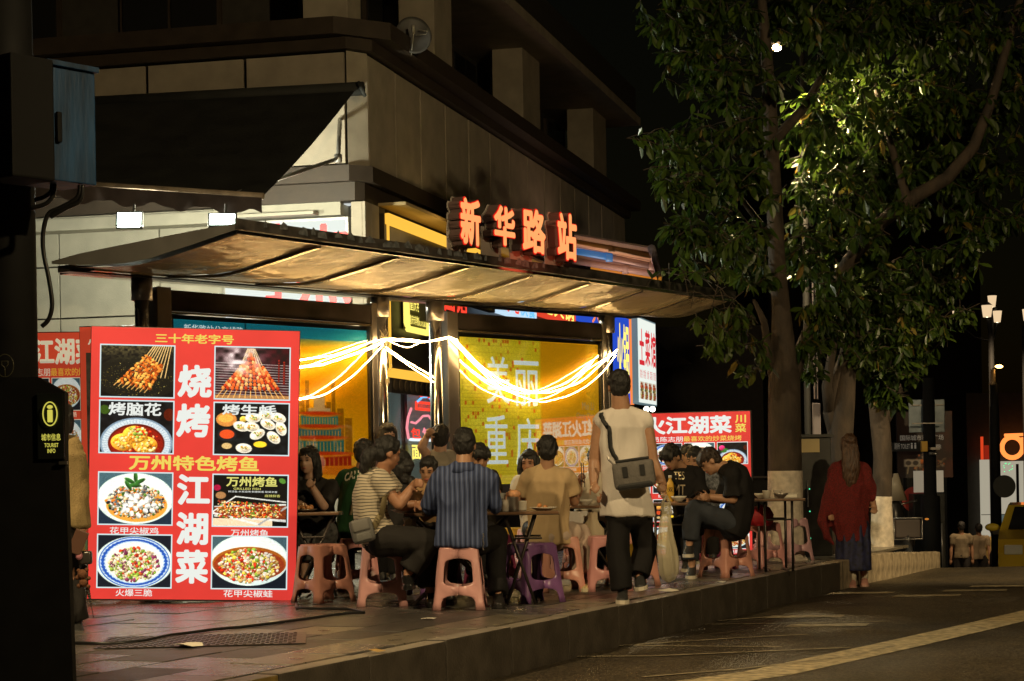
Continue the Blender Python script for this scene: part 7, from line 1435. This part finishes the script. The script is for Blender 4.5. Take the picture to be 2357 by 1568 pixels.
b = MB(); p = P(2106, 1150, 32.2); b.tube([(0, 0, 0), (0, .03, 0)], .21, 28); tag(b.build('round_sign', mat('disc_red', (.35, .03, .02), .5), None, loc=p), 'dim red disc sign half hidden by the cabinet', 'sign')
p = P(2169, 1310, 31.5); b = MB(); b.tube([(0, 0, 0), (0, 0, P(2169, 1205, 31.5).z-p.z)], .03, 10); b.build
tag(b.build('bollard', mat('bollard_steel', (.35, .33, .3), .35, .6), None, True, loc=p), 'thin pale metal bollard right of the black cabinet', 'bollard')
# parked moped
Ym = 28.5; p = Vector((P(2078, 1280, Ym).x, Ym, road_z(Ym)+.02)); o = empty('parked_moped', p, 'dark parked moped with chrome rack beyond the kerb end', 'moped'); dk = mat('moped_dark', (.03, .028, .028), .3, .2)
for y in (-.35, .75):
    wl = MB(); n = 20; rg = []
    for i in range(n+1): t = 2*pi*i/n; rg.append(Vector((0, y+.2*cos(t), .25+.2*sin(t))))
    wl.tube(rg, .045, 8, caps=False); w__ = wl.build('wheel', mat('tyre', (.02, .02, .02), .8), o, True); hb = MB(); hb.tube([(-.03, y, .25), (.03, y, .25)], .12, 14); hb.build('rim', MATS['dull_steel'], w__)
b = MB(); b.ball((0, .0, .5), (.16, .45, .2)); b.ball((0, .55, .75), (.15, .14, .35)); b.box((-.12, -.1, .22), (.12, .6, .3), bev=.03); b.build('moped_body', dk, o, True)
b = MB(); b.ball((0, -.05, .72), (.13, .32, .06)); b.build('seat', MATS['cabinet_black'], o, True); b = MB(); b.tube([(-.32, .5, 1.05), (-.1, .52, 1.0), (.1, .52, 1.0), (.32, .5, 1.05)], .015, 8); b.build('handlebar', MATS['dull_steel'], o, True)
b = MB(); rg = [(-.2, -.42, .82), (.2, -.42, .82), (.2, -.42, .52), (-.2, -.42, .52), (-.2, -.42, .82)]; b.tube(rg, .014, 6); b.build('rack', MATS['dull_steel'], o, True); b = MB(); b.box((-.18, -.41, .54), (.18, -.2, .8), bev=.02); b.build('delivery_box', mat('box_brown', (.08, .06, .05), .6), o)
b = MB(); b.ball((.27, -.4, .8), (.03, .02, .015)); b.build('indicator', glow('amber_dim', (1, .35, .05), .5), o, True); b = MB(); b.loft([(Vector((0, .45, 1.05)), Vector((.17, 0, 0)), Vector((0, .04, 0))), (Vector((0, .4, 1.45)), Vector((.03, 0, 0)), Vector((0, .02, 0)))], 10); b.build('wind_shield', mat('shield_pale', (.45, .38, .28), .3), o, True)
# taxi
Yt = 34.0; tx0 = P(2349, 1200, Yt).x; o = empty('taxi', Vector((tx0+.85, Yt+1.2, road_z(Yt+1))), 'yellow taxi entering at the right picture edge', 'car'); o.rotation_euler.z = -atan2(tx0+.85, Yt); ty = mat('taxi_yellow', (.55, .38, .03), .25, coat=.6)
prof = [(-2.1, .3), (-2.15, .62), (-2.0, .85), (-1.35, .98), (-.75, 1.4), (.6, 1.42), (1.3, 1.0), (2.1, .88), (2.2, .6), (2.15, .3)]
b = MB(); n = len(prof)
for sx in (0,): 
    vs = [(x*(.84 if z > 1.1 else 1)*.85, y, z) for x in (-1, 1) for y, z in prof]; b.add(vs, [tuple(range(n)), tuple(range(n, 2*n))[::-1]]+[(i, n+i, n+(i+1) % n, (i+1) % n) for i in range(n)])
b.build('car_body', ty, o)
for sx in (-1, 1):
    for y in (-1.3, 1.35): b = MB(); b.tube([(sx*.7, y, .31), (sx*.87, y, .31)], .31, 20); w__ = b.build('wheel', MATS['tyre'], o); b = MB(); b.tube([(sx*.86, y, .31), (sx*.88, y, .31)], .19, 16); b.build('rim', MATS['dull_steel'], w__)
    b = MB(); b.add([(sx*.845, -1.2, 1.0), (sx*.74, -.7, 1.34), (sx*.74, .5, 1.35), (sx*.845, 1.1, 1.0)], [(0, 1, 2, 3)]); b.build('side_window', dglass, o); b = MB(); b.ball((sx*.98, -.9, 1.02), (.13, .06, .07)); b.build('wing_mirror', ty, o, True)
    b = MB(); b.box((sx*.6-.15, -2.17, .6), (sx*.6+.15, -2.1, .76), bev=.02); b.build('headlight', mat('lamp_glass', (.6, .6, .55), .1), o)
b = MB(); b.add([(-.7, -1.4, 1.0), (.7, -1.4, 1.0), (.6, -.82, 1.37), (-.6, -.82, 1.37)], [(0, 1, 2, 3)]); b.build('wind_screen', dglass, o)
# far shop with neon ring
Yf = 58.0; base = Vector((P(2320, 1000, Yf).x, Yf, -3.1)); o = empty('far_shop', base, 'bright far shop front with an orange neon ring over its window', 'shop')
lit = glow('far_white', (.62, .56, .42), .62)
bx(o, base, Yf, 2240, 2440, 900, 1330, .5, 6, darkm, 'wall'); bx(o, base, Yf, 2266, 2281, 1058, 1240, .2, .45, lit, 'lit_pillar'); bx(o, base, Yf, 2303, 2420, 1060, 1184, .3, .45, lit, 'window'); bx(o, base, Yf, 2303, 2420, 1184, 1262, .3, .45, mat('far_teal', (.1, .13, .12), .5, emis=(.1, .13, .12), estr=.8), 'window'); bx(o, base, Yf, 2346, 2350, 1068, 1184, .26, .29, polem, 'mullion'); bx(o, base, Yf, 2262, 2420, 1182, 1186, .1, .2, polem, 'rail')
p = P(2330, 1030, Yf)-base; b = MB(); rg = [p+Vector((.3*cos(t), 0, .3*sin(t))) for t in [2*pi*i/24 for i in range(25)]]; b.tube(rg, .07, 8, caps=False); b.build('neon_ring', glow('neon_far', (1, .25, .05), 1.6), o, True)
p1 = P(2312, 1002, Yf)-base; p2 = P(2420, 998, Yf)-base; b = MB(); b.tube([p1, p2], .05, 6); p3 = P(2348, 1012, Yf)-base; b.tube([p3, p3+Vector((.5, 0, .1))], .06, 6); b.build('neon_tube', MATS['neon_far'], o, True)
bx(o, base, Yf, 2263, 2267, 1005, 1058, .2, .3, glow('neon_far_red', (1, .08, .02), .7), 'neon_tube'); bx(o, base, Yf, 2271, 2280, 1025, 1058, .2, .3, glow('far_red_dim', (.5, .03, .01), .5), 'neon_tube')
for k in range(12): p = P(2316+random.uniform(0, 22), 1066+random.uniform(0, 24), Yf)-base; b = MB(); b.ball((p.x, .28, p.z), .018); b.build('fairy_light', glow('fairy_green', (.2, 1, .4), 1.0), o)
# unlit buildings and a canopy past the corner
o = empty('unlit_building', Vector((P(1620, 1000, 47).x, 47, -.5)), 'unlit building with a slanted canopy beyond the shelter end', 'building'); base = o.location; nb = mat('night_wall', (.03, .028, .026), .8, var=.3)
bx(o, base, 47, 1500, 1760, 745, 1180, .5, 9, nb, 'wall'); a = P(1516, 796, 46)-base; c_ = P(1595, 838, 44)-base; e_ = P(1516, 842, 46)-base; b = MB(); b.add([a, c_, e_, a+Vector((0, 2, .4)), c_+Vector((0, 3, .2)), e_+Vector((0, 2, 0))], [(0, 1, 2), (3, 5, 4), (0, 3, 4, 1), (1, 4, 5, 2)]); b.build('canopy', mat('canopy_night', (.08, .08, .085), .6), o)
o = empty('unlit_building', Vector((P(1660, 1100, 40).x, 40, -.6)), 'low dark wall with a pale coping behind the trunk', 'wall'); base = o.location; bx(o, base, 40, 1540, 2100, 1100, 1240, 0, .3, nb, 'wall'); bx(o, base, 40, 1540, 2100, 1094, 1100, -.05, .35, mat('coping', (.14, .12, .1), .7), 'coping'); o.name = 'garden_wall'
o = empty('unlit_building', Vector((P(2150, 1000, 80).x, 80, -3.2)), 'dark tower block far behind the street trees', 'building'); base = o.location; bx(o, base, 80, 1780, 2250, 300, 1330, 0, 12, nb, 'wall')
for i in range(8):
    for j in range(9):
        if random.random() < .5: bx(o, base, 80, 1800+i*52, 1818+i*52, 340+j*80, 370+j*80, -.06, 0, dglass, 'window')
# ============================================================ NEAR KIOSK, POLE AND BLUE BOX
Yk = 9.0; kb = mat('kiosk_black', (.006, .006, .006), .7, .0, var=.3, spec=.25)
pp = Vector((P(14, 1000, 9.5).x, 9.5, 0)); o = empty('traffic_pole', pp, 'thick black pole at the left edge rising behind the kiosk', 'pole'); b = MB(); b.tube([(0, 0, 0), (0, 0, 5.2)], .155, 28); b.build('pole_shaft', kb, o, True)
a = P(115, 150, Yk); c_ = P(218, 165, Yk+.2); zb = P(115, 414, Yk).z
o = empty('electric_box', Vector((a.x, a.y, zb)), 'blue painted electric box strapped high on the black pole', 'electric box'); o.rotation_euler.z = atan2(c_.y-a.y, c_.x-a.x); L_ = (Vector((c_.x, c_.y, 0))-Vector((a.x, a.y, 0))).length; H_ = a.z-zb
bluep = mat('box_blue', (.008, .05, .13), .5, .0, var=.55, vscale=7, bump=.25, bscale=20, stretch=(2, 2, .35))
b = MB(); b.box((0, .0, 0), (L_, .24, H_), bev=.006); b.box((-.03, -.02, H_), (L_+.01, .25, H_+.025), bev=.003); b.build('box_body', bluep, o)
b = MB(); b.box((-.24, -.03, -.01), (-.003, .2, H_+.02), bev=.01); b.build('box_front', kb, o); b = MB(); b.box((.022, -.02, H_*.33), (.05, -.002, H_*.6), bev=.008); b.build('latch', kb, o)
for k, pts in enumerate(([(120, 418), (118, 440), (100, 455), (80, 460)], [(126, 418), (122, 450), (104, 470), (70, 480)], [(184, 426), (178, 455), (140, 478), (112, 492), (100, 530), (100, 580), (112, 640), (120, 700), (112, 735), (96, 752)], [(190, 426), (184, 462), (150, 480), (116, 500)])):
    q = [P(u, v, 9.15) for u, v in pts]; sm = []
    for i in range(len(q)-1):
        p0, p1, p2, p3 = q[max(i-1, 0)], q[i], q[i+1], q[min(i+2, len(q)-1)]
        for j in range(5): t = j/5; sm.append(.5*((2*p1)+(p2-p0)*t+(2*p0-5*p1+4*p2-p3)*t*t+(3*p1-p0-3*p2+p3)*t**3))
    sm.append(q[-1]); b = MB(); b.tube([p-sm[0] for p in sm], .0105, 10)
    tag(b.build('black_cable', MATS['cable_black'], None, True, loc=sm[0]), ('short black cable leaving the box corner towards the pole', 'second short cable under the box beside the pole', 'long black cable looping down from the box past the wall', 'black cable running alongside the top of the long loop')[k], 'cable', 'cables under the blue box')
kx0, kx1 = P(-60, 1100, 8.8).x, P(150, 1100, 8.8).x; o = empty('info_kiosk', Vector((kx1, 8.8, 0)), 'black tourist information kiosk at the left edge with glowing yellow letters', 'kiosk'); base = o.location
sl = P(168, 1568, 8.8)-base; t0 = P(150, 1060, 8.8)-base; t1 = P(149, 903, 8.8)-base; t2 = P(86, 868, 8.8)-base; tl = P(-60, 868, 8.8)-base
b = MB(); pf = [(tl.x, 0), (sl.x+.01, 0), (sl.x, sl.z), (t0.x, t0.z), (t1.x, t1.z), (t2.x, t2.z), (tl.x, t2.z)]; n = len(pf)
b.add([(x, y, z) for y in (0, .07) for x, z in pf], [tuple(range(n)), tuple(range(n, 2*n))[::-1]]+[(i, n+i, n+(i+1) % n, (i+1) % n) for i in range(n)]); b.build('kiosk_body', kb, o)
def kz(u, v): return P(u, v, 8.79)-base
a, c_ = kz(87, 1058), kz(148, 905); b = MB(); b.box((a.x, -.014, a.z), (c_.x-.004, -.003, c_.z), bev=.004); b.build('sign_panel', mat('kiosk_panel', (.015, .018, .016), .15), o)
ky = glow('kiosk_yellow', (.75, .68, .1), .85)
p = kz(117, 953); b = MB(); b.tube([p+Vector((.031*cos(t), -.016, .052*sin(t))) for t in [2*pi*i/30 for i in range(31)]], .0028, 6, caps=False); b.build('emblem_ring', ky, o, True)
text('i', p.x-.013, p.z-.037, .026, .076, ky, o, p.y-.016, bold=.03)
for s, u0, u1, v0, v1 in (('城市信息', 96, 140, 998, 1015), ('TOURIST', 103, 135, 1020, 1030), ('INFO', 110, 128, 1033, 1043)): a, c_ = kz(u0, v1), kz(u1, v0); text(s, a.x, a.z, c_.x-a.x, c_.z-a.z, ky, o, -.016, bold=.015)
kd_ = mat('faint_print', (.09, .085, .04), .5); p = kz(12, 842); b = MB(); b.tube([p+Vector((.038*cos(t), -.006, .05*sin(t))) for t in [2*pi*i/24 for i in range(25)]], .002, 5, caps=False); b.tube([p+Vector((0, -.006, -.05)), p+Vector((0, -.006, -.01)), p+Vector((-.014, -.006, .004)), p+Vector((-.014, -.006, .02)), p+Vector((.014, -.006, .02)), p+Vector((.014, -.006, .004)), p+Vector((0, -.006, -.01))], .002, 5); b.build('charging_emblem', kd_, o, True)
b = MB(); a = kz(152, 1064); b.box((a.x-.03, -.02, a.z-.01), (a.x+.006, -.003, a.z+.004)); b.build('hinge', MATS['dull_steel'], o)
